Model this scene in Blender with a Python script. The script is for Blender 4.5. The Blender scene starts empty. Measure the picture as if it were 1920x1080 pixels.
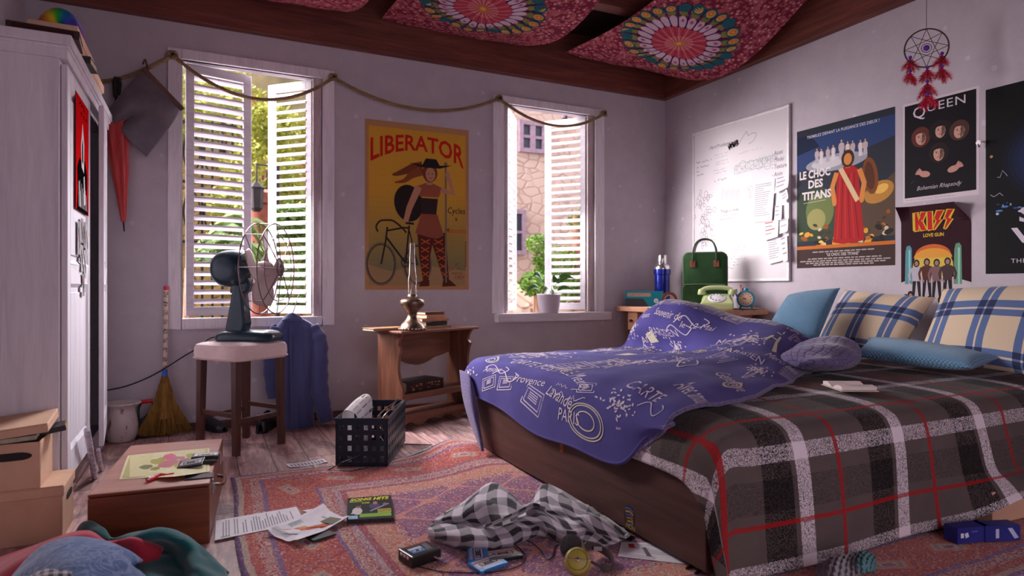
import bpy, bmesh, math, random
from mathutils import Vector, Matrix, noise as mnoise
from mathutils.geometry import tessellate_polygon
random.seed(7)
scn = bpy.context.scene
C = scn.collection
PI = math.pi
R = math.radians

# ------------------------------------------------------------------ camera maths (place points seen in the photo)
TH = math.atan2(585, 1200); FPX = 1200.0; SN = math.sin(TH); CS = math.cos(TH)
BACK, RIGHT, LEFT, FRONT = 5.02, 4.13, -1.0, -1.3
def ray(px, py):
    a = (px-960)/FPX
    return SN+a*CS, CS-a*SN, (540-py)/FPX
def at_z(px, py, z=0.0):
    r = ray(px, py); t = (z-1)/r[2]; return Vector((r[0]*t, r[1]*t, z))
def at_y(px, py, y):
    r = ray(px, py); t = y/r[1]; return Vector((r[0]*t, y, 1+r[2]*t))
def at_x(px, py, x):
    r = ray(px, py); t = x/r[0]; return Vector((x, r[1]*t, 1+r[2]*t))
def at_d(px, py, Z):
    r = ray(px, py); return Vector((r[0]*Z, r[1]*Z, 1+r[2]*Z))

# ------------------------------------------------------------------ colours and node helpers
def lin(c):
    c /= 255.0
    return c/12.92 if c <= .04045 else ((c+.055)/1.055)**2.4
def rgb(r, g=None, b=None):
    if isinstance(r, (tuple, list)): r, g, b = r
    return (lin(r), lin(g), lin(b), 1.0)

class NT:
    def __init__(s, name):
        s.m = bpy.data.materials.new(name); s.m.use_nodes = True
        s.t = s.m.node_tree; s.N = s.t.nodes; s.L = s.t.links
        s.p = s.N['Principled BSDF']; s.out = s.N['Material Output']
    def put(s, sock, v):
        if hasattr(v, 'is_linked'): s.L.new(v, sock)
        elif isinstance(v, (tuple, list, Vector)):
            d = sock.default_value
            try: n = len(d)
            except TypeError: n = 1
            v = tuple(v)
            if n == 4 and len(v) == 3: v = v+(1,)
            if n == 3 and len(v) == 4: v = v[:3]
            sock.default_value = v
        else: sock.default_value = v
    def node(s, ty, **kw):
        n = s.N.new(ty)
        for k, v in kw.items(): setattr(n, k, v)
        return n
    def mth(s, op, a, b=None, c=None, clamp=False):
        n = s.node('ShaderNodeMath', operation=op, use_clamp=clamp)
        s.put(n.inputs[0], a)
        if b is not None: s.put(n.inputs[1], b)
        if c is not None: s.put(n.inputs[2], c)
        return n.outputs[0]
    def mix(s, f, a, b, mode='MIX'):
        n = s.node('ShaderNodeMix', data_type='RGBA', blend_type=mode, clamp_factor=True)
        s.put(n.inputs[0], f); s.put(n.inputs[6], a); s.put(n.inputs[7], b)
        return n.outputs[2]
    def co(s, which='Object', scale=(1, 1, 1), rot=(0, 0, 0), loc=(0, 0, 0)):
        tc = s.node('ShaderNodeTexCoord'); mp = s.node('ShaderNodeMapping')
        mp.inputs['Scale'].default_value = scale; mp.inputs['Rotation'].default_value = rot
        mp.inputs['Location'].default_value = loc
        s.L.new(tc.outputs[which], mp.inputs['Vector'])
        return mp.outputs[0]
    def sep(s, v):
        n = s.node('ShaderNodeSeparateXYZ'); s.put(n.inputs[0], v); return n.outputs
    def comb(s, x, y, z=0.0):
        n = s.node('ShaderNodeCombineXYZ'); s.put(n.inputs[0], x); s.put(n.inputs[1], y); s.put(n.inputs[2], z)
        return n.outputs[0]
    def noise(s, v, scale=5, detail=4, rough=.55, dist=0):
        n = s.node('ShaderNodeTexNoise'); s.put(n.inputs['Vector'], v)
        n.inputs['Scale'].default_value = scale; n.inputs['Detail'].default_value = detail
        n.inputs['Roughness'].default_value = rough; n.inputs['Distortion'].default_value = dist
        return n.outputs[0]
    def vor(s, v, scale=5, feature='F1', out=0, rnd=1.0):
        n = s.node('ShaderNodeTexVoronoi', feature=feature); s.put(n.inputs['Vector'], v)
        n.inputs['Scale'].default_value = scale
        n.inputs['Randomness'].default_value = rnd
        return n.outputs[out]
    def wnoise(s, v):
        n = s.node('ShaderNodeTexWhiteNoise', noise_dimensions='3D'); s.put(n.inputs[0], v); return n.outputs
    def ramp(s, f, stops, interp='LINEAR'):
        n = s.node('ShaderNodeValToRGB'); cr = n.color_ramp; cr.interpolation = interp
        while len(cr.elements) < len(stops): cr.elements.new(.5)
        for e, (p, c) in zip(cr.elements, stops):
            e.position = p; e.color = c if len(c) == 4 else tuple(c)+(1,)
        s.put(n.inputs[0], f); return n.outputs[0]
    def rampf(s, f, a, b):
        return s.ramp(f, [(a, (0, 0, 0, 1)), (b, (1, 1, 1, 1))])
    def bump(s, h, strength=.3, dist=.01):
        n = s.node('ShaderNodeBump'); n.inputs['Strength'].default_value = strength
        n.inputs['Distance'].default_value = dist
        s.put(n.inputs['Height'], h); s.L.new(n.outputs[0], s.p.inputs['Normal'])
    def base(s, c): s.put(s.p.inputs['Base Color'], c)
    def set(s, rough=None, metal=None, spec=None, sheen=None, coat=None):
        if rough is not None: s.put(s.p.inputs['Roughness'], rough)
        if metal is not None: s.p.inputs['Metallic'].default_value = metal
        if spec is not None: s.p.inputs['Specular IOR Level'].default_value = spec
        if sheen is not None: s.p.inputs['Sheen Weight'].default_value = sheen; s.p.inputs['Sheen Roughness'].default_value = .4
        if coat is not None: s.p.inputs['Coat Weight'].default_value = coat
        return s.m

_mc = {}
def mat(name, c1, c2=None, scale=14, rough=.6, metal=0, spec=.4, bump=0, bscale=60, sheen=None, coat=None):
    """plain surface: two close colours mixed by noise, with fine bump"""
    if name in _mc: return _mc[name]
    t = NT(name); v = t.co()
    if c2 is None: c2 = tuple(min(255, x*1.12+4) for x in c1)
    t.base(t.mix(t.rampf(t.noise(v, scale, 5), .35, .65), rgb(c1), rgb(c2)))
    if bump: t.bump(t.noise(v, bscale, 4), bump, .004)
    _mc[name] = t.set(rough, metal, spec, sheen, coat); return t.m
def wood(name, c1, c2, c3, axis=0, scale=9, rough=.5, spec=.4, bump=.25):
    """long grain along one axis of the object"""
    if name in _mc: return _mc[name]
    t = NT(name); sc = [1, 1, 1]; sc[axis] = .08
    v = t.co(scale=sc)
    g = t.noise(v, scale*3, 6, .65, .6); b = t.noise(v, scale*.8, 3, .5, .3)
    f = t.mth('ADD', t.mth('MULTIPLY', g, .6), t.mth('MULTIPLY', b, .4))
    t.base(t.ramp(f, [(.3, rgb(c1)), (.5, rgb(c2)), (.7, rgb(c3))]))
    t.bump(g, bump, .003)
    _mc[name] = t.set(rough, 0, spec); return t.m
def weave(name, c1, c2, cell=320, rough=.9, bump=.5, sheen=.3, scale=9):
    if name in _mc: return _mc[name]
    t = NT(name); v = t.co()
    n1 = t.noise(v, scale, 4); n2 = t.noise(v, cell, 2)
    f = t.mth('ADD', t.mth('MULTIPLY', n1, .6), t.mth('MULTIPLY', n2, .4))
    t.base(t.mix(t.rampf(f, .35, .65), rgb(c1), rgb(c2)))
    t.bump(n2, bump, .002)
    _mc[name] = t.set(rough, 0, .2, sheen); return t.m

# ------------------------------------------------------------------ mesh builder
class MB:
    def __init__(s): s.v = []; s.f = []; s.mi = []; s.uv = {}; s.m = Matrix(); s.cur = 0
    def xf(s, loc=(0, 0, 0), rot=(0, 0, 0)):
        from mathutils import Euler
        s.m = Matrix.Translation(loc) @ Euler(rot).to_matrix().to_4x4(); return s
    def add(s, vs, fs, uvs=None):
        b = len(s.v)
        s.v += [s.m @ Vector(p) for p in vs]
        for k, f in enumerate(fs):
            if uvs: s.uv[len(s.f)] = [uvs[i] for i in f]
            s.f.append([i+b for i in f]); s.mi.append(s.cur)
        return s
    def box(s, a, b):
        x0, y0, z0 = a; x1, y1, z1 = b
        return s.add([(x0, y0, z0), (x1, y0, z0), (x1, y1, z0), (x0, y1, z0), (x0, y0, z1), (x1, y0, z1), (x1, y1, z1), (x0, y1, z1)],
                     [(0, 3, 2, 1), (4, 5, 6, 7), (0, 1, 5, 4), (1, 2, 6, 5), (2, 3, 7, 6), (3, 0, 4, 7)])
    def cbox(s, c, d):
        return s.box([c[i]-d[i]/2 for i in range(3)], [c[i]+d[i]/2 for i in range(3)])
    def bar(s, p, q, w, h=None, up=(0, 0, 1), w2=None, h2=None):
        """rectangular bar from p to q, optionally tapered"""
        p, q = Vector(p), Vector(q); h = h or w; w2 = w2 or w; h2 = h2 or h
        d = (q-p).normalized(); u = Vector(up)
        if abs(d.dot(u)) > .98: u = Vector((0, 1, 0))
        sx = d.cross(u).normalized(); sz = sx.cross(d).normalized()
        vs = []
        for c, ww, hh in ((p, w, h), (q, w2, h2)):
            for i, j in ((-1, -1), (1, -1), (1, 1), (-1, 1)): vs.append(c+sx*i*ww/2+sz*j*hh/2)
        return s.add(vs, [(0, 3, 2, 1), (4, 5, 6, 7), (0, 1, 5, 4), (1, 2, 6, 5), (2, 3, 7, 6), (3, 0, 4, 7)][:] )
    def tube(s, pts, r, n=8, closed=False, caps=True, uvl=0):
        pts = [Vector(p) for p in pts]; N = len(pts)
        rr = r if isinstance(r, (list, tuple)) else [r]*N
        t0 = (pts[1]-pts[0]).normalized()
        u = Vector((0, 0, 1)) if abs(t0.z) < .9 else Vector((1, 0, 0))
        nrm = (u-t0*u.dot(t0)).normalized()
        vs = []; uvs = []; L = 0
        for i, p in enumerate(pts):
            if closed: t = pts[(i+1) % N]-pts[i-1]
            else: t = pts[min(i+1, N-1)]-pts[max(i-1, 0)]
            t = t.normalized() if t.length > 1e-9 else t0
            nrm = nrm-t*nrm.dot(t)
            nrm = nrm.normalized() if nrm.length > 1e-6 else t.orthogonal().normalized()
            b = t.cross(nrm)
            if i: L += (p-pts[i-1]).length
            for k in range(n):
                a = 2*PI*k/n; vs.append(p+nrm*math.cos(a)*rr[i]+b*math.sin(a)*rr[i]); uvs.append((L, k/n))
        fs = []
        for i in range(N if closed else N-1):
            a, b2 = i*n, ((i+1) % N)*n
            for k in range(n): fs.append((a+k, a+(k+1) % n, b2+(k+1) % n, b2+k))
        if caps and not closed: fs += [tuple(range(n-1, -1, -1)), tuple((N-1)*n+k for k in range(n))]
        return s.add(vs, fs, uvs)
    def cyl(s, p, q, r, r2=None, n=24): return s.tube([p, q], [r, r if r2 is None else r2], n)
    def lathe(s, prof, n=32, o=(0, 0, 0), axis='z', caps=True):
        vs = []
        for r, h in prof:
            for k in range(n):
                a = 2*PI*k/n; x, y = r*math.cos(a), r*math.sin(a)
                p = (x, y, h) if axis == 'z' else (h, x, y) if axis == 'x' else (y, h, x)
                vs.append(Vector(p)+Vector(o))
        fs = []
        for i in range(len(prof)-1):
            for k in range(n): fs.append((i*n+k, i*n+(k+1) % n, (i+1)*n+(k+1) % n, (i+1)*n+k))
        if caps:
            if prof[0][0] > 1e-5: fs.append(tuple(range(n-1, -1, -1)))
            if prof[-1][0] > 1e-5: fs.append(tuple((len(prof)-1)*n+k for k in range(n)))
        return s.add(vs, fs)
    def ball(s, c, r, n=16, sc=(1, 1, 1)):
        prof = [(max(1e-5, math.sin(PI*i/n)), -math.cos(PI*i/n)) for i in range(n+1)]
        b = len(s.v); s.lathe(prof, n*2, caps=False)
        inv = s.m.inverted()
        for i in range(b, len(s.v)):
            p = inv @ s.v[i]; s.v[i] = s.m @ Vector((c[0]+p.x*r*sc[0], c[1]+p.y*r*sc[1], c[2]+p.z*r*sc[2]))
        return s
    def prism(s, poly, d0, d1, plane='xz'):
        """2-D outline extruded from d0 to d1 along the remaining axis"""
        def P(a, b, d): return (a, d, b) if plane == 'xz' else (d, a, b) if plane == 'yz' else (a, b, d)
        n = len(poly); vs = [P(a, b, d0) for a, b in poly]+[P(a, b, d1) for a, b in poly]
        tris = tessellate_polygon([[Vector((a, b, 0)) for a, b in poly]])
        fs = [tuple(t) for t in tris]+[tuple(i+n for i in reversed(t)) for t in tris]
        fs += [(i, (i+1) % n, (i+1) % n+n, i+n) for i in range(n)]
        return s.add(vs, fs)
    def grid(s, fn, nu, nv, uvfn=None):
        vs = []; uvs = []
        for i in range(nu+1):
            for j in range(nv+1):
                u, v = i/nu, j/nv
                vs.append(fn(u, v)); uvs.append(uvfn(u, v) if uvfn else (u, v))
        fs = [(i*(nv+1)+j, (i+1)*(nv+1)+j, (i+1)*(nv+1)+j+1, i*(nv+1)+j+1) for i in range(nu) for j in range(nv)]
        return s.add(vs, fs, uvs)
    def build(s, name, mats, parent=None, smooth=False, bevel=0, solid=0, sub=0, fix=True, segs=2, off=0):
        me = bpy.data.meshes.new(name)
        me.from_pydata([tuple(p) for p in s.v], [], s.f)
        if s.uv:
            l = me.uv_layers.new(name='UVMap')
            for p in me.polygons:
                if p.index in s.uv:
                    for li, c in zip(p.loop_indices, s.uv[p.index]): l.data[li].uv = c
        mats = mats if isinstance(mats, (list, tuple)) else [mats]
        for m in mats: me.materials.append(m)
        for p, k in zip(me.polygons, s.mi): p.material_index = k
        if fix:
            bm = bmesh.new(); bm.from_mesh(me)
            bmesh.ops.remove_doubles(bm, verts=bm.verts, dist=1e-6)
            bmesh.ops.recalc_face_normals(bm, faces=bm.faces); bm.to_mesh(me); bm.free()
        if smooth:
            for p in me.polygons: p.use_smooth = True
        o = bpy.data.objects.new(name, me); C.objects.link(o)
        if parent: o.parent = parent
        if solid:
            md = o.modifiers.new('thickness', 'SOLIDIFY'); md.thickness = solid; md.offset = off
        if bevel:
            md = o.modifiers.new('bevel', 'BEVEL'); md.width = bevel; md.segments = segs; md.limit_method = 'ANGLE'; md.angle_limit = R(40)
        if sub:
            md = o.modifiers.new('sub', 'SUBSURF'); md.levels = sub; md.render_levels = sub
        if smooth and not sub and len(me.polygons) < 60000:
            try:
                me.set_sharp_from_angle(angle=R(42))
            except Exception: pass
        return o

def tag(o, label, cat, group=None, kind=None):
    o['label'] = label; o['category'] = cat
    if group: o['group'] = group
    if kind: o['kind'] = kind
    return o
def thing(name, label, cat, loc=(0, 0, 0), rotz=0, group=None, rot=None):
    o = bpy.data.objects.new(name, None); C.objects.link(o); o.empty_display_size = .1
    o.location = loc; o.rotation_euler = rot or (0, 0, rotz)
    return tag(o, label, cat, group)
def struct(o, label=None):
    o['kind'] = 'structure'
    return o

def spline(pts, n):
    """Catmull-Rom through points, n samples per span"""
    P = [Vector(p) for p in pts]; out = []
    for i in range(len(P)-1):
        p0, p1, p2, p3 = P[max(i-1, 0)], P[i], P[i+1], P[min(i+2, len(P)-1)]
        for k in range(n):
            t = k/n
            out.append(.5*((2*p1)+(p2-p0)*t+(2*p0-5*p1+4*p2-p3)*t*t+(3*p1-p0-3*p2+p3)*t**3))
    out.append(P[-1]); return out
class Net:
    """smooth surface through a net of control points (rows x columns)"""
    def __init__(s, rows, nu, nv):
        a = [spline(r, nv) for r in rows]
        cols = [spline([r[j] for r in a], nu) for j in range(len(a[0]))]
        s.g = [[cols[j][i] for j in range(len(cols))] for i in range(len(cols[0]))]
        s.NU, s.NV = len(s.g)-1, len(s.g[0])-1
    def __call__(s, u, v):
        u = min(max(u, 0), .99999)*s.NU; v = min(max(v, 0), .99999)*s.NV
        i, j = int(u), int(v); a, b = u-i, v-j; g = s.g
        return (g[i][j]*(1-a)*(1-b)+g[i+1][j]*a*(1-b)+g[i][j+1]*(1-a)*b+g[i+1][j+1]*a*b)
    def normal(s, u, v, e=.008):
        d = (s(u+e, v)-s(u-e, v)).cross(s(u, v+e)-s(u, v-e))
        return d.normalized() if d.length > 1e-12 else Vector((0, 0, 1))
    def ruffle(s, amp, freq, seed=0):
        for i in range(s.NU+1):
            for j in range(s.NV+1):
                p = s.g[i][j]
                s.g[i][j] = p+Vector((0, 0, amp*mnoise.noise(p*freq+Vector((seed, seed*2, 0)))))
        return s

# ------------------------------------------------------------------ flat printing: posters, labels, writing
_pm = {}
def print_mat(name='printed_paper', rough=.5, mott=.1):
    if name in _pm: return _pm[name]
    t = NT(name); a = t.node('ShaderNodeVertexColor', layer_name='ink')
    n = t.noise(t.co(), 55, 6, .7)
    f = t.mth('ADD', 1-mott, t.mth('MULTIPLY', n, 2*mott))
    t.base(t.mix(1.0, a.outputs[0], t.comb(f, f, f), 'MULTIPLY'))
    _pm[name] = t.set(rough, 0, .12); return t.m
class Print:
    def __init__(s): s.q = []
    def poly(s, pts, col, l=1):
        s.q.append(([tuple(p) for p in pts], [tuple(t) for t in tessellate_polygon([[Vector((p[0], p[1], 0)) for p in pts]])], rgb(col), l)); return s
    def rect(s, x, y, w, h, col, l=1, rot=0):
        pts = [(0, 0), (w, 0), (w, h), (0, h)]; c, n = math.cos(R(rot)), math.sin(R(rot))
        return s.poly([(x+a*c-b*n, y+a*n+b*c) for a, b in pts], col, l)
    def ell(s, cx, cy, rx, ry, col, l=1, rot=0, n=22, a0=0, a1=360):
        c, sn = math.cos(R(rot)), math.sin(R(rot)); pts = []
        for k in range(n+(a1-a0 < 360)):
            a = R(a0+(a1-a0)*k/n); x, y = rx*math.cos(a), ry*math.sin(a)
            pts.append((cx+x*c-y*sn, cy+x*sn+y*c))
        return s.poly(pts, col, l)
    def ring(s, cx, cy, r, w, col, l=1, n=30, ry=None, a0=0, a1=360):
        ry = ry or r
        pts = [(cx+r*math.cos(R(a0+(a1-a0)*k/n)), cy+ry*math.sin(R(a0+(a1-a0)*k/n))) for k in range(n+1)]
        return s.line(pts, w, col, l)
    def disc(s, cx, cy, r, col, l=1, r0=0.0, step=.03, n=36):
        """disc or ring of small cells, so that it follows a curved surface"""
        m = max(1, round((r-r0)/step))
        for i in range(m):
            a, b = r0+(r-r0)*i/m, r0+(r-r0)*(i+1)/m
            for k in range(n):
                t0, t1 = 2*PI*k/n, 2*PI*(k+1)/n
                q = [(cx+b*math.cos(t0), cy+b*math.sin(t0)), (cx+b*math.cos(t1), cy+b*math.sin(t1)), (cx+a*math.cos(t1), cy+a*math.sin(t1)), (cx+a*math.cos(t0), cy+a*math.sin(t0))]
                s.poly(q if a > 0 else q[:3], col, l)
        return s
    def line(s, pts, w, col, l=1):
        P = [Vector((p[0], p[1])) for p in pts]; A = []; B = []
        for i in range(len(P)):
            d = P[min(i+1, len(P)-1)]-P[max(i-1, 0)]
            if d.length < 1e-9: d = Vector((1, 0))
            n = Vector((-d.y, d.x)).normalized()*(w if not callable(w) else w(i/(len(P)-1)))/2
            A.append(P[i]+n); B.append(P[i]-n)
        vs = [tuple(p) for p in A+B]; n = len(P)
        fs = [t for i in range(n-1) for t in ((i, i+1, n+i+1), (i, n+i+1, n+i))]
        s.q.append((vs, fs, rgb(col), l)); return s
    def curve(s, pts, w, col, l=1, n=6):
        return s.line([(p.x, p.y) for p in spline([(a, b, 0) for a, b in pts], n)], w, col, l)
    def text(s, st, x, y, size, col, l=2, align='l', shear=0, bold=0, width=None, warp=None, rot=0, space=1.0, hs=None):
        cu = bpy.data.curves.new('t', 'FONT'); cu.body = st; cu.size = 1; cu.shear = shear; cu.offset = bold
        cu.resolution_u = 2; cu.space_character = space; cu.fill_mode = 'FRONT'
        ob = bpy.data.objects.new('t', cu); C.objects.link(ob); bpy.context.view_layer.update()
        me = bpy.data.meshes.new_from_object(ob.evaluated_get(bpy.context.evaluated_depsgraph_get()))
        vs = [(v.co.x, v.co.y) for v in me.vertices]; fs = []
        for p in me.polygons:
            k = list(p.vertices)
            fs += [(k[0], k[i], k[i+1]) for i in range(1, len(k)-1)]
        bpy.data.objects.remove(ob); bpy.data.curves.remove(cu); bpy.data.meshes.remove(me)
        if not vs: return s
        x0 = min(v[0] for v in vs); x1 = max(v[0] for v in vs); W = x1-x0
        sx = width/W if width else size; sy = size
        if hs: sx = hs
        dx = -x0 if align == 'l' else -(x0+x1)/2 if align == 'c' else -x1
        c, n = math.cos(R(rot)), math.sin(R(rot)); out = []
        for a, b in vs:
            a, b = (a+dx)*sx, b*sy
            if warp: a, b = warp(a, b)
            out.append((x+a*c-b*n, y+a*n+b*c))
        s.q.append((out, fs, rgb(col), l)); return s
    def scribble(s, x, y, w, h, col, l=2, n=6, lw=.002, seed=1):
        """illegible handwriting"""
        rd = random.Random(seed); px = x; pts = []
        while px < x+w:
            pts.append((px, y+rd.uniform(0, h))); px += h*rd.uniform(.25, .55)
            if rd.random() < .16 and len(pts) > 2:
                s.line(pts, lw, col, l); pts = []; px += h*.7
        if len(pts) > 1: s.line(pts, lw, col, l)
        return s
    def into(s, mb, fr, step=.0004, mi=0):
        """append to a mesh builder; fr(u, v, lift) -> point"""
        cols = []
        for i, (vs, fs, c, l) in enumerate(sorted(s.q, key=lambda q: q[3])):      # sorted() is stable: later strokes lie on earlier ones
            mb.cur = mi; mb.add([fr(a, b, step*.25+i*3e-6) for a, b in vs], fs); cols += [c]*len(fs)
        return cols
    def build(s, name, fr, m=None, parent=None, step=.0004, base=None, basemat=None):
        """one mesh: optional base (an MB filled with the sheet) + ink"""
        mb = base or MB(); n0 = len(mb.f)
        mi = 1 if base is not None and basemat else 0
        cols = [(1, 1, 1, 1)]*n0+s.into(mb, fr, step, mi)
        ms = ([basemat] if mi else [])+[m or print_mat()]
        o = mb.build(name, ms, parent, fix=False)
        at = o.data.color_attributes.new('ink', 'FLOAT_COLOR', 'CORNER')
        for p in o.data.polygons:
            for li in p.loop_indices: at.data[li].color = cols[p.index]
        return o
def wall_r(y0, z0, d=.0006):      # sheet on the right wall: u runs towards the camera, v up
    return lambda u, v, l=0: Vector((RIGHT-d-l, y0-u, z0+v))
def wall_b(x0, z0, d=.0006):      # sheet on the back wall
    return lambda u, v, l=0: Vector((x0+u, BACK-d-l, z0+v))
def flat(x, y, z, rz=0, tilt=0):          # sheet lying down
    c, n = math.cos(rz), math.sin(rz)
    return lambda u, v, l=0: Vector((x+u*c-v*n, y+u*n+v*c, z+l+tilt*v))
def sheet(fr, w, h, th=.0012, nu=1, nv=1, warp=None):
    mb = MB()
    g = lambda u, v: fr(u*w, v*h, 0) if not warp else fr(u*w, v*h, warp(u, v))
    mb.grid(g, nu, nv); return mb
# light levels: fill light added from behind the camera, the bright garden sky, the sun, and added soft suns
SKY_FILL = (1.1, .93, 1.05); SKY_BACK = (2.1, 2.0, 2.0)
SUN_E, SUN_A = .8, 16
GLOWS = [((.82, -.54, -.24), 26, (1, .94, .95), 104), ((-.55, -.70, -.55), 14, (.97, .95, 1), 70)]
DAY_FILL = [(1, (.36, 4.84, 1.69), (.70, -.55, -.46), 21, 96, (1, .93, .95)), (2, (2.83, 4.84, 1.69), (.80, -.58, -.22), 9, 90, (1, .93, .95)), (3, (.36, 4.84, 1.69), (-.40, -.68, -.56), 6.5, 64, (.97, .94, 1))]  # lamps added just inside the windows
EXPO = 0.68
# ================================================================== THE SETTING
def m_plaster():
    t = NT('painted_plaster'); v = t.co()
    big = t.noise(v, 1.1, 5, .6); mid = t.noise(v, 6, 6, .7); fine = t.noise(v, 90, 3)
    c = t.mix(t.rampf(mid, .35, .7), rgb(196, 186, 195), rgb(208, 199, 206))
    c = t.mix(t.mth('MULTIPLY', t.rampf(t.mth('MULTIPLY', big, mid), .33, .46), .45), c, rgb(150, 140, 150))
    sp = t.vor(v, 16)
    c = t.mix(t.mth('MULTIPLY', t.mth('LESS_THAN', sp, .05), .6), c, rgb(225, 220, 225))
    sp2 = t.vor(t.co(loc=(3, 1, 2)), 6)
    c = t.mix(t.mth('MULTIPLY', t.rampf(sp2, .10, .05), .25), c, rgb(120, 110, 118))
    t.base(c); t.bump(t.mth('ADD', t.mth('MULTIPLY', mid, .8), t.mth('MULTIPLY', fine, .35)), .35, .006)
    return t.set(.85, 0, .25)
WALLM = m_plaster()
def m_floor():
    t = NT('old_floorboards'); v = t.co(); X, Y, Z = t.sep(v)
    W = .19
    k = t.mth('FLOOR', t.mth('DIVIDE', X, W)); fx = t.mth('FRACT', t.mth('DIVIDE', X, W))
    r = t.wnoise(t.comb(k, 3.0, 1.0))[0]
    yy = t.mth('ADD', t.mth('DIVIDE', Y, 1.9), t.mth('MULTIPLY', r, 7.3)); fy = t.mth('FRACT', yy)
    rr = t.wnoise(t.comb(k, t.mth('FLOOR', yy), 2.0))[0]
    vv = t.comb(t.mth('ADD', X, t.mth('MULTIPLY', rr, 9.0)), t.mth('MULTIPLY', Y, .09), 0.0)
    g = t.noise(vv, 26, 7, .68, .8)
    c = t.ramp(g, [(.26, rgb(112, 82, 82)), (.44, rgb(186, 142, 140)), (.60, rgb(238, 198, 192))])
    c = t.mix(t.mth('MULTIPLY', rr, .45), c, rgb(110, 80, 76))
    st = t.noise(t.co(scale=(1, .5, 1)), 5.2, 5, .7, .5)
    c = t.mix(t.mth('MULTIPLY', t.rampf(st, .48, .64), .8), c, rgb(88, 68, 76))
    gap = t.mth('MAXIMUM', t.mth('LESS_THAN', fx, .022), t.mth('LESS_THAN', fy, .003))
    c = t.mix(gap, c, rgb(34, 24, 24)); t.base(c)
    t.bump(t.mth('SUBTRACT', t.mth('MULTIPLY', g, .5), gap), .5, .004)
    t.put(t.p.inputs['Roughness'], t.mth('ADD', .38, t.mth('MULTIPLY', g, .3)))
    return t.set(None, 0, .4)
FLOORM = m_floor()
BEAMM = wood('dark_red_beam', (74, 38, 34), (110, 58, 48), (140, 80, 66), 0, 12, .55)
BEAMY = wood('dark_red_beam_across', (74, 38, 34), (110, 58, 48), (140, 80, 66), 1, 12, .55)
CEILM = wood('dark_ceiling_boards', (30, 18, 18), (44, 26, 25), (56, 34, 32), 1, 8, .7)
WHITEWOOD = wood('white_painted_wood', (196, 188, 198), (222, 215, 222), (236, 230, 235), 2, 16, .55, .4, .35)
WHITEWOODX = wood('white_painted_wood_level', (190, 182, 192), (212, 205, 213), (228, 222, 228), 0, 16, .55, .4, .35)
POSTWOOD = wood('bare_grey_wood', (140, 122, 128), (178, 160, 164), (206, 190, 190), 2, 22, .75)
BASEM = wood('brown_skirting', (70, 42, 38), (98, 60, 52), (122, 80, 68), 0, 12, .6)

WIN = [(-.114, .837, .785, 2.594), (2.36, 3.297, .78, 2.60)]
mb = MB(); T0, T1 = BACK, BACK+.10
mb.box((LEFT-.1, T0, 0), (WIN[0][0], T1, 3.3)); mb.box((WIN[0][1], T0, 0), (WIN[1][0], T1, 3.3)); mb.box((WIN[1][1], T0, 0), (RIGHT+.1, T1, 3.3))
for a, b, c, d in WIN:
    mb.box((a, T0, 0), (b, T1, c)); mb.box((a, T0, d), (b, T1, 3.3))
struct(mb.build('wall_back', WALLM, fix=False))
struct(MB().box((RIGHT, FRONT, 0), (RIGHT+.1, BACK, 3.3)).build('wall_right', WALLM))
struct(MB().box((LEFT-.1, FRONT, 0), (LEFT, BACK, 3.3)).build('wall_left', WALLM))
mb = MB()      # the wall behind the camera, with a wide opening sized to let in fill light
mb.box((LEFT-.1, FRONT-.1, 0), (-.1, FRONT, 3.3)); mb.box((3.0, FRONT-.1, 0), (RIGHT+.1, FRONT, 3.3)); mb.box((-.1, FRONT-.1, 2.6), (3.0, FRONT, 3.3))
struct(mb.build('wall_front', WALLM, fix=False))
struct(MB().box((LEFT-.1, FRONT-.1, -.1), (RIGHT+.1, T1, 0)).build('floor', FLOORM))
struct(MB().box((LEFT-.1, FRONT-.1, 3.3), (RIGHT+.1, T1, 3.4)).build('ceiling', CEILM))
struct(MB().box((LEFT, BACK-.07, 2.845), (RIGHT, BACK, 3.3)).build('trim_1', BEAMM, bevel=.004))
struct(MB().box((RIGHT-.07, FRONT, 2.845), (RIGHT, BACK-.07, 3.3)).build('trim_2', BEAMY, bevel=.004))
for i, y in enumerate((4.05, 3.0, 1.9, .8)):
    struct(MB().box((LEFT, y-.06, 3.12), (RIGHT-.07, y+.06, 3.3)).build('trim_%d' % (i+3), BEAMM, bevel=.004))
struct(MB().box((LEFT, BACK-.018, 0), (1.0, BACK, .056)).box((1.0, BACK-.018, 0), (RIGHT, BACK, .056)).build('baseboard_back', BASEM, bevel=.004))
struct(MB().box((RIGHT-.018, FRONT, 0), (RIGHT, BACK-.018, .056)).build('baseboard_right', BASEM, bevel=.004))
struct(MB().box((LEFT, FRONT, 0), (LEFT+.018, BACK-.018, .056)).build('baseboard_left', BASEM, bevel=.004))

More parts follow.
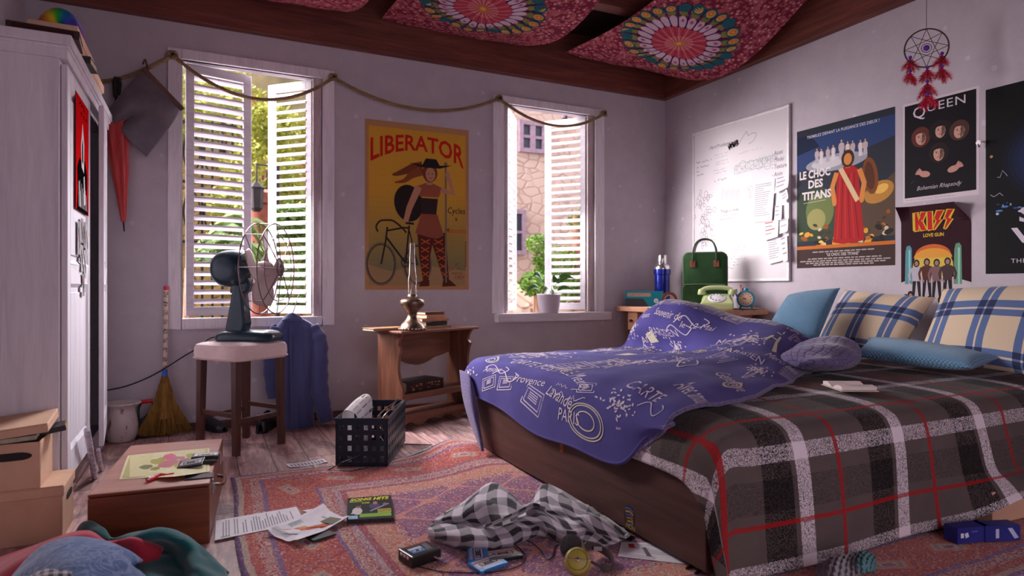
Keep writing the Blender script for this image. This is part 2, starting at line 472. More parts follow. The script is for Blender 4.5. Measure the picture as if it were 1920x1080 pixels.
# ---- windows: casing (root) > shutters, posts, sill
def shutter(parent, hx, ang, width, z0, z1, side):
    """louvred leaf hinged at hx; ang in degrees outward; side = +1 leaf extends to +x"""
    mb = MB(); th = .03; st = .055
    mb.box((0, -th/2, z0), (st*.9, th/2, z1)); mb.box((width-st, -th/2, z0), (width, th/2, z1))
    mb.box((st*.9, -th/2, z0), (width-st, th/2, z0+.06)); mb.box((st*.9, -th/2, z1-.06), (width-st, th/2, z1))
    n = 25; pit = (z1-z0-.12)/n
    for i in range(n):
        zc = z0+.06+pit*(i+.5); dz, dy = .011, .02
        y1, y2 = -dy, dy; t = .009
        a, b = st*.9-.002, width-st+.002
        vs = []
        for x in (a, b):
            vs += [(x, y1, zc+dz), (x, y2, zc-dz), (x, y2, zc-dz+t*1.6), (x, y1, zc+dz+t*1.6)]
        mb.add(vs, [(0, 1, 2, 3), (7, 6, 5, 4), (0, 4, 5, 1), (1, 5, 6, 2), (2, 6, 7, 3), (3, 7, 4, 0)])
    o = mb.build('shutter', WHITEWOODX, parent, bevel=.002, segs=1)
    a = R(ang) if side > 0 else PI-R(ang)
    o.location = (hx, BACK+.03, 0); o.rotation_euler = (0, 0, a)
    return o
def window(name, ox0, ox1, ix0, ix1, iz0, iz1, oz0, oz1, sill, leaves, posts):
    mb = MB(); y0, y1 = BACK-.022, BACK+.03
    mb.box((ox0, y0, oz0 if not sill else iz0), (ix0, y1, oz1)); mb.box((ix1, y0, oz0 if not sill else iz0), (ox1, y1, oz1))
    mb.box((ix0, y0, iz1), (ix1, y1, oz1))
    if not sill: mb.box((ix0, y0, oz0), (ix1, y1, iz0))
    r = struct(mb.build(name, WHITEWOOD, bevel=.004))
    if sill: MB().box((ox0+.02, BACK-.075, oz0), (ox1+.045, BACK+.08, iz0)).build('sill', WHITEWOODX, r, bevel=.005)
    for a, b in posts: MB().box((a, BACK+.0, iz0+.001), (b, BACK+.055, iz1-.001)).build('shutter_post', POSTWOOD, r, bevel=.003)
    for hx, ang, w, sd in leaves: shutter(r, hx, ang, w, iz0+.02, iz1-.015, sd)
    return r
window('window_1', -.2, .925, -.114, .837, .785, 2.594, .716, 2.662, False,
       [(-.09, 14, .445, 1), (.77, 45, .40, -1)], [(.77, .832)])
window('window_2', 2.259, 3.399, 2.36, 3.297, .78, 2.60, .705, 2.662, True,
       [(2.405, 54, .46, 1), (3.225, 49, .40, -1)], [(2.36, 2.398), (3.228, 3.294)])

# ================================================================== THE GARDEN OUTSIDE
def m_stone(name, a, b, c, scale=3.2):
    t = NT(name); v = t.co(scale=(1, 1, 1.7))
    d = t.vor(v, scale, 'DISTANCE_TO_EDGE'); col = t.vor(v, scale, 'F1', 1)
    w = t.sep(col)[0]
    cc = t.ramp(w, [(.1, rgb(a)), (.5, rgb(b)), (.9, rgb(c))])
    cc = t.mix(t.mth('MULTIPLY', t.noise(v, 14, 5, .7), .5), cc, rgb(b))
    cc = t.mix(t.rampf(d, .07, .02), cc, rgb(tuple(min(255, x+14) for x in b)))
    t.base(cc); t.bump(t.rampf(d, 0, .12), .4, .03); return t.set(.9, 0, .2)
ST_Y = m_stone('yellow_stone', (112, 92, 46), (140, 118, 64), (166, 144, 86))
ST_W = m_stone('pale_stone', (150, 128, 116), (172, 152, 140), (186, 168, 156), 3.6)
ROCK = m_stone('rubble_stone', (130, 104, 90), (156, 128, 112), (172, 146, 130), 1.5)
GLASSDK = mat('dark_window_glass', (44, 50, 66), (60, 66, 82), 3, .3)
PINKW = mat('pale_pink_frame', (130, 112, 126))
IRON = mat('black_iron', (34, 30, 32), rough=.7, spec=.2)
GRASS = mat('garden_earth', (38, 36, 22), (54, 50, 32), 1.5, .95)
struct(MB().box((-10, BACK+.12, -.15), (18, 24, -.02)).build('ground', GRASS))

h = MB().box((5.0, 12.2, -.1), (9.8, 12.6, 5.6)).build('stone_house', ST_W)
tag(h, 'pale stone house across the garden, seen through the right window', 'building')
def house_window(p0, p1, y, npx, npz):
    x0, z0, x1, z1 = min(p0.x, p1.x), min(p0.z, p1.z), max(p0.x, p1.x), max(p0.z, p1.z)
    mb = MB(); w = .09
    mb.box((x0, y, z0), (x0+w, y+.1, z1)); mb.box((x1-w, y, z0), (x1, y+.1, z1)); mb.box((x0+w, y, z0), (x1-w, y+.1, z0+w)); mb.box((x0+w, y, z1-w), (x1-w, y+.1, z1))
    for k in range(1, npx): xx = x0+(x1-x0)*k/npx; mb.box((xx-.06, y+.01, z0+w), (xx+.06, y+.09, z1-w))
    for k in range(1, npz): zz = z0+(z1-z0)*k/npz; mb.box((x0+w, y+.015, zz-.03), (x1-w, y+.085, zz+.03))
    o = mb.build('house_window', PINKW, h)
    MB().box((x0+w, y+.07, z0+w), (x1-w, y+.08, z1-w)).build('pane', GLASSDK, o)
    return o
house_window(at_y(974, 224, 12.12), at_y(1024, 289, 12.12), 12.10, 2, 2)
house_window(at_y(960, 392, 12.12), at_y(986, 478, 12.12), 12.10, 1, 2)
house_window(at_y(1056, 196, 12.12), at_y(1066, 222, 12.12), 12.10, 1, 1)

gw = MB().box((-6, 11.0, -.1), (3.6, 11.35, 3.1)).build('garden_wall', ST_Y)
tag(gw, 'ochre stone garden wall seen through the left window', 'wall')
hill = MB(); hill.grid(lambda u, v: Vector((-9+u*16, 15.5+v*5+1.0*math.sin(u*5), -.2+15*math.sin(min(1, v*1.1)*PI/2)*(.75+.25*math.sin(u*7+1)))), 24, 8)
HILL = mat('dry_hillside', (66, 60, 38), (100, 88, 58), 1.2, .95)
struct(hill.build('ground_hillside', HILL, smooth=True))

def leaf_mat(name, a, b, trans=.12):
    if name in _mc: return _mc[name]
    t = NT(name)
    oi = t.noise(t.co(), 3.5, 2)
    c = t.mix(t.rampf(oi, .3, .7), rgb(a), rgb(b)); t.base(c)
    tr = t.node('ShaderNodeBsdfTranslucent'); t.put(tr.inputs[0], c)
    mx = t.node('ShaderNodeMixShader'); mx.inputs[0].default_value = trans
    t.L.new(t.p.outputs[0], mx.inputs[1]); t.L.new(tr.outputs[0], mx.inputs[2]); t.L.new(mx.outputs[0], t.out.inputs[0])
    _mc[name] = t.set(.6, 0, .3); return t.m
def crown(mb, c, rad, n, ls, rd, zs=.8):
    for _ in range(n):
        d = Vector((rd.gauss(0, 1), rd.gauss(0, 1), rd.gauss(0, 1))).normalized()*rad*rd.uniform(.45, 1)**.6
        d *= .8+.35*mnoise.noise(d*1.6+Vector(c))
        p = Vector(c)+Vector((d.x, d.y, d.z*zs))
        a = Vector((rd.gauss(0, 1), rd.gauss(0, 1), rd.gauss(0, .6))).normalized(); b = a.orthogonal().normalized()
        b = (b*math.cos(rd.random()*6)+a.cross(b)*math.sin(rd.random()*6)).normalized(); l = ls*rd.uniform(.6, 1.3)
        mb.add([p, p+a*l*.5+b*l*.22, p+a*l, p+a*l*.5-b*l*.22], [(0, 1, 2, 3)])
BARK = mat('brown_bark', (104, 70, 50), (140, 98, 72), 6, .9, bump=.5, bscale=20)
def tree(name, label, base, hgt, tr, crowns, lm, n, ls, seed, cat='tree'):
    rd = random.Random(seed)
    t = thing(name, label, cat, base)
    top = min(c[2] for c in [(*c[0],) for c in crowns])
    mb = MB(); mb.tube([(0, 0, -.1), (.05, 0, hgt*.4), (-.04, .03, hgt)], [tr*1.25, tr, tr*.6], 10)
    for c, r in crowns: mb.tube([(0, 0, hgt*.75), ((c[0])*.6, c[1]*.6, (hgt*.75+c[2])/2), c], [tr*.5, tr*.35, tr*.15], 6)
    mb.build('trunk', BARK, t, smooth=True)
    mb = MB()
    for c, r in crowns: crown(mb, c, r, n, ls, rd)
    mb.build('foliage', lm, t, fix=False)
    return t
LF1 = leaf_mat('yellow_green_leaves', (116, 124, 40), (150, 150, 62))  # yellow-green leaf colour
LF2 = leaf_mat('mid_green_leaves', (60, 84, 30), (88, 112, 44))
LF3 = leaf_mat('fresh_green_leaves', (62, 100, 26), (100, 132, 46))
p = at_y(492, 520, 9.6)
tree('garden_tree', 'leafy yellow-green tree framed between the shutters of the left window', (p.x, 9.6, 0), 2.0, .12,
     [((0, 0, 2.7), .62), ((-.3, .1, 2.1), .5), ((.4, .2, 2.2), .5), ((.1, .1, 3.3), .5)], LF1, 1900, .085, 3)
p = at_y(420, 300, 13.2)
tree('garden_tree', 'pale tree behind the left shutter of the left window', (p.x, 13.2, 0), 2.9, .14, [((0, 0, 4.4), 1.1), ((-1.0, .0, 3.9), .9), ((1.0, 0, 3.9), .9)], LF1, 1500, .13, 8)
p = at_y(560, 430, 7.6)
tree('garden_shrub', 'green shrub behind the right shutter of the left window', (p.x, 7.6, 0), .7, .05, [((0, 0, 1.0), .45), ((.25, 0, 1.4), .36), ((-.05, 0, 1.75), .3)], LF2, 1500, .07, 12, 'shrub')
p = at_y(1008, 455, 9.0)
tree('garden_shrub', 'bright green bush growing against the pale stone house', (p.x, 9.0, 0), 1.0, .04, [((0, 0, 1.70), .24), ((.1, 0, 1.42), .2), ((.05, 0, 1.2), .18)], LF3, 700, .06, 5, 'shrub')
p = at_y(1002, 525, 8.2)
tree('garden_shrub', 'spiky low green plant behind the potted plant on the sill', (p.x, 8.2, 0), .7, .03, [((0, 0, 1.05), .26)], LF3, 700, .075, 15, 'shrub')
p = at_y(1085, 400, 10.6)
tree('garden_tree', 'small tree with a brown trunk behind the right shutter of the right window', (p.x, 10.6, 0), 2.4, .12,
     [((-.5, 0, 1.5), .45), ((-.35, 0, .95), .45), ((.15, .1, 2.3), .35), ((-.1, 0, 1.1), .4)], LF3, 1000, .075, 6)
# palm fronds at the left of window one
pm = thing('palm_plant', 'palm with long thin fronds behind the left shutter of the left window', 'palm', (at_y(352, 500, 7.2).x, 7.2, 0))
MB().tube([(0, 0, -.05), (.02, 0, 1.2)], [.07, .05], 8).build('stem', BARK, pm, smooth=True)
mb = MB(); rd = random.Random(4)
for k in range(16):
    a = rd.uniform(-.7, .9); L = rd.uniform(.6, 1.0); up = rd.uniform(.15, .6)
    pts = [Vector((L*t*math.cos(a), L*t*math.sin(a)*.8, 1.2+up*math.sin(t*2.4))) for t in [i/8 for i in range(9)]]
    for i in range(1, 9):
        for sd in (-1, 1):
            q = pts[i]; d = (pts[i]-pts[i-1]).normalized(); s2 = d.cross(Vector((0, 0, 1))).normalized()*sd
            mb.add([q, q+s2*.1+d*.1+Vector((0, 0, -.02)), q+s2*.2+d*.16+Vector((0, 0, -.10)), q+s2*.1+d*.05+Vector((0, 0, -.04))], [(0, 1, 2, 3)])
mb.build('fronds', LF2, pm, fix=False)
# gate, post, lantern
gp = at_y(398, 300, 10.8)
g = thing('iron_gate', 'black wrought iron gate with scrolls behind the left shutter', 'gate', (gp.x, 10.8, 0))
mb = MB()
for k in range(7): x = -.42+.14*k; mb.tube([(x, 0, 0), (x, 0, 3.55)], .018, 6)
for z in (.3, 1.7, 2.6, 3.5): mb.bar((-.45, 0, z), (.45, 0, z), .04, .04)
for k in range(3):
    for z in (3.05, 2.15): mb.tube([(-.28+.28*k+.11*math.cos(a), 0, z+.3*math.sin(a)) for a in [2*PI*i/16 for i in range(16)]], .014, 5, True)
mb.build('grille', IRON, g)
MB().box((.45, -.1, 0), (.62, .1, 4.0)).build('post', ST_Y, g)
rp = at_y(495, 470, 9.9)
tag(MB().lathe([(.17, 0), (.17, 2.1), (.2, 2.12), (.2, 2.25), (.12, 2.3)], 14, (rp.x*.82, 8.75, -.05)).build('garden_post', mat('rust_red_post', (110, 52, 40), (140, 72, 52)), smooth=True), 'rust red round post at the foot of the garden wall', 'post')
lp = at_y(481, 372, 8.4)
ln = thing('garden_lantern', 'small black lantern hanging beside the rust red post', 'lantern', lp)
MB().lathe([(.03, .2), (.1, .13), (.085, .11), (.07, -.12), (.04, -.16)], 6).build('lantern_body', IRON, ln)
MB().tube([(0, 0, .2), (0, 0, .42), (.25, .1, .42)], .012, 6).build('bracket', IRON, ln)
MB().tube([(.25, .1, .45), (.25, .1, -lp.z)], .03, 8).build('pole', IRON, ln)
# rubble bank below the house
rb = MB(); rb.grid(lambda u, v: Vector((3.4+u*7.5, 9.6+v*2.6, -.05+1.25*v+.35*mnoise.noise(Vector((u*14, v*6, 2)))+.15*mnoise.noise(Vector((u*40, v*16, 5))))), 70, 24)
struct(rb.build('ground_bank', ROCK, smooth=True))

# ================================================================== CAMERA, SKY AND SUN
cam = bpy.data.cameras.new('camera'); co = bpy.data.objects.new('camera', cam); C.objects.link(co)
cam.sensor_width = 36; cam.lens = 22.5; co.location = (0, 0, 1); co.rotation_euler = (PI/2, 0, -TH)
cam.clip_start = .05; cam.clip_end = 100
cam.dof.use_dof = True; cam.dof.focus_distance = 3.4; cam.dof.aperture_fstop = 2.2
scn.camera = co
w = bpy.data.worlds.new('sky'); scn.world = w; w.use_nodes = True
bg = w.node_tree.nodes['Background']
wt = w.node_tree; tcn = wt.nodes.new('ShaderNodeTexCoord'); sx = wt.nodes.new('ShaderNodeSeparateXYZ'); wt.links.new(tcn.outputs['Generated'], sx.inputs[0])
mr = wt.nodes.new('ShaderNodeMapRange'); mr.inputs[1].default_value = -.45; mr.inputs[2].default_value = .45; wt.links.new(sx.outputs[1], mr.inputs[0])
mxn = wt.nodes.new('ShaderNodeMix'); mxn.data_type = 'RGBA'
mxn.inputs[6].default_value = (*[SKY_FILL[i] for i in range(3)], 1)     # fill light added behind the camera
mxn.inputs[7].default_value = (*[SKY_BACK[i] for i in range(3)], 1)     # the bright open garden side
wt.links.new(mr.outputs[0], mxn.inputs[0]); wt.links.new(mxn.outputs[2], bg.inputs[0]); bg.inputs[1].default_value = 1.0
def sun(name, d, e, col, ang):
    l = bpy.data.lights.new(name, 'SUN'); l.energy = e; l.color = col; l.angle = R(ang)
    o = bpy.data.objects.new(name, l); C.objects.link(o); o.location = (-3, 9, 4)
    o.rotation_euler = Vector(d).to_track_quat('-Z', 'Y').to_euler()
sun('sun', (.76, -.65, -.15), SUN_E, (1, .93, .88), SUN_A)
for k, (d_, e_, c_, a_) in enumerate(GLOWS): sun('soft_fill_sun', d_, e_, c_, a_)  # soft suns added to brighten the right wall and the wardrobe
for a, b, c, d in WIN:      # sampling portals in the two window openings
    l = bpy.data.lights.new('portal', 'AREA'); l.shape = 'RECTANGLE'; l.size = b-a; l.size_y = d-c; l.cycles.is_portal = True
    o = bpy.data.objects.new('portal', l); C.objects.link(o); o.location = ((a+b)/2, BACK+.11, (c+d)/2); o.rotation_euler = (-PI/2, 0, 0)
l = bpy.data.lights.new('portal', 'AREA'); l.shape = 'RECTANGLE'; l.size = 3.1; l.size_y = 2.6; l.cycles.is_portal = True
o = bpy.data.objects.new('portal', l); C.objects.link(o); o.location = (1.45, FRONT-.05, 1.3); o.rotation_euler = (PI/2, 0, 0)
for n_, loc, aim, pw, sp, col in DAY_FILL:      # area lamps added inside the two windows to boost the daylight
    l = bpy.data.lights.new('window_fill', 'AREA'); l.shape = 'RECTANGLE'; l.size = .40; l.size_y = 1.55; l.energy = pw; l.spread = R(sp); l.color = col
    o = bpy.data.objects.new('window_fill', l); C.objects.link(o); o.location = loc; o.rotation_euler = Vector(aim).to_track_quat('-Z', 'Z').to_euler()
scn.view_settings.view_transform = 'Standard'; scn.view_settings.look = 'None'; scn.view_settings.gamma = 1
scn.view_settings.exposure = EXPO
try:
    scn.cycles.max_bounces = 8; scn.cycles.diffuse_bounces = 5; scn.cycles.transparent_max_bounces = 8
except Exception: pass
# ================================================================== WARDROBE AND THE LEFT SIDE
WX = -.52                                        # face of the doors
WARD = wood('white_wardrobe_paint', (196, 188, 198), (216, 209, 217), (228, 222, 228), 2, 14, .5, .4, .3)
WY0, WY1, WZ0, WZ1 = 3.345, 4.74, .12, 2.095
wd = thing('wardrobe', 'tall white wooden wardrobe with one door ajar by the left wall', 'wardrobe', (-.77, 4.04, 0))
def rel(o, t): o.location = -Vector(t.location); return o       # part given in room coordinates, hung under an unrotated thing
mb = MB(); bx = WX-.028
mb.box((-.995, WY0, WZ0), (bx, WY0+.022, WZ1-.1)); mb.box((-.995, WY1-.022, WZ0), (bx, WY1, WZ1-.1))
mb.box((-.995, WY0+.022, WZ0), (-.985, WY1-.022, WZ1-.1)); mb.box((-.985, WY0+.022, WZ0), (bx, WY1-.022, WZ0+.03)); mb.box((-.985, WY0+.022, WZ1-.13), (bx, WY1-.022, WZ1-.1))
mb.box((bx-.02, WY0+.022, WZ0+.03), (bx, WY0+.05, WZ1-.13)); mb.box((bx-.02, WY1-.05, WZ0+.03), (bx, WY1-.022, WZ1-.13))
rel(mb.build('carcass', WARD, wd, bevel=.003, fix=False), wd)
rel(MB().box((-.998, WY0-.006, WZ1-.1), (WX+.004, WY1+.006, WZ1-.045)).box((-.998, WY0-.02, WZ1-.045), (WX+.02, WY1+.02, WZ1)).box((-.998, WY0-.012, WZ1-.06), (WX+.012, WY1+.012, WZ1-.045)).build('cornice', WARD, wd, bevel=.004, fix=False), wd)
for y in (WY0, WY1-.05):
    for x in (-.99, bx-.05): rel(MB().box((x, y, 0), (x+.05, y+.05, WZ0)).build('foot', WARD, wd, bevel=.003), wd)
rel(MB().box((-.985, WY0+.05, 1.55), (bx-.06, WY1-.05, 1.57)).build('shelf', WARD, wd), wd)
def ward_door(yh, width, sgn, ang):
    """panelled door hinged at yh; local y runs along the door, local x is outward"""
    mb = MB(); z0, z1 = WZ0+.03, WZ1-.115; s = .075
    Y = lambda a: sgn*a
    def bxx(a, b, c, d, x0=0, x1=.024): mb.box((x0, min(Y(a), Y(b)), c), (x1, max(Y(a), Y(b)), d))
    bxx(0, s, z0, z1); bxx(width-s, width, z0, z1)
    bxx(s, width-s, z0, z0+.12); bxx(s, width-s, 1.02, 1.11); bxx(s, width-s, z1-.08, z1)
    bxx(s, width-s, z0+.12, 1.02, .004, .012); bxx(s, width-s, 1.11, z1-.08, .004, .012)
    for c, d in ((z0+.12, 1.02), (1.11, z1-.08)):      # bevelled moulding and raised field
        for q in range(4):
            a0, a1 = s, width-s; m = .018
            P = [(a0, c), (a1, c), (a1, d), (a0, d)]; I = [(a0+m, c+m), (a1-m, c+m), (a1-m, d-m), (a0+m, d-m)]
            p, q2 = P[q], P[(q+1) % 4]; i, j = I[q], I[(q+1) % 4]
            mb.add([(.024, Y(p[0]), p[1]), (.024, Y(q2[0]), q2[1]), (.012, Y(j[0]), j[1]), (.012, Y(i[0]), i[1])], [(0, 1, 2, 3)])
        bxx(s+.04, width-s-.04, c+.04, d-.04, .012, .018)
    o = mb.build('door', WARD, wd, bevel=.003, segs=1, fix=True)
    o.location = Vector((WX-.026, yh, 0))-Vector(wd.location); o.rotation_euler = (0, 0, R(ang)); return o
ward_door(WY0+.03, .655, 1, 0)
d2 = ward_door(WY1-.03, .66, -1, 5)

def posterprint():
    return Print()
# red and black poster and photo strip stuck on the near door
DX = WX+.0005
frd = lambda u, v, l=0: Vector((DX+l, 3.95-u, 1.37+v))
P = Print(); P.rect(0, 0, .385, .55, (206, 22, 26), 0)
P.poly([(.02, 0), (.36, 0), (.33, .1), (.35, .2), (.28, .26), (.2, .24), (.12, .27), (.05, .2), (.06, .1)], (18, 14, 16), 1)
P.poly([(.15, .2), (.22, .22), (.24, .32), (.19, .44), (.14, .34)], (226, 220, 220), 2)
P.poly([(.17, .24), (.21, .25), (.21, .33), (.18, .37)], (22, 18, 20), 3)
P.poly([(.1, .05), (.13, .19), (.16, .18), (.15, .04)], (210, 204, 206), 2); P.poly([(.24, .02), (.27, .15), (.29, .14), (.28, .03)], (190, 184, 188), 2)
for k in range(9): P.line([(.06+.03*k, .02), (.08+.028*k, .1+.02*(k % 3))], .006, (225, 218, 220), 3)
P.scribble(.12, .5, .2, .03, (20, 10, 12), 3, lw=.008, seed=4); P.scribble(.06, .46, .2, .03, (20, 10, 12), 3, lw=.008, seed=9)
MATT = print_mat('matt_print', .95, .05); MATT.node_tree.nodes['Principled BSDF'].inputs['Specular IOR Level'].default_value = 0
o = P.build('poster', frd, MATT); tag(o, 'red poster with a black and white figure stuck on the white wardrobe door', 'poster')
rd = random.Random(5)
for k, (y, z, hh) in enumerate(((3.92, 1.17, .15), (3.85, 1.20, .13), (3.77, 1.22, .12), (3.69, 1.16, .16), (3.86, 1.05, .14), (3.77, 1.08, .13), (3.81, .96, .11))):
    f2 = (lambda y, z: lambda u, v, l=0: Vector((DX+.001+l, y-u, z+v)))(y, z)
    g = rd.randint(140, 190); P = Print(); P.rect(0, 0, .07, hh, (g, g-4, g-2), 0)
    for q in range(3): P.ell(.02+.015*q, hh*(.3+.2*q), .012, .02, (rd.randint(60, 140), 80, 70), 1)
    tag(P.build('photo_print', f2, MATT), ['leftmost of the top photos under the red poster', 'second photo from left under the red poster', 'third photo from left under the red poster', 'rightmost of the top photos under the red poster',
        'left photo of the second row on the wardrobe door', 'right photo of the second row on the wardrobe door', 'single lowest photo on the wardrobe door'][k]+', small and faded', 'photo', 'photos stuck on the wardrobe door')

# things on top of the wardrobe
CARD = mat('brown_cardboard', (192, 150, 124), (210, 170, 142), 4, .85, bump=.15, bscale=90)
CARDP = mat('pale_cardboard', (214, 178, 150), (228, 194, 166), 4, .85, bump=.1)
for k, (y0, y1, x1, z0, h) in enumerate(((3.98, 4.55, WX+.0, WZ1, .12), (3.84, 4.40, WX-.03, WZ1+.12, .10))):
    b = thing('storage_box', ['beige cardboard box on top of the wardrobe, lower of two', 'beige cardboard box on top of the wardrobe, upper of two'][k], 'box', ((x1-.105), (y0+y1)/2, z0), group='cardboard boxes on the wardrobe')
    hy = (y1-y0)/2
    MB().box((-.095, -hy+.01, 0), (.095, hy-.01, h-.03)).build('box_body', CARDP, b, bevel=.004); MB().box((-.105, -hy, h-.045), (.105, hy, h)).build('lid', CARDP, b, bevel=.004)
DKB = mat('dark_red_book_cover', (44, 26, 28), (64, 36, 36), 20, .5); DKG = mat('dark_green_book_cover', (42, 42, 38), (58, 58, 50), 20, .5)
PAGES = wood('book_pages', (196, 180, 156), (214, 200, 176), (226, 214, 192), 0, 40, .8, .2, .3)
def book(name, label, loc, w, d, h, rz, cover, pages=PAGES, group=None, tilt=(0, 0), band=None, cat='book'):
    """closed book lying flat: spine along local -y side, w along x, d along y"""
    t = thing(name, label, cat, loc, group=group, rot=(tilt[0], tilt[1], rz)); c = .003
    MB().box((-w/2, -d/2, 0), (w/2, d/2, c)).box((-w/2, -d/2, h-c), (w/2, d/2, h)).box((-w/2, -d/2, c), (w/2, -d/2+c, h-c)).build('cover', cover, t, bevel=.0012, segs=1, fix=False)
    MB().box((-w/2+.004, -d/2+c, c), (w/2-.004, d/2-.005, h-c)).build('pages', pages, t)
    if band:
        p = Print(); p.rect(-w*.42, h*.15, w*.84, h*.7, band[0], 1)
        if len(band) > 1: p.text(band[1], -w*.3, h*.3, h*.5, band[2], 2, width=w*.55)
        p.build('spine_print', lambda u, v, l=0: Vector((u, -d/2-l*.0006-.0003, v)), parent=t)
    return t
book('large_book', 'large dark red book lying on the near end of the wardrobe top', (-.615, 3.47, WZ1), .26, .2, .038, R(4), DKB, band=((60, 30, 30),))
book('large_book', 'thin dark green book jutting over the wardrobe front edge', (-.585, 3.80, WZ1), .22, .17, .035, R(-3), DKG)
# rainbow spring toy arched over the boxes
RB = NT('rainbow_plastic'); g = RB.sep(RB.co('UV'))[0]
RB.base(RB.ramp(RB.mth('DIVIDE', g, 15.0), [(0, rgb(230, 40, 20)), (.18, rgb(235, 120, 20)), (.3, rgb(230, 210, 30)), (.42, rgb(40, 190, 40)), (.6, rgb(30, 110, 200)), (.78, rgb(110, 40, 190)), (1, rgb(230, 30, 160))]))
RB.set(.35)
pts = []; n = 900; turns = 46; up = at_y(110, 40, 4.32)
for i in range(n+1):
    t = i/n; a = PI*(1-t); c = Vector((-.672+.066*math.cos(a), 4.12+.02*math.sin(a), WZ1+.225+.128*math.sin(a))); rad = Vector((math.cos(a), 0, math.sin(a))); ph = 2*PI*turns*t
    pts.append(c+rad*.045*math.cos(ph)+Vector((0, 1, 0))*.05*math.sin(ph))
o = MB().tube(pts, .0032, 5).build('spring_toy', RB.m, smooth=True); tag(o, 'rainbow coloured plastic spring arched on the wardrobe boxes', 'toy')

# archive boxes on the floor
def archive(label, loc, w, d, h, rz=0, lid=True, hole_side=None, hole_front=None):
    t = thing('archive_box', label, 'box', loc, rz, group='archive boxes by the wardrobe'); w2, d2 = w/2, d/2; c = .006
    mb = MB()
    mb.box((-w2, -d2, 0), (w2, -d2+c, h)).box((-w2, d2-c, 0), (w2, d2, h)).box((-w2, -d2+c, 0), (-w2+c, d2-c, h)).box((w2-c, -d2+c, 0), (w2, d2-c, h)).box((-w2+c, -d2+c, 0), (w2-c, d2-c, c))
    mb.build('box_body', CARD, t, bevel=.002, segs=1, fix=False)
    HM = mat('dark_hand_hole', (24, 16, 14))
    hp = [(.045*math.cos(a)*(1 if abs(math.cos(a)) > 0 else 1), .016*math.sin(a)) for a in [2*PI*k/16 for k in range(16)]]
    hp = [(x+(.02 if x > 0 else -.02), z) for x, z in hp]
    if hole_side is not None: MB().prism([(y+hole_side[0], z+hole_side[1]) for y, z in hp], w2-.002, w2+.0015, 'yz').build('hand_hole', HM, t)
    if hole_front is not None: MB().prism([(x+hole_front[0], z+hole_front[1]) for x, z in hp], -d2-.0015, -d2+.002, 'xz').build('hand_hole', HM, t)
    return t
def box_lid(t, w, d, h, loc, rot):
    c = .006; w2, d2 = w/2, d/2
    mb = MB().box((-w2, -d2, h-c), (w2, d2, h)).box((-w2, -d2, 0), (w2, -d2+c, h-c)).box((-w2, d2-c, 0), (w2, d2, h-c)).box((-w2, -d2+c, 0), (-w2+c, d2-c, h-c)).box((w2-c, -d2+c, 0), (w2, d2-c, h-c))
    o = mb.build('lid', CARD, t, bevel=.002, segs=1, fix=False); o.location = loc; o.rotation_euler = rot
b1 = archive('closed cardboard archive box on the floor, lower of the two by the wardrobe', (-.736, 3.185, 0), .49, .25, .21, 0, hole_side=(.03, .145)); box_lid(b1, .502, .262, .042, (0, 0, .178), (0, 0, 0))
b2 = archive('open cardboard archive box with its lid askew, stacked on the lower one', (-.80, 3.165, .221), .48, .235, .18, 0, hole_front=(.15, .13)); box_lid(b2, .495, .25, .036, (.015, .015, .198), (R(4), R(-5.5), R(1)))
VID = mat('black_tape_case', (26, 24, 26), (40, 38, 38), 30, .4); PALE = mat('pale_magazine_edge', (150, 144, 124), (176, 170, 150), 40, .7); YEL = mat('yellow_label', (210, 170, 30))
o = MB().cbox((0, 0, 0), (.36, .16, .016)).build('magazine', PALE); o.location = (-.76, 3.13, .4075); o.rotation_euler = (0, R(-3), R(3)); tag(o, 'pale magazine squeezed under the tilted archive box lid', 'magazine')
t = thing('video_tape', 'black video tape with yellow label poking out under the tilted lid', 'tape', (-.575, 3.21, .405), rot=(0, R(-8), R(8)))
MB().cbox((0, 0, .012), (.15, .12, .022)).build('tape_case', VID, t, bevel=.002); MB().cbox((.0755, 0, .012), (.001, .06, .016)).build('label_sticker', YEL, t)

# pot, dustpan, broom, wall cable, rolled maps
POTM = NT('chipped_enamel'); v = POTM.co(scale=(1, 1, .35)); c = POTM.mix(POTM.rampf(POTM.noise(v, 22, 5, .7), .6, .66), rgb(206, 194, 194), rgb(120, 92, 88)); POTM.base(c); POTM.set(.45)
pt = thing('chamber_pot', 'old white enamel chamber pot between the wardrobe and broom', 'pot', (-.462, 4.875, 0))
MB().lathe([(.001, .004), (.072, .004), (.082, .02), (.094, .06), (.097, .10), (.091, .15), (.082, .19), (.082, .215), (.094, .232), (.112, .242), (.116, .248), (.112, .252), (.09, .24), (.077, .215), (.077, .19), (.086, .15), (.091, .10), (.088, .06), (.001, .03)], 36, caps=False).build('pot_body', POTM.m, pt, smooth=True)
dp = thing('dustpan', 'black dustpan with a red handle leaning behind the broom', 'dustpan', (-.31, 4.955, 0))
DPM = mat('black_plastic', (22, 22, 26), (30, 30, 34), 20, .45)
MB().box((-.1, -.045, 0), (.13, .0, .125)).build('pan', DPM, dp, bevel=.008)
MB().tube(spline([(-.06, .0, .12), (-.06, .012, .19), (-.04, .012, .232)], 5), .007, 6).tube(spline([(.02, .012, .23), (.015, .012, .18), (-.03, .006, .125)], 5), .003, 6).build('stem', DPM, dp, smooth=True)
MB().tube([(-.09, .012, .23), (.02, .012, .236)], .013, 10).build('handle', mat('red_plastic', (190, 24, 24)), dp, smooth=True)

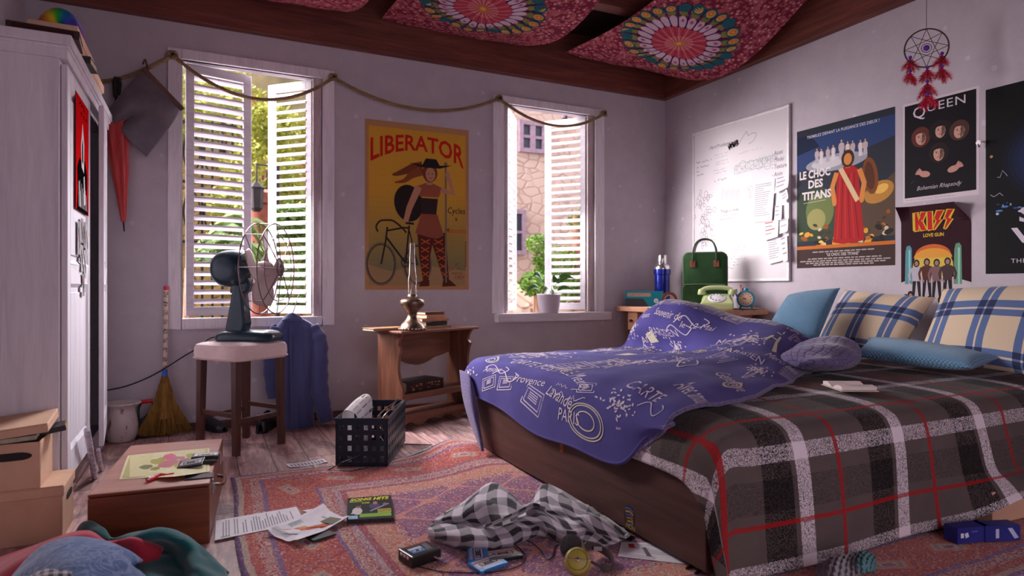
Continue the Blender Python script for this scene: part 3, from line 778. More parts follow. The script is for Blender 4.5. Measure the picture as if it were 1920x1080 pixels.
br = thing('broom', 'straw broom with a patterned paper covered stick leaning on the wall', 'broom', (-.215, 4.90, 0))
STRAW = wood('golden_straw', (96, 68, 30), (140, 104, 50), (176, 138, 76), 2, 40, .85, .2, .5)
mb = MB(); rd = random.Random(11)
for k in range(420):
    a = rd.uniform(-1, 1); dpt = rd.uniform(-1, 1)*(1-.5*a*a); z0 = rd.uniform(.0, .03)+.02*abs(a)
    top = Vector((a*.016, .055+dpt*.012, .385+rd.uniform(-.02, .03))); bot = Vector((a*.165, -.015+dpt*.03, z0)); mid = (top+bot)/2+Vector((a*-.022, .0, .0))
    mb.tube([top, mid, bot+Vector((rd.uniform(-.01, .01), 0, 0))], [.0022, .0026, .0012], 3, caps=False)
mb.lathe([(.02, .36), (.026, .30), (.04, .2), (.06, .12)], 12, o=(0, .035, 0), caps=False)
mb.build('bristles', STRAW, br, smooth=True, fix=False)
MB().lathe([(.016, .345), (.0165, .40)], 14, o=(0, .052, 0)).build('binding', mat('brown_twine', (110, 84, 40)), br, smooth=True)
MB().lathe([(.0165, .40), (.0165, .445)], 14, o=(0, .054, 0)).build('blue_band', mat('blue_tape', (50, 90, 190)), br, smooth=True)
STK = NT('patterned_stick_paper'); v = STK.co(scale=(1, 1, 1)); Z = STK.sep(v)[2]
k = STK.mth('FRACT', STK.mth('MULTIPLY', Z, 16)); bl = STK.mth('MULTIPLY', STK.mth('LESS_THAN', k, .55), STK.mth('GREATER_THAN', STK.noise(v, 130, 3, .6), .5))
STK.base(STK.mix(STK.mth('MULTIPLY', bl, .9), rgb(214, 190, 176), rgb(60, 36, 34))); STK.set(.7)
o = MB().tube([(0, .056, .445), (.006, .085, 1.0)], .0145, 14).build('stick', STK.m, br, smooth=True)
MB().tube([(.006, .085, .985), (.0063, .0862, 1.012)], .0155, 14).build('end_cap', mat('pink_cap', (206, 40, 70)), br, smooth=True)
RM = NT('printed_roll'); v = RM.co(); n1 = RM.noise(v, 34, 4, .6)
RM.base(RM.ramp(n1, [(.4, rgb(206, 196, 202)), (.52, rgb(206, 196, 202)), (.57, rgb(110, 120, 180)), (.61, rgb(206, 190, 190)), (.68, rgb(190, 120, 80))])); RM.set(.6)
for k, (q, tp, rr, lb) in enumerate((((178, 899), (163, 806, 3.66), .014, 'taller rolled map with blue print leaning on the wardrobe door'), ((190, 884), (184, 843, 3.86), .010, 'shorter rolled paper beside the taller map roll'))):
    b = at_z(q[0], q[1], .0); tpt = at_x(tp[0], tp[1], WX+.035+.012*k)
    d = (tpt-b).normalized()
    tag(MB().tube([b+Vector((0, 0, .006)), tpt], rr, 14).build('rolled_map', RM.m, smooth=True), lb, 'paper roll', 'paper rolls by the wardrobe')

# ---- trunk with map, tapes, comb
TRT = wood('pink_brown_lid', (150, 104, 92), (176, 126, 112), (192, 142, 126), 0, 6, .35, .5, .1)
TRB = wood('red_brown_mahogany', (74, 34, 20), (108, 54, 32), (134, 72, 44), 0, 10, .35, .5, .2)
tr = thing('wooden_trunk', 'low red brown wooden trunk with a pinkish lid on the floor', 'trunk', (-.135, 3.19, 0), R(-5))
tw, td, tz = .41, .80, .236
MB().box((-tw/2, -td/2, 0), (tw/2, td/2, .220)).build('trunk_body', TRB, tr, bevel=.004)
mb = MB().box((-tw/2, -td/2, .221), (tw/2, td/2, tz)); mb.mi[1] = 1; mb.build('lid', [TRB, TRT], tr, bevel=.006)
BRASS = mat('brass_metal', (196, 160, 110), (214, 180, 130), 30, .3, .9)
CHRM = mat('chrome_metal', (210, 206, 208), (225, 222, 224), 30, .2, .95)
for y in (-.30, .17): MB().box((tw/2, y-.015, .165), (tw/2+.006, y+.015, .222)).box((tw/2+.006, y-.006, .18), (tw/2+.012, y+.006, .205)).build('latch', CHRM, tr, bevel=.001, segs=1, fix=False)
MB().tube(spline([(tw/2, -.12, .15), (tw/2+.03, -.1, .145), (tw/2+.03, .0, .145), (tw/2, .02, .15)], 6), .008, 8).build('handle', TRB, tr, smooth=True)
mapm = Net([[at_z(224, 899, tz+.002), at_z(270, 896, tz+.002), at_z(330, 893, tz+.018), at_z(393, 884, tz+.002)],
            [at_z(232, 874, tz+.002), at_z(280, 872, tz+.003), at_z(335, 868, tz+.006), at_z(393, 864, tz+.003)],
            [at_z(240, 854, tz+.002), at_z(290, 849, tz+.003), at_z(335, 845, tz+.009), at_z(393, 840, tz+.003)]], 6, 6)
P = Print()
P.rect(.04, .05, .92, .9, (176, 168, 112), 1); P.rect(.055, .07, .89, .86, (206, 198, 150), 2)
rd = random.Random(2)
def blob(P, cx, cy, r, col, l, sd, sy=1.0):
    q = random.Random(sd); P.poly([(cx+r*(.7+.5*q.random())*math.cos(2*PI*k/14), cy+sy*r*(.7+.5*q.random())*math.sin(2*PI*k/14)) for k in range(14)], col, l)
for k, (a, b, r, c) in enumerate(((.55, .5, .11, (190, 116, 124)), (.42, .62, .1, (170, 160, 84)), (.66, .62, .10, (190, 122, 132)), (.72, .42, .1, (190, 170, 80)), (.55, .75, .1, (210, 110, 136)), (.3, .42, .08, (120, 120, 80)), (.18, .2, .07, (206, 110, 130)), (.42, .35, .06, (150, 140, 60)), (.8, .72, .08, (160, 160, 80)))): blob(P, a, b, r, c, 3+k % 2, k, 1.2)
for k in range(9): P.scribble(.12+.08*k, rd.uniform(.12, .85), .12, .02, (90, 80, 60), 6, lw=.003, seed=k)
mb = MB().grid(lambda u, v: mapm(v, u), 18, 18); MAPM = mat('yellow_map_paper', (206, 200, 156), (216, 210, 168), 20, .8)
o = P.build('paper_map', lambda u, v, l=0: mapm(v, u)+Vector((0, 0, .0004+l)), base=mb, basemat=MAPM, step=.0003); tag(o, 'yellowed printed map lying on the trunk lid', 'map')
CASD = mat('dark_cassette_plastic', (34, 32, 36), (44, 42, 46), 30, .35)
def cassette(label, loc, rz, shell, lab, stripe, tilt=(0, 0), group='cassettes', s=1.0):
    t = thing('cassette_tape', label, 'cassette', loc, group=group, rot=(tilt[0], tilt[1], rz)); w, d, h = .15*s, .096*s, .016*s
    MB().prism([(-w/2, -d/2), (w/2, -d/2), (w/2, d/2), (-w/2, d/2)], 0, h, 'xy').build('shell', shell, t, bevel=.002*s, segs=2)
    p = Print(); p.rect(-w*.43, -d*.22, w*.86, d*.62, lab, 1); p.rect(-w*.43, d*.18, w*.86, d*.08, stripe, 2)
    p.rect(-w*.3, -d*.14, w*.6, d*.26, (34, 32, 36), 2); p.rect(-w*.1, -d*.1, w*.2, d*.18, (96, 90, 90), 3)
    for sx in (-1, 1): p.ell(sx*w*.21, 0, d*.09, d*.09, (226, 222, 220), 3, n=14); p.ell(sx*w*.21, 0, d*.045, d*.045, (20, 20, 22), 4, n=8)
    p.scribble(-w*.35, d*.28, w*.6, d*.08, (60, 60, 80), 3, lw=.0012*s, seed=int(abs(rz)*100)+3)
    p.build('paper_label', lambda u, v, l=0: Vector((u, v, h+l)), parent=t, step=.0003)
    MB().prism([(-w*.36, -d/2+.001), (w*.36, -d/2+.001), (w*.32, -d*.28), (-w*.32, -d*.28)], h, h+.002*s, 'xy').build('head_ridge', shell, t)
    return t
q = at_z(383, 866, tz+.006); cassette('black cassette lying flat, lower one of the pair on the map', q, R(-8), CASD, (200, 190, 110), (210, 180, 60), group='cassettes on the trunk', s=.72)
q = at_z(386, 857, tz+.02); cassette('black cassette with a white label on top of another on the map', q, R(-8), CASD, (226, 222, 224), (190, 186, 190), group='cassettes on the trunk', s=.72)
q = at_z(359, 871, tz+.016); cassette('black cassette propped up slanting beside the stacked pair', q, R(-14), CASD, (200, 196, 200), (80, 80, 90), (R(14), R(-8)), 'cassettes on the trunk', .66)
q = at_z(374, 894, tz+.001); o = MB().box((-.052, -.034, 0), (.052, .034, .004)).build('black_card', mat('glossy_black_card', (40, 36, 42), (54, 50, 56), 9, .2)); o.location = q; o.rotation_euler = (0, 0, R(-3)); tag(o, 'glossy dark case lying on the trunk lid in front of the map', 'case')
pts = [at_z(a, b, tz+.009) for a, b in ((277, 900), (288, 896), (300, 892), (312, 892), (326, 891))]
t = thing('pocket_knife', 'red pocket knife lying on the trunk in front of the map', 'knife', pts[2])
mb = MB(); SP = [p-pts[2] for p in spline(pts, 6)]; mb.tube(SP, [.008+.003*abs(math.cos(i*.26)) for i in range(len(SP))], 10); mb.build('handle', mat('red_enamel', (196, 30, 44), (214, 60, 70), 60, .3), t, smooth=True)
MB().ball(pts[0]-pts[2]+Vector((.004, 0, .004)), .0075, 8).build('end_rivet', CHRM, t, smooth=True)
# ================================================================== STOOL, FAN, JACKET, ROPE LINE
SEATF = weave('pale_linen_upholstery', (206, 180, 178), (226, 202, 198), 420)
DKWOOD = wood('dark_brown_stool_wood', (52, 28, 24), (80, 44, 36), (104, 62, 50), 2, 14, .4, .5, .2)
ST = thing('stool', 'tall dark wooden stool with pale padded seat holding the fan', 'stool', (.235, 4.382, 0), R(35))
h2 = .165
LEGS = [(-h2, -h2), (h2, -h2), (h2, h2), (-h2, h2)]
def rsq(h, r, n=6):
    pts = []
    for cx, cy, a0 in ((h-r, h-r, 0), (-h+r, h-r, 90), (-h+r, -h+r, 180), (h-r, -h+r, 270)):
        for k in range(n+1): a = R(a0+90*k/n); pts.append((cx+r*math.cos(a), cy+r*math.sin(a)))
    return pts
mb = MB(); prof = [(.0, .56), (.205, .56), (.212, .566), (.215, .60), (.213, .635), (.205, .652), (.18, .662), (.1, .668), (.0, .669)]
rings = [(rsq(max(h, .002), max(h, .002)*.34), z) for h, z in prof]; n = len(rings[0][0]); vs = [(x, y, z) for r_, z in rings for x, y in r_]
mb.add(vs, [(i*n+k, i*n+(k+1) % n, (i+1)*n+(k+1) % n, (i+1)*n+k) for i in range(len(rings)-1) for k in range(n)])
seat = mb.build('seat', SEATF, ST, smooth=True)
mb = MB()
ring = rsq(.2165, .073, 10); per = []
for i in range(len(ring)):
    a, b = Vector((*ring[i], 0)), Vector((*ring[(i+1) % len(ring)], 0)); L = (b-a).length; m = max(1, round(L/.0125))
    per += [a+(b-a)*k/m for k in range(m)]
for p in per: mb.ball((p.x, p.y, .572), .0042, 4)
mb.build('nail_trim', mat('pale_studs', (210, 196, 190), rough=.35), seat, smooth=True, fix=False)
for x, y in LEGS: MB().bar((x*1.02, y*1.02, 0), (x*.98, y*.98, .56), .036, .036, (0, 1, 0), .046, .046).build('leg', DKWOOD, ST, bevel=.003)
for i in range(4):
    a, b = LEGS[i], LEGS[(i+1) % 4]; z = (.20, .235, .20, .235)[i]
    MB().bar((a[0], a[1], z), (b[0], b[1], z), .018, .028).build('stretcher', DKWOOD, ST, bevel=.002)

FM = mat('dark_teal_enamel', (16, 42, 56), (20, 50, 66), 8, .3, coat=.4)
CAGE = mat('grey_cage_wire', (116, 100, 104), (136, 120, 122), 20, .35, .8)
BLADE = mat('grey_fan_blade', (176, 156, 156), (190, 170, 168), 8, .4)
fz = .6685
FA = R(-28.7)                                          # the way the fan looks
fan = thing('desk_fan', 'vintage dark teal electric fan with a wire cage on the stool', 'fan', (.285, 4.40, fz), FA)
def base_sec(w, d, z, r): return [(x, y, z) for x, y in [(a*w, b*d) for a, b in rsq(1, .5, 5)]]
secs = [(.185, .125, 0), (.19, .13, .01), (.185, .125, .035), (.16, .105, .055), (.13, .08, .062), (.002, .002, .064)]
mb = MB(); vs = []; n = len(rsq(1, .5, 5))
for w, d, z in secs: vs += base_sec(w, d, z, .4)
mb.add(vs, [(i*n+k, i*n+(k+1) % n, (i+1)*n+(k+1) % n, (i+1)*n+k) for i in range(len(secs)-1) for k in range(n)])
mb.build('base', FM, fan, smooth=True)
hz = at_d(467, 503, 3.98).z-fz                     # height of the motor axis over the seat
mb = MB(); MX = -.065
mb.prism([(-.145, .05), (-.02, .05), (-.005, .11), (-.03, hz-.12), (-.03, hz-.06), (-.09, hz-.06), (-.095, hz-.14)], -.05, .05)
mb.build('neck', FM, fan, bevel=.018, segs=3)
MB().prism([(-.115, hz-.16), (.0, hz-.15), (.02, hz-.1), (.0, hz-.05), (-.10, hz-.05)], -.045, .045).build('yoke', FM, fan, bevel=.016, segs=3)
r_ = .118
prof = [(.0, -.175), (.05, -.168), (.085, -.15), (.107, -.12), (.118, -.08), (.12, -.02), (.12, .015), (.112, .03), (.108, .03), (.108, .05), (.09, .062), (.04, .075), (.02, .085)]
MB().lathe(prof, 40, o=(MX, 0, hz), axis='x').build('motor', FM, fan, smooth=True)
CX0 = .065; CX1 = .175; CR = .287                          # back and front rings of the cage
def circ(x, r, n=64): return [(x, r*math.cos(2*PI*k/n), hz+r*math.sin(2*PI*k/n)) for k in range(n)]
mb = MB()
mb.tube(circ(CX0, CR), .0042, 6, True); mb.tube(circ(CX1, CR*.99), .0042, 6, True); mb.tube(circ(CX1+.012, CR*.72), .0028, 6, True)
mb.build('cage_ring', CAGE, fan, smooth=True, fix=False)
mb = MB()
for k in range(8):
    a = 2*PI*k/8+.0; c, s_ = math.cos(a), math.sin(a); P2 = lambda x, r: (x, r*c, hz+r*s_)
    mb.tube([P2(CX0-.02, .06), P2(CX0-.005, .16), P2(CX0, CR)], .0028, 5); mb.tube([P2(CX0, CR), P2(CX1, CR*.99)], .0034, 5); mb.tube([P2(CX1, CR*.99), P2(CX1+.012, CR*.72), P2(CX1+.025, .05)], .0034, 5)
mb.build('cage_wires', CAGE, fan, smooth=True, fix=False)
MB().lathe([(.0, .012), (.026, .012), (.03, .006), (.05, .004), (.054, 0), (.05, -.006), (.0, -.008)], 32, o=(CX1+.026, 0, hz), axis='x').build('badge', CAGE, fan, smooth=True)
MB().lathe([(.0, .05), (.03, .05), (.045, .035), (.05, .0), (.045, -.03), (.02, -.04)], 28, o=(CX0+.03, 0, hz), axis='x').build('hub', BLADE, fan, smooth=True)
for k in range(4):
    a0 = R(45+90*k+38)
    def bl(u, v, a0=a0):
        r = .04+u*.20; wd = .30+.42*math.sin(min(1, u*1.15)*PI*.8); a = a0+(v-.5)*wd*1.7*(1.0 if u < .85 else 1-(u-.85)*2.2)
        return Vector((CX0+.03+(v-.5)*.07*(1-.3*u), r*math.cos(a), hz+r*math.sin(a)))
    MB().grid(bl, 12, 10).build('blade', BLADE, fan, smooth=True, solid=.003)
# power cord of the fan falling behind the stool to the left
pts = [at_y(372, 652, 4.62), at_y(345, 668, 4.8), at_y(310, 690, 4.9), at_y(280, 707, 4.95), at_y(240, 723, 4.97), at_y(205, 731, 4.98), at_y(180, 733, 4.98)]
tag(MB().tube(spline([Vector((.16, 4.50, fz+.03)), Vector((.06, 4.66, fz+.0))]+pts, 8), .0045, 6).build('power_cord', DPM, smooth=True), 'thin black fan cord sagging along the wall to the wardrobe', 'cord')

# ---- jacket on a wire hanger hooked over the window casing
JK = NT('blue_corduroy'); v = JK.co(scale=(1, 1, .12)); n1 = JK.noise(v, 9, 4); n2 = JK.noise(JK.co(scale=(1, 1, .02)), 260, 2)
JK.base(JK.mix(JK.rampf(n1, .3, .7), rgb(62, 68, 112), rgb(92, 98, 146))); JK.bump(n2, .3, .004); JK.set(.9, 0, .2, .6)
jo = at_y(545, 600, 4.84); jk = thing('jacket', 'blue corduroy jacket on a wire hanger below the left window', 'jacket', (jo.x, 4.84, 0))
def jsec(rows):          # rows: (pixel y, left px, right px, depth front, depth back)
    out = []
    for py, a, b, df, db in rows:
        A, B = at_y(a, py, 4.84), at_y(b, py, 4.84); cx = (A.x+B.x)/2-jo.x; hw = (B.x-A.x)/2; z = A.z; ring = []
        for k in range(20):
            t = 2*PI*k/20; x, y = math.cos(t), math.sin(t)
            f = .016*math.sin(t*7+z*3)*min(1, (1.0-z)*1.2) if y < 0 else 0
            ring.append(Vector((cx+hw*x, (db if y > 0 else df)*y*abs(y)**-.25 if abs(y) > 1e-6 else 0, z))+Vector((0, f, 0)))
        out.append(ring+[ring[0]])
    return out
body = jsec([(590, 542, 554, .02, .02), (597, 533, 564, .035, .025), (607, 523, 582, .05, .035), (622, 515, 595, .07, .05), (650, 513, 602, .085, .06), (690, 516, 594, .085, .06), (730, 518, 588, .08, .05), (770, 522, 586, .08, .05), (806, 526, 588, .082, .05)])
MB().grid((lambda nn: lambda u, v: nn(u, v))(Net(body, 4, 3)), 32, 60).build('jacket_body', JK.m, jk, smooth=True, solid=.008)
def sleeve(path, rad):
    pts = spline([at_y(a, b, y)-Vector((jo.x, 4.84, 0)) for a, b, y in path], 8); n = len(pts)
    rr = [rad[min(len(rad)-1, int(i/(n-1)*(len(rad)-1)))]*(1-(i/(n-1)*(len(rad)-1)) % 1)+rad[min(len(rad)-1, int(i/(n-1)*(len(rad)-1))+1)]*((i/(n-1)*(len(rad)-1)) % 1) for i in range(n)]
    rr = [r*(1+.06*math.sin(i*1.3)+.03*math.sin(i*2.9)) for i, r in enumerate(rr)]
    return MB().tube(pts, rr, 18, caps=False).build('sleeve', JK.m, jk, smooth=True, solid=.008)
sleeve([(584, 612, 4.84), (596, 640, 4.82), (597, 680, 4.80), (599, 725, 4.79), (606, 765, 4.78), (613, 790, 4.77)], [.045, .064, .066, .06, .054, .048])
sleeve([(524, 612, 4.85), (514, 650, 4.87), (512, 700, 4.88), (516, 745, 4.88)], [.05, .07, .062, .05])
mb = MB(); mb.add([], [])
col = [[at_y(a, b, y)-Vector((jo.x, 4.84, 0)) for a, b, y in r] for r in ([(532, 596, 4.82), (540, 590, 4.80), (548, 587, 4.79), (556, 590, 4.80), (566, 596, 4.82)], [(529, 602, 4.80), (536, 600, 4.775), (546, 600, 4.765), (556, 600, 4.775), (566, 604, 4.80)])]
mb.grid((lambda nn: lambda u, v: nn(u, v))(Net(col, 5, 4)), 5, 16).build('collar', JK.m, jk, smooth=True, solid=.01)
for a, b, c, d in ((545, 612, 547, 804),): MB().tube([at_y(a, b, 4.756)-Vector((jo.x, 4.84, 0)), at_y(a, (b+d)/2, 4.745)-Vector((jo.x, 4.84, 0)), at_y(c, d, 4.745)-Vector((jo.x, 4.84, 0))], .008, 6).build('placket', JK.m, jk, smooth=True)
hk = [at_y(a, b, y)-Vector((jo.x, 4.84, 0)) for a, b, y in ((548, 590, 4.85), (553, 575, 4.88), (557, 562, 4.93), (560, 553, 4.985), (562, 548, 5.02))]
hg = thing('wire_hanger', 'wire hanger holding the blue jacket from the left window', 'hanger', (jo.x, 4.84, 0))
MB().tube(spline(hk, 6), .003, 6).build('hook', CAGE, hg, smooth=True)
MB().tube([at_y(526, 612, 4.87)-Vector((jo.x, 4.84, 0)), hk[0], at_y(584, 612, 4.87)-Vector((jo.x, 4.84, 0))], .003, 6).build('shoulder_wire', CAGE, hg, smooth=True)

# ---- rope line strung over the windows, with its knots
ROPE = wood('hemp_rope', (96, 78, 52), (138, 114, 80), (168, 142, 104), 0, 30, .9, .2, .5)
kn = [Vector((-.166, BACK-.05, 2.598)), Vector((.913, BACK-.05, 2.601)), Vector((2.304, BACK-.05, 2.62)), Vector((3.375, BACK-.05, 2.618))]
def cat_(a, b, sag, n=40): return [a+(b-a)*(i/n)+Vector((0, -.012*math.sin(PI*i/n), -sag*4*(i/n)*(1-i/n))) for i in range(n)]
path = [at_y(160, 153, BACK-.05), at_y(200, 152, BACK-.05), at_y(240, 143, BACK-.055), at_y(285, 124, BACK-.055)]
path = spline(path+[kn[0]], 8)[:-1]+cat_(kn[0], kn[1], .235)+cat_(kn[1], kn[2], .172)+cat_(kn[2], kn[3], .172)+[kn[3]]
def strands(path, R0, r, pitch, n=3, step=.007):
    P = [path[0]]; acc = 0                       # resample evenly
    for a, b in zip(path, path[1:]):
        L = (b-a).length; d = step-acc
        while d <= L: P.append(a+(b-a)*d/L); d += step
        acc = (acc+L) % step
    mb = MB()
    for s in range(n):
        pts = []
        for i, p in enumerate(P):
            t = (P[min(i+1, len(P)-1)]-P[max(i-1, 0)]).normalized(); u = t.cross(Vector((0, 1, 0))).normalized(); w_ = t.cross(u)
            a = 2*PI*(i*step/pitch+s/n); pts.append(p+u*R0*math.cos(a)+w_*R0*math.sin(a))
        mb.tube(pts, r, 6)
    return mb
mb = strands(path, .0062, .0075, .06)
for k in kn:
    for q in range(3):
        a0 = q*1.1; mb.tube([k+Vector((.02*math.cos(t)*math.cos(a0)+(.012*q-.012), -.006+.010*math.sin(t*2+q), .021*math.sin(t))) for t in [2*PI*i/16 for i in range(16)]], .0085, 6, True)
tag(mb.build('rope', ROPE, smooth=True, fix=False), 'twisted hemp rope strung and knotted above both windows', 'rope')
for q, k in enumerate(kn):
    o = MB().cyl((0, 0, 0), (0, .045, 0), .006, n=10).ball((0, -.004, 0), .011, 6).build('rope_nail', IRON, smooth=True); o.location = k+Vector((0, -.018, .0))
    tag(o, ['dark nail holding the rope at the top left of the left window', 'dark nail holding the rope at the top right of the left window', 'dark nail holding the rope at the top left of the right window', 'dark nail holding the rope at the top right of the right window'][q], 'nail', 'nails of the rope')
# grey shorts on a wooden hanger, closed red umbrella
SH = weave('grey_felt', (92, 84, 92), (118, 108, 116), 300)
so = at_y(272, 220, 4.90); sh = thing('shorts', 'grey felt shorts hanging crooked from the rope by the wardrobe', 'shorts', so)
def shp(a, b, y): return at_y(a, b, y)-so
def panel(front):
    s = -1 if front else 1; D = lambda k: 4.90+s*k
    return Net([[shp(258, 141, D(.012)), shp(232, 170, D(.05)), shp(208, 200, D(.045)), shp(202, 206, D(.004))],
                [shp(274, 138, D(.035)), shp(252, 178, D(.075)), shp(226, 212, D(.07)), shp(213, 232, D(.004))],
                [shp(302, 160, D(.04)), shp(278, 196, D(.08)), shp(250, 217, D(.03)), shp(243, 221, D(.0))],
                [shp(322, 180, D(.04)), shp(292, 216, D(.085)), shp(255, 236, D(.07)), shp(229, 246, D(.035))],
                [shp(341, 203, D(.004)), shp(320, 236, D(.05)), shp(292, 272, D(.05)), shp(275, 294, D(.004))]], 8, 8)
for fr_ in (True, False): MB().grid((lambda nn: lambda u, v: nn(u, v))(panel(fr_)), 30, 24).build('front_panel' if fr_ else 'back_panel', SH, sh, smooth=True, solid=.006)
HB = wood('brown_hanger_wood', (70, 44, 38), (98, 64, 54), (118, 80, 68), 0, 12, .5)
hh = thing('clothes_hanger', 'brown wooden hanger tilted along the waist of the grey shorts', 'hanger', so)
MB().bar(shp(268, 128, 4.86), shp(343, 206, 4.86), .022, .03).build('hanger_bar', HB, hh, bevel=.003)
MB().tube(spline([shp(280, 145, 4.86), shp(276, 125, 4.88), shp(272, 112, 4.92), shp(268, 120, 4.96)], 6), .006, 8).build('hook', HB, hh, smooth=True)
MB().tube([shp(216, 182, 4.93), shp(214, 155, 4.93), shp(217, 146, 4.94), shp(223, 147, 4.95), shp(225, 158, 4.96), shp(222, 178, 4.96)], .012, 8).build('strap', mat('black_strap', (28, 26, 28)), hh, smooth=True)
UM = NT('coral_umbrella_cloth'); v = UM.co(scale=(1, 1, .1)); UM.base(UM.mix(UM.rampf(UM.noise(v, 26, 3), .35, .65), rgb(166, 50, 52), rgb(200, 76, 74))); UM.set(.7, 0, .3, .3)
um = thing('umbrella', 'closed coral red umbrella hanging point down beside the wardrobe', 'umbrella', at_y(233, 420, 4.93))
uo = Vector(um.location); rows = []
for (a, b, w_) in ((217, 208, 12), (218, 225, 15), (220, 265, 14.5), (224, 310, 12), (227, 350, 8.5), (230, 390, 5), (231.5, 416, 3)):
    c_ = at_y(a, b, 4.93)-uo; rw = w_*.0037; ring = []
    for k in range(24): t = 2*PI*k/24+b*.004; f = 1+.22*math.cos(t*6); ring.append(c_+Vector((rw*f*math.cos(t), rw*f*.8*math.sin(t), 0)))
    rows.append(ring+[ring[0]])
MB().grid((lambda nn: lambda u, v: nn(u, v))(Net(rows, 4, 2)), 28, 48).build('canopy', UM.m, um, smooth=True, solid=.003)
MB().cyl(at_y(231, 412, 4.93)-uo, at_y(233, 434, 4.93)-uo, .006, .004, 8).build('tip', DPM, um, smooth=True)
MB().tube(spline([at_y(217, 212, 4.95)-uo, at_y(218, 185, 4.96)-uo, at_y(219, 158, 4.965)-uo, at_y(222, 149, 4.965)-uo, at_y(226, 157, 4.965)-uo], 5), .007, 8).build('handle', DPM, um, smooth=True)
# black shoes under the stool
SHOE = mat('black_leather', (20, 20, 24), (32, 32, 36), 18, .3, spec=.5)
def shoe(label, px, py, rz, sc=1.0):
    t = thing('shoe', label, 'shoe', at_z(px, py), rz, group='black shoes under the stool')
    n = 12; rows = []
    for i, (x, w_, h) in enumerate(((-.14, .015, .05), (-.13, .034, .085), (-.09, .04, .092), (-.04, .038, .085), (.01, .042, .074), (.07, .048, .06), (.12, .042, .045), (.148, .015, .025))):
        rows.append([Vector((x, w_*math.cos(a), .012+h*max(0, math.sin(a))**.8)) for a in [PI*k/n for k in range(n+1)]])
    MB().grid((lambda nn: lambda u, v: nn(u, v))(Net(rows, 4, 2)), 28, 24).build('upper', SHOE, t, smooth=True)
    MB().prism([(x, s*w_*1.08) for s in (1, -1) for x, w_ in (lambda L: L if s > 0 else L[::-1])([(-.145, .02), (-.12, .036), (-.05, .034), (.02, .042), (.08, .048), (.13, .036), (.152, .012)])], 0, .016, 'xy').build('sole', DPM, t)
    return t
shoe('black shoe beside the rear left leg of the stool', 398, 806, R(-60)); shoe('shiny black shoe beneath the blue jacket, nearer of that pair', 499, 805, R(70))
shoe('black shoe behind the shiny one against the wall', 494, 790, R(100))
# ================================================================== BED, BLANKET, DUVET, PILLOWS
BEDW = wood('dark_walnut_board', (54, 33, 30), (76, 48, 43), (96, 62, 54), 1, 7, .55, .3, .15)
BEDWX = wood('dark_walnut_rail', (40, 24, 22), (58, 36, 32), (76, 48, 42), 0, 7, .55, .35, .15)
BX0, BY0, BY1 = 1.545, 1.665, 3.664
bed = thing('bed', 'wide bed with dark walnut foot board against the poster wall', 'bed', (2.83, 2.66, 0))
rel(MB().box((BX0, BY0, .03), (BX0+.03, BY1, .37)).build('foot_board', BEDW, bed, bevel=.004), bed)
for y in (BY0, BY1-.03): rel(MB().box((BX0+.03, y, .16), (4.10, y+.03, .30)).build('side_rail', BEDWX, bed, bevel=.003), bed)
for x, y in ((BX0+.04, BY0+.04), (BX0+.04, BY1-.1), (4.03, BY0+.04), (4.03, BY1-.1), (2.8, 2.6)): rel(MB().box((x, y, .0145), (x+.06, y+.06, .29)).build('leg', BEDW, bed), bed)
rel(MB().box((BX0+.035, BY0+.032, .20), (4.10, BY1-.032, .22)).build('slat_base', BEDWX, bed), bed)
rel(MB().box((BX0+.035, BY0+.035, .305), (4.11, BY1-.035, .485)).build('mattress', weave('mattress_ticking', (190, 184, 186), (206, 200, 202)), bed, bevel=.03, segs=3), bed)
P = Print(); P.ell(0, 0, .036, .05, (60, 50, 46), 1)
for k in range(6): P.line([(-.028+.004*k, .03-.012*k), (.0+.004*k, .036-.012*k), (.026, .028-.012*k)], .006, ((70, 90, 170), (190, 130, 40), (60, 80, 160), (170, 90, 40), (150, 140, 60), (80, 90, 150))[k], 2)
P.text('MON', -.02, -.045, .026, (190, 150, 60), 3, hs=.026)
tag(P.build('sticker', lambda u, v, l=0: Vector((BX0-.0008-l, at_x(1180, 970, BX0).y-u, at_x(1180, 970, BX0).z+v))), 'colourful oval sticker low on the dark bed foot board', 'sticker')
P = Print(); P.ell(0, 0, .02, .026, (120, 70, 44), 1); P.ell(0, 0, .013, .018, (190, 100, 50), 2); P.ell(0, 0, .006, .01, (90, 60, 60), 3)
tag(P.build('sticker', lambda u, v, l=0: Vector((BX0-.0008-l, at_x(1053, 840, BX0).y-u, at_x(1053, 840, BX0).z+v))), 'small orange sticker under the duvet hem on the foot board', 'sticker')

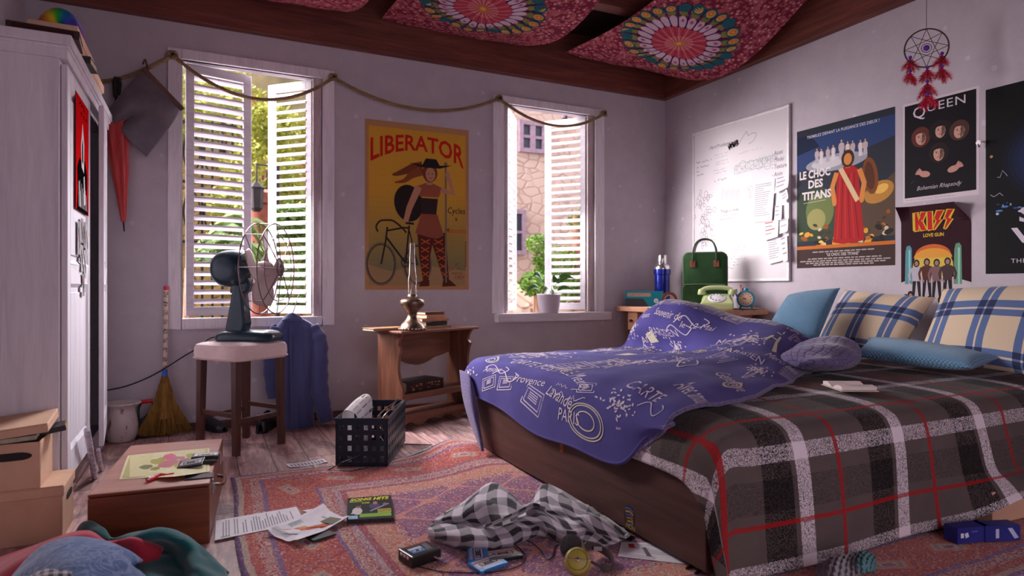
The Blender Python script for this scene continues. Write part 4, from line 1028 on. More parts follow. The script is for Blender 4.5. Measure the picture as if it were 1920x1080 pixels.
def m_plaid():
    t = NT('plaid_wool_blanket'); U, V, _ = t.sep(t.co('UV')); fine = t.co('UV', scale=(520, 520, 1))
    def st(x, per, off, white, red, dark, dk):
        f = t.mth('FRACT', t.mth('DIVIDE', t.mth('ADD', x, off), per))
        def band(a, b): return t.mth('MULTIPLY', t.mth('GREATER_THAN', f, a), t.mth('LESS_THAN', f, b))
        c = t.mix(t.noise(t.co('UV'), 9, 3), rgb(86, 76, 74), rgb(102, 90, 88))
        c = t.mix(band(*dark), c, dk); c = t.mix(band(*white), c, rgb(226, 214, 222))
        return c, band(*red)
    wu, ru = st(U, .557, -1.96+.06+5.57, (.0, .12), (.378, .414), (.71, .96), rgb(22, 20, 22))
    wv, rv = st(V, .385, 0.0, (.0, .15), (.665, .708), (.29, .58), rgb(62, 54, 54))
    n = t.wnoise(t.comb(t.mth('FLOOR', t.sep(fine)[0]), t.mth('FLOOR', t.sep(fine)[1]), 0.0))[0]
    n2 = t.noise(t.co('UV'), 260, 2, .6)
    f = t.mth('GREATER_THAN', t.mth('ADD', t.mth('MULTIPLY', n, .6), t.mth('MULTIPLY', n2, .4)), .57)
    c = t.mix(f, wu, wv)
    hv = t.mth('ADD', .72, t.mth('MULTIPLY', n2, .56)); c = t.mix(1.0, c, t.comb(hv, hv, hv), 'MULTIPLY')
    rr = t.mth('MAXIMUM', ru, rv)
    c = t.mix(t.mth('MULTIPLY', rr, t.mth('ADD', .62, t.mth('MULTIPLY', n, .38))), c, rgb(160, 30, 34))
    t.base(c); t.bump(n2, .5, .004); return t.set(.95, 0, .05, .08)
PLAID = m_plaid()
cols_y = [3.55, 2.9, 2.3, 1.86, 1.70, 1.635, 1.605, 1.592, 1.584, 1.578]; cols_z = [.50, .535, .535, .525, .505, .465, .36, .24, .12, .022]
rows = []
rows.append([Vector((1.522, 3.55, .34)), Vector((1.522, 2.9, .335)), Vector((1.522, 2.3, .335)), Vector((1.522, 1.86, .335)), Vector((1.522, 1.73, .315)), Vector((1.524, 1.655, .25)), Vector((1.526, 1.635, .17)), Vector((1.53, 1.625, .11)), Vector((1.535, 1.615, .06)), Vector((1.545, 1.61, .02))])
rows.append([Vector((1.525, y, .43)) for y in cols_y[:4]]+[Vector((1.53, 1.71, .42)), Vector((1.535, 1.64, .35)), Vector((1.54, 1.618, .26)), Vector((1.55, 1.606, .17)), Vector((1.56, 1.596, .09)), Vector((1.57, 1.59, .02))])
for x, dz in ((1.585, -.03), (1.72, 0), (2.1, 0), (2.5, 0), (2.85, 0), (3.1, 0), (3.35, .0), (3.7, 0), (4.1, 0)):
    r = []
    for k, (y, z) in enumerate(zip(cols_y, cols_z)):
        if x < 1.6: z = min(z, .50)+(-.02 if k in (1, 2, 3, 4) else 0)
        if k >= 6: y += .016*math.sin(x*7.2+k*.35)*(k-5)/4
        if k >= 7 and x > 2.8:       # the hem spreads over the cardboard box
            q = min(1, (x-2.75)/.45); y += -q*(.03, .10, .155)[k-7]; z = z+q*((.215, .185, .155)[k-7]-z)
        r.append(Vector((x, y, z)))
    rows.append(r)
bn = Net(rows, 6, 6)
lenv = [0]; g0 = bn.g[len(bn.g)//2]
for a, b in zip(g0, g0[1:]): lenv.append(lenv[-1]+(b-a).length)
eV = None
for i, q in enumerate(g0):
    if q.z < .421 and q.y < 1.62: eV = lenv[i]; break
def bl_uv(u, v):
    p = bn(u, v); i = min(len(lenv)-1, int(v*(len(lenv)-1)+.5)); return ((p.x if u > .12 else p.x-(.5-p.z)*.9*(1 if p.z < .5 and u < .11 else 0)), lenv[i]-eV+.385*10+.029)
mb = MB().grid(lambda u, v: bn(u, v)+Vector((0, 0, .003*mnoise.noise(bn(u, v)*9) if bn(u, v).z > .45 else 0)), bn.NU, bn.NV, bl_uv)
bk = mb.build('blanket', PLAID, smooth=True, solid=.012); tag(bk, 'grey, black and white plaid blanket with red lines hanging over the bed side', 'blanket')

# ---- duvet with printed front and quilted lining
def m_duvet():
    t = NT('purple_duvet_cotton'); v = t.co(); n = t.noise(v, 5, 4); f = t.noise(v, 420, 2)
    t.base(t.mix(t.rampf(n, .3, .7), rgb(72, 66, 128), rgb(86, 80, 144))); t.bump(f, .15, .002); return t.set(.9, 0, .12, .06)
def m_lining():
    t = NT('quilted_lilac_lining'); U, V, _ = t.sep(t.co('UV', scale=(26, 24, 1)))
    n = t.noise(t.co('UV'), 14, 3); w = t.mth('MULTIPLY', t.mth('SUBTRACT', n, .5), 1.2)
    a = t.mth('ABSOLUTE', t.mth('SUBTRACT', t.mth('FRACT', t.mth('ADD', U, w)), .5)); b = t.mth('ABSOLUTE', t.mth('SUBTRACT', t.mth('FRACT', t.mth('ADD', V, w)), .5))
    ln = t.mth('MINIMUM', a, b); c = t.mix(t.rampf(ln, .02, .09), rgb(70, 60, 92), rgb(110, 98, 142))
    t.base(c); t.bump(t.rampf(ln, .0, .2), .4, .006); return t.set(.9, 0, .2, .3)
DUV, LIN = m_duvet(), m_lining()
X = lambda a, b, x: at_x(a, b, x)
r0 = [X(1265, 797, 1.535), X(1212, 819, 1.51), X(1157, 869, 1.495), X(1069, 835, 1.50), X(1000, 811, 1.50), X(936, 764, 1.50), X(889, 739, 1.50), X(867, 708, 1.495)]
ys1 = [1.84, 1.96, 2.15, 2.45, 2.75, 3.1, 3.45, 3.71]
r1 = [Vector((1.505, y, z)) for y, z in zip(ys1, (.49, .49, .50, .51, .51, .52, .52, .52))]
r2 = [Vector((1.60, y, z)) for y, z in zip(ys1, (.562, .575, .595, .60, .59, .59, .585, .565))]
D = lambda x, ys, zs: [Vector((x if not isinstance(x, list) else x[i], y, z)) for i, (y, z) in enumerate(zip(ys, zs))]
r3 = D(1.95, [1.90, 2.04, 2.25, 2.5, 2.8, 3.1, 3.4, 3.72], [.56, .60, .635, .625, .605, .61, .60, .57])
r4 = D(2.32, [2.04, 2.18, 2.4, 2.65, 2.9, 3.15, 3.42, 3.72], [.563, .61, .655, .64, .615, .61, .605, .575])
r5 = D([2.60, 2.60, 2.60, 2.60, 2.62, 2.62, 2.60, 2.62], [2.19, 2.33, 2.54, 2.8, 3.0, 3.2, 3.45, 3.72], [.565, .64, .69, .66, .625, .62, .61, .58])
r6 = D([2.80, 2.83, 2.84, 2.74, 2.62, 2.585, 2.62, 2.72], [2.29, 2.43, 2.64, 2.88, 3.1, 3.28, 3.5, 3.72], [.57, .67, .745, .745, .775, .775, .74, .62])
r7 = D([2.98, 3.03, 3.06, 2.92, 2.76, 2.74, 2.80, 2.88], [2.37, 2.52, 2.73, 2.95, 3.14, 3.34, 3.54, 3.70], [.57, .70, .795, .825, .915, .915, .85, .68])
r8 = D([3.12, 3.22, 3.28, 3.22, 3.10, 3.08, 3.12, 3.18], [2.44, 2.58, 2.78, 3.0, 3.18, 3.38, 3.56, 3.66], [.575, .67, .735, .77, .815, .80, .70, .61])
r9 = D([3.20, 3.32, 3.40, 3.42, 3.40, 3.40, 3.40, 3.38], [2.49, 2.60, 2.8, 3.0, 3.2, 3.4, 3.56, 3.64], [.57, .58, .60, .60, .60, .60, .58, .57])
dn = Net([r0, r1, r2, r3, r4, r5, r6, r7, r8, r9], 7, 7)
for i in range(dn.NU+1):        # soft creases
    for j in range(dn.NV+1):
        p = dn.g[i][j]; u = i/dn.NU
        if u > .2: dn.g[i][j] = p+Vector((0, 0, .016*mnoise.noise(Vector((p.x*4, p.y*7, 1.5)))+.010*mnoise.noise(Vector((p.x*9+p.y*5, p.y*5, 4)))))
mb = MB(); nv, nu = dn.NV, dn.NU
mb.grid(lambda u, v: dn(u, v), nu, nv, lambda u, v: (u*2.2, v*1.9))
k = 0
for i in range(nu):
    for j in range(nv):
        u, v = (i+.5)/nu, (j+.5)/nv
        if (u > .74 and .27 < v < .74) or u > .885 or (v < .075 and u > .50): mb.mi[k] = 2
        k += 1
P = Print(); CR = (204, 192, 206); CY = (206, 200, 176); rd = random.Random(21)
def flowers(a, b, r, n, sd):
    q = random.Random(sd)
    for _ in range(n): P.ell(a+q.gauss(0, r*.5), b+q.gauss(0, r*.38), .0058, .0032, CR, 1, q.uniform(0, 180), 7)
    for _ in range(5): P.line([(a+q.uniform(-r*.4, r*.4), b), (a+q.uniform(-.02, .02), b-r*1.1)], .0022, CR, 1)
def script(a, b, s, sz, rot=0): P.text(s, a, b, sz, CR, 1, shear=.35, hs=sz*.8, rot=rot)
def stamp(a, b, w, h, rot=0):
    c, n = math.cos(R(rot)), math.sin(R(rot)); T = lambda x, y: (a+x*c-y*n, b+x*n+y*c)
    for m in (0, .008): P.line([T(m, m), T(w-m, m), T(w-m, h-m), T(m, h-m), T(m, m)], .003, CR, 1)
    for k in range(4): P.line([T(.02, .02+k*(h-.03)/4), T(w-.02, .02+k*(h-.03)/4)], .0022, CR, 1)
def oval(a, b, r, ry):
    for m in (1, .86, .5): P.ring(a, b, r*m*.7, .0026, CY, 1, 28, ry*m*.7)
P.text('CARTE POSTALE', .42, .36, .042, CR, 1, width=.26); P.text('CARTE', .70, .205, .05, CR, 1, width=.15); P.text('PARISIEN', .66, .50, .04, CR, 1, width=.18); P.text('PARISIEN', .26, .62, .04, CR, 1, width=.17)
P.text('PARISIEN', .17, .74, .034, CR, 1, width=.14); P.text('POSTALE', .05, .44, .034, CR, 1, width=.14)
for a, b, r, n, sd in ((.10, .32, .055, 44, 1), (.73, .14, .06, 60, 2), (.36, .50, .05, 36, 3), (.70, .62, .06, 60, 4), (.20, .52, .06, 60, 5), (.38, .58, .05, 46, 6), (.13, .66, .05, 40, 7), (.86, .45, .05, 50, 8)): flowers(a, b, r, n, sd)
for a, b, s, sz, rot in ((.10, .25, 'Lys', .075, 20), (.30, .47, 'Chere amie', .035, 4), (.50, .20, 'Merci', .06, -30), (.05, .34, 'Souvenir', .04, 10), (.80, .36, 'Genevieve', .045, -8), (.56, .40, 'Bon voyage', .04, 5), (.80, .27, 'Avec amour', .05, -6),
                         (.10, .53, 'Mademoiselle', .034, 3), (.60, .58, 'Monsieur', .05, 12), (.30, .70, 'Souvenir de', .04, -5), (.08, .82, 'Bonjour', .05, 2), (.82, .55, 'Merci bien', .05, 4), (.86, .65, 'Votre', .06, 8), (.45, .66, 'le 12 Mai', .04, 0), (.40, .27, 'Marie', .045, -50)): script(a, b, s, sz, rot)
for a, b, w_, h_, rot in ((.345, .235, .1, .075, -8), (.16, .40, .07, .05, 12), (.66, .44, .09, .06, -20), (.36, .76, .08, .06, 5), (.82, .72, .09, .06, 0)): stamp(a, b, w_, h_, rot)
for a, b, r, ry in ((.14, .19, .05, .035), (.62, .07, .085, .05), (.43, .52, .035, .03), (.58, .50, .04, .03), (.27, .86, .04, .03), (.9, .35, .03, .03)): oval(a, b, r, ry)
P.text('CARTE POSTALE', .22, .205, .05, CR, 1, width=.27); script(.45, .10, 'Lavande', .045, -10); script(.30, .10, 'Provence', .045, 8); P.text('PARIS', .52, .055, .035, CR, 1, width=.08); stamp(.36, .06, .08, .05, -10); script(.14, .10, 'Amour', .04, 14)
for a, b, s in ((.52, .445, 1.0), (.22, .58, .7), (.30, .40, .6)):
    P.poly([(a, b), (a+.07*s, b+.015*s), (a+.06*s, b+.075*s), (a-.005*s, b+.06*s)], CY, 1)
    for k in range(3): P.line([(a+.005, b+(.015+.016*k)*s), (a+.05*s, b+(.026+.016*k)*s)], .002, (140, 130, 150), 2)
def tower(a, b, s):      # little lattice tower
    for k in (-1, 1): P.line([(a+k*.045*s, b), (a+k*.018*s, b+.05*s), (a, b+.16*s)], lambda t: (.014*(1-t)+.003)*s, CY, 1)
    for h_, w_ in ((.03, .03), (.065, .018), (.1, .01)): P.line([(a-w_*s, b+h_*s), (a+w_*s, b+h_*s)], .005*s, CY, 1)
tower(.78, .60, 1.1); tower(.12, .79, .8); tower(.45, .745, .7)
for k in range(38):      # the print repeats all over the cloth
    a, b = rd.uniform(.03, .93), rd.choice((rd.uniform(.02, .24), rd.uniform(.1, .85)))
    kk = k % 6
    if .14 < b < .28 and .15 < a < .55: b += .12
    if kk == 0 and b > .3 or kk == 3 and b > .5: script(a, b, ('Amitie', 'Paris', 'Lettre', 'Salut', 'Pensees', 'Toujours', 'Lavande', 'Provence')[k % 8], rd.uniform(.03, .055), rd.uniform(-20, 20))
    elif kk == 1: flowers(a, b, rd.uniform(.035, .05), 22, k)
    elif kk == 2: P.scribble(a, b, .14, .018, CR, 1, lw=.0026, seed=k); P.scribble(a+.01, b+.03, .11, .016, CR, 1, lw=.0026, seed=k+60)
    elif kk == 4: P.curve([(a, b), (a+.04, b+.03), (a+.09, b-.01), (a+.12, b+.02), (a+.10, b+.035)], .004, CR, 1)
    else: kk == 5 and stamp(a, b, .06, .045, rd.uniform(-30, 30))
def onduvet(a, b, l=0):
    u, v = min(.995, max(.005, b)), min(.995, max(.005, 1-a)); return dn(u, v)+dn.normal(u, v)*(DS*(.0013+l*.4))
DS = 1 if dn.normal(.4, .5).z > 0 else -1
dv = P.build('duvet', onduvet, None, None, .0016, mb, DUV); 
DUVINK = print_mat('cream_duvet_print', .9, .2)
dv.data.materials[1] = DUVINK; dv.data.materials.append(LIN)
for p in dv.data.polygons: p.use_smooth = True
tag(dv, 'purple printed duvet pushed into a heap across the bed', 'duvet')
MB().grid(lambda u, v: dn(u, v)-dn.normal(u, v)*(DS*.012), nu, nv, lambda u, v: (u*2.2, v*1.9)).build('lining_under', LIN, dv, smooth=True)
def rim(path):
    return MB().tube(path, .008, 8)
rim([dn(0, j/60)-dn.normal(.01, max(.01, min(.99, j/60)))*(DS*.006) for j in range(61)]).build('hem', DUV, dv, smooth=True)
rim([dn(i/90, 0)-dn.normal(max(.01, min(.99, i/90)), .01)*(DS*.006) for i in range(91)]).build('hem', LIN, dv, smooth=True)
fl_ = Net([[X(1157, 868, 1.50), X(1186, 853, 1.505), X(1216, 836, 1.515), X(1246, 810, 1.53)], [X(1163, 838, 1.512), X(1190, 826, 1.518), X(1216, 815, 1.522), X(1250, 800, 1.535)]], 6, 6)
MB().grid(lambda u, v: fl_(u, v), fl_.NU, fl_.NV, lambda u, v: (u*.2, v*.4)).build('corner_flap', LIN, dv, smooth=True, solid=.008)
dr = Net([[X(863, 694, 1.49), X(880, 705, 1.47), X(890, 738, 1.495)], [X(868, 738, 1.48), X(882, 742, 1.455), X(896, 770, 1.49)], [X(877, 775, 1.48), X(888, 776, 1.46), X(899, 802, 1.49)], [X(890, 812, 1.48), X(897, 812, 1.465), X(903, 826, 1.485)], [X(903, 843, 1.47), X(904, 845, 1.465), X(906, 846, 1.48)]], 6, 8)
MB().grid(lambda u, v: dr(u, v), dr.NU, dr.NV).build('hanging_corner', LIN, dv, smooth=True, solid=.012)
rc, ra = Vector((3.06, 2.385, .625)), math.atan2(.30, .72)
def roll(u, v):
    t = (u-.5)*2; a = 2*PI*v; s = max(.0005, (1-abs(t)**2.4))**.5; x = t*.43; y = .165*s*math.cos(a)*(1-.25*t); z = .088*s*math.sin(a)*(1.1 if math.sin(a) > 0 else .75)*(1+.35*t)
    z += .008*math.sin(t*9+math.cos(a)*3)
    return rc+Vector((x*math.cos(ra)-y*math.sin(ra), x*math.sin(ra)+y*math.cos(ra), z))
MB().grid(roll, 40, 32, lambda u, v: (u*.9, v*.9)).build('lining_roll', LIN, dv, smooth=True)

# ---- pillows
def pillow(c, t, nn=26, pinch=.06, sq=.42):
    """cushion through four corners (bl, br, tr, tl); t = half thickness"""
    bl, br, tr, tl = [Vector(p) for p in c]; nrm = ((br-bl).cross(tl-bl)).normalized(); mb = MB()
    for s in (1, -1):
        def fn(u, v):
            x, y = u*2-1, v*2-1; uu = .5+.5*x*(1-pinch*(1-y*y)); vv = .5+.5*y*(1-pinch*(1-x*x))
            p = bl*(1-uu)*(1-vv)+br*uu*(1-vv)+tr*uu*vv+tl*(1-uu)*vv
            b = max(0, (1-x*x)*(1-y*y))**sq
            return p+nrm*s*t*(b+.05*b*mnoise.noise(p*8))
        mb.grid(fn, nn, nn, lambda u, v: (u, v))
    return mb
def m_pillowplaid():
    t = NT('cream_blue_plaid_cotton'); U, V, _ = t.sep(t.co('UV'))
    def st(x, bands):
        m = 0.0; wl = 0.0
        for a, b, c_, d in bands:
            m = t.mth('MAXIMUM', m, t.mth('MULTIPLY', t.mth('GREATER_THAN', x, a), t.mth('LESS_THAN', x, d)))
            wl = t.mth('MAXIMUM', wl, t.mth('MULTIPLY', t.mth('GREATER_THAN', x, b), t.mth('LESS_THAN', x, c_)))
        return m, wl
    mu, wu = st(U, ((.08, .135, .15, .205), (.42, .475, .49, .545), (.76, .815, .83, .885)))
    mv, wv = st(V, ((.02, .07, .09, .15), (.52, .60, .625, .72)))
    CRM, BL, NV = rgb(206, 186, 160), rgb(88, 108, 150), rgb(48, 52, 82)
    su = t.mth('MULTIPLY', mu, t.mth('SUBTRACT', 1.0, wu)); sv = t.mth('MULTIPLY', mv, t.mth('SUBTRACT', 1.0, wv))
    c = t.mix(t.mth('MAXIMUM', su, sv), CRM, BL); c = t.mix(t.mth('MULTIPLY', su, sv), c, NV)
    n = t.noise(t.co('UV', scale=(260, 200, 1)), 1, 2); f = t.mth('ADD', .9, t.mth('MULTIPLY', n, .2)); c = t.mix(1.0, c, t.comb(f, f, f), 'MULTIPLY')
    t.base(c); t.bump(n, .2, .002); return t.set(.9, 0, .2, .2)
PPL = m_pillowplaid()
def m_waffle():
    t = NT('blue_waffle_cotton'); U, V, _ = t.sep(t.co('UV', scale=(30, 30, 1)))
    a = t.mth('MULTIPLY', t.mth('SINE', t.mth('MULTIPLY', U, 6.283)), t.mth('SINE', t.mth('MULTIPLY', V, 6.283)))
    f = t.rampf(a, -.6, .6); t.base(t.mix(f, rgb(88, 128, 158), rgb(124, 162, 190))); t.bump(a, .5, .004); return t.set(.9, 0, .2, .3)
WAF = m_waffle()
pillow([(3.70, 2.96, .585), (3.70, 2.36, .585), (3.98, 2.355, .955), (3.98, 2.93, .985)], .095)
a = pillow([(3.69, 2.985, .585), (3.67, 2.375, .585), (3.95, 2.325, .945), (3.96, 2.93, .99)], .095).build('pillow', PPL, smooth=True)
tag(a, 'cream and blue plaid pillow leaning on the wall behind the light blue cushion', 'pillow', 'plaid pillows')
a = pillow([(3.68, 2.285, .585), (3.66, 1.62, .56), (3.95, 1.60, 1.03), (3.97, 2.30, .995)], .10).build('pillow', PPL, smooth=True)
tag(a, 'cream and blue plaid pillow cut by the right edge, behind the flat cushion', 'pillow', 'plaid pillows')
a = pillow([X(1437, 617, 3.36), X(1529, 652, 3.36), X(1576, 539, 3.66), X(1477, 554, 3.62)], .075).build('cushion', WAF, smooth=True)
tag(a, 'light blue waffle cushion propped upright between duvet and plaid pillow', 'cushion', 'blue cushions')
a = pillow([(3.40, 2.47, .615), (3.46, 1.86, .60), (3.66, 1.83, .645), (3.63, 2.53, .70)], .062).build('cushion', WAF, smooth=True)
tag(a, 'blue waffle cushion lying flat in front of the right plaid pillow', 'cushion', 'blue cushions')
# ---- open book on the bed
q = at_z(1592, 727, .553); ob = thing('open_book', 'small open book lying on the plaid blanket', 'book', q, R(62))
PAPW = mat('book_page_paper', (226, 210, 206), (236, 222, 218), 20, .8)
for sgn in (-1, 1):
    MB().prism([(0, .002), (sgn*.02, .012), (sgn*.05, .022), (sgn*.09, .018), (sgn*.092, .003)], -.075, .075, 'xz').build('page_block', PAPW, ob, bevel=.001, segs=1)
MB().box((-.098, -.08, -.002), (.098, .08, .0015)).build('cover', mat('pale_cover', (206, 190, 170)), ob)
for s in (-1, 1):
    P = Print()
    for k in range(7): P.line([(s*.052, -.05+.015*k), (s*.084, -.05+.015*k)], .003, (150, 140, 140), 1)
    P.build('page_text', lambda u, v, l=0: Vector((u, v, .0226+l-.1*max(0, abs(u)-.05))), parent=ob)
# ---- things under the bed
o = MB().box((-.3, -.16, 0), (.3, .2, .135)).build('cardboard_box', CARD, bevel=.003); o.location = (3.27, 1.66, .0145); o.rotation_euler = (0, 0, R(-3)); tag(o, 'brown cardboard box pushed under the bed at the right edge', 'box')
BLU = mat('blue_carton', (34, 40, 120), (44, 50, 136), 10, .4)
for k, (q, rz, lb) in enumerate((((1812, 1012), 17, 'blue carton under the blanket hem, nearer one'), ((1868, 1009), 10, 'blue carton in front of the brown cardboard box'))):
    c = at_z(*q, .0145); t = thing('carton', lb, 'box', c, R(rz-30), group='blue cartons under the bed')
    P = Print()
    if k == 0: P.rect(-.06, .022, .014, .018, (220, 222, 236), 1); P.rect(-.036, .02, .016, .018, (214, 216, 232), 1, 20); P.rect(-.01, .04, .03, .006, (90, 90, 170), 1)
    else: P.rect(-.03, .012, .014, .036, (196, 198, 220), 1); P.poly([(.02, .05), (.04, .05), (.068, .012), (.05, .008)], (190, 196, 226), 1)
    P.build('box_body', lambda u, v, l=0: Vector((u, -.0302-l, v)), parent=t, base=MB().box((-.075, -.03, 0), (.075, .03, .06)), basemat=BLU)
cl = Net([[at_z(a, b, z+.016) for a, b, z in r] for r in ([(1530, 1072, .0), (1560, 1052, .05), (1595, 1044, .06), (1622, 1042, .04), (1642, 1050, .0)], [(1528, 1082, .01), (1560, 1070, .07), (1592, 1062, .05), (1618, 1056, .07), (1642, 1062, .01)], [(1530, 1100, .0), (1565, 1098, .05), (1600, 1090, .03), (1625, 1080, .04), (1640, 1078, .0)])], 8, 8)
CG = NT('pale_grey_rag'); CG.base(CG.mix(CG.rampf(CG.co('UV') and CG.sep(CG.co('UV'))[1], .60, .64), rgb(150, 146, 152), rgb(88, 134, 138))); CG.set(.9)
for i in range(cl.NU+1):
    for j in range(cl.NV+1): cl.g[i][j] = cl.g[i][j]+Vector((0, 0, abs(.02*math.sin(j*1.1+i*.4))))
tag(MB().grid(lambda u, v: cl(u, v), cl.NU, cl.NV).build('crumpled_rag', CG.m, smooth=True, solid=.004), 'crumpled pale grey and teal cloth under the blanket hem', 'cloth')
# ================================================================== NIGHTSTAND, LAMP, CRATE
NSW = wood('warm_brown_stand_wood', (84, 50, 38), (118, 74, 56), (146, 98, 76), 0, 10, .45, .45, .2)
NSV = wood('warm_brown_stand_wood_upright', (84, 50, 38), (118, 74, 56), (146, 98, 76), 2, 10, .45, .45, .2)
NR = R(24); NZ = .70
ns = thing('nightstand', 'brown wooden nightstand with scalloped sides under the yellow poster', 'nightstand', (1.265, 4.335, 0), NR)     # origin: front left foot, x along the front, y to the back
NW, ND = .72, .27
def side_outline():
    f = [(0, .0), (0, .10), (-.0, .30), (.035, .36), (.05, .44), (.035, .53), (.02, .57), (.045, .60), (.03, .645), (.0, .68)]
    f = [(p.x, p.y) for p in spline([(a, b, 0) for a, b in f[2:]], 5)]
    return [(0, 0), (0, .10)]+f+[(ND, .68), (ND, 0), (ND-.05, 0), (ND-.07, .035), (.07, .035), (.05, 0)]
for x in (0, NW-.024): MB().prism(side_outline(), x, x+.024, 'yz').build('side_panel', NSV, ns, bevel=.002, segs=1)
MB().box((-.03, -.03, .68), (NW+.03, ND+.01, NZ)).build('top', NSW, ns, bevel=.006)
for z in (.075, .235): MB().box((.024, .005, z), (NW-.024, ND-.005, z+.018)).build('shelf', NSW, ns, bevel=.003)
for z in (.068, .21): MB().box((.024, .0, z), (NW-.024, .016, z+.045)).build('shelf_lip', NSW, ns, bevel=.003)
ap = [(.024, .68)]+[(.024+(NW-.048)*k/40, .50-.05*math.sin(PI*k/40)**.7-.035*max(0, math.cos(2*PI*k/40*1.0+PI))*1.0) for k in range(41)]+[(NW-.024, .68)]
MB().prism(ap[::-1], ND-.03, ND-.012, 'xz').build('back_apron', NSW, ns)
bp = [(.024, .075), (NW-.024, .075)]+[(NW-.024-(NW-.048)*k/48, .035+.018*math.sin(2*PI*k/48*3.5)+(.02 if 18 < k < 30 else 0)) for k in range(49)]
MB().prism(bp, .004, .018, 'xz').build('base_apron', NSW, ns)
def on_ns(x, y, z=NZ): c, s = math.cos(NR), math.sin(NR); return Vector((1.265+x*c-y*s, 4.335+x*s+y*c, z))
BRZ = NT('worn_bronze'); BRZ.base(BRZ.mix(BRZ.rampf(BRZ.noise(BRZ.co(), 22, 5), .4, .65), rgb(84, 66, 56), rgb(140, 118, 102))); BRZ.set(.36, .85)
GL = NT('clear_lamp_glass'); GL.base((1, .98, .97)); GL.set(.06); GL.p.inputs['Transmission Weight'].default_value = 1; GL.p.inputs['IOR'].default_value = 1.25
BRM, GLM = BRZ.m, GL.m
lo = on_ns(.13, .045)
lm = thing('oil_lamp', 'bronze oil lamp with a tall glass chimney on the nightstand', 'lamp', lo)
sc_ = .00358         # metres per photo pixel at the lamp
def pr(rows, base): return [(max(1e-4, w*sc_/2), (base-y)*sc_) for y, w in rows]
MB().lathe(pr([(612, 0), (612, 50), (609, 53), (606, 50), (600, 44), (596, 36), (591, 27), (585, 19), (581, 18), (577, 21), (570, 34), (565, 44), (560, 48.5), (556, 49), (552, 46), (548, 36), (546, 24), (544, 19), (541, 18), (541, 0)], 612), 40).build('lamp_body', BRM, lm, smooth=True)
mb = MB()
for k in range(24): a = 2*PI*k/24; mb.ball((.092*math.cos(a), .092*math.sin(a), .007), .010, 5)
mb.build('beaded_foot', BRM, lm, smooth=True, fix=False)
MB().lathe(pr([(556.5, 48.5), (555.5, 50), (554.5, 48.5)], 612), 40).build('rim_band', BRM, lm, smooth=True)
ch = pr([(544, 18), (535, 19), (527, 17.5), (519, 20), (510, 19), (500, 14.5), (470, 12), (438, 10)], 612)
MB().lathe(ch+[(r-.0025, h) for r, h in ch[::-1]], 32, caps=False).build('glass_chimney', GLM, lm, smooth=True)
MB().cyl((0, 0, .245), (0, 0, .285), .016, n=14).cyl((0, 0, .285), (0, 0, .31), .007, n=8).build('burner', BRM, lm, smooth=True)
# books around the lamp
B1 = mat('tan_book_cover', (150, 112, 84), (172, 132, 100), 30, .6); B2 = mat('orange_tan_cover', (178, 122, 88), (196, 140, 104), 30, .6); B3 = mat('black_book_cover', (30, 26, 28), (40, 36, 38), 30, .5); B4 = mat('brown_book_cover', (92, 62, 50), (110, 76, 62), 30, .5)
def nsb(x, y, z): p = on_ns(x, y, z); return p
book('book', 'thin tan book overhanging the left side of the nightstand top', nsb(.01, .19, NZ), .30, .15, .018, NR+R(-6), B1)
zz = NZ; st = [('pale wide book at the bottom of the stack behind the lamp', B1, .28, .19, .020, 0), ('black book second from the bottom of the stack behind the lamp', B3, .23, .16, .032, 4), ('long tan book in the middle of the stack behind the lamp', B2, .25, .17, .022, -6), ('orange tan book fourth from the bottom of the stack behind the lamp', B2, .20, .15, .026, 3), ('brown book on top of the stack behind the lamp', B4, .18, .14, .020, -4)]
for lb, c_, w_, d_, h_, a_ in st:
    book('book', lb, nsb(.37, .13, zz), w_, d_, h_, NR+R(a_), c_, group='books stacked on the nightstand'); zz += h_+.0006
gb = book('board_game_box', 'dark illustrated game box on the nightstand shelf', nsb(.25, .135, .254), .36, .2, .075, NR, B3)
P = Print(); rd = random.Random(3)
P.rect(-.17, .008, .34, .06, (56, 36, 36), 1)
for k in range(26): P.rect(rd.uniform(-.15, .13), rd.uniform(.012, .05), rd.uniform(.008, .03), rd.uniform(.004, .014), rd.choice([(140, 50, 40), (160, 130, 60), (120, 100, 90), (150, 110, 100), (70, 50, 60)]), 2+k % 3)
P.build('printed_side', lambda u, v, l=0: Vector((u, -.1005-l, v)), parent=gb)

# crate with newspaper and hangers
CRM_ = mat('dark_blue_plastic', (22, 30, 44), (28, 36, 52), 12, .4)
CRT = R(-26); co_ = Vector((.674, 3.612, .0145))
cr = thing('plastic_crate', 'dark blue plastic file crate with newspaper and hangers inside', 'crate', co_, CRT); CW, CD, CH = .29, .58, .265
def lattice(mb, n, L, axis, off, mirror=1):
    """slotted side: posts and rails"""
    t = .007; pw = L/(n*1.0+.55)*.48
    def bx(a, b, c, d, o0=0, o1=t):
        if axis == 'x': mb.box((a, min(off+o0*mirror, off+o1*mirror), c), (b, max(off+o0*mirror, off+o1*mirror), d))
        else: mb.box((min(off+o0*mirror, off+o1*mirror), a, c), (max(off+o0*mirror, off+o1*mirror), b, d))
    for k in range(n+1): a = (L-pw)*k/n; bx(a, a+pw, .0, CH-.0)
    for k, (c, d) in enumerate(((0, .022), (.055, .082), (.112, .14), (.17, .198), (.225, CH))): bx(0, L, c, d, .0008, t-.0008)
mb = MB(); lattice(mb, 6, CW, 'x', 0); lattice(mb, 6, CW, 'x', CD, -1); lattice(mb, 11, CD, 'y', 0); lattice(mb, 11, CD, 'y', CW, -1)
mb.box((.0, .0, 0), (CW, CD, .006))
mb.box((-.006, -.006, CH-.012), (CW+.006, .0, CH)).box((-.006, CD, CH-.012), (CW+.006, CD+.006, CH)).box((-.006, 0, CH-.012), (0, CD, CH)).box((CW, 0, CH-.012), (CW+.006, CD, CH))
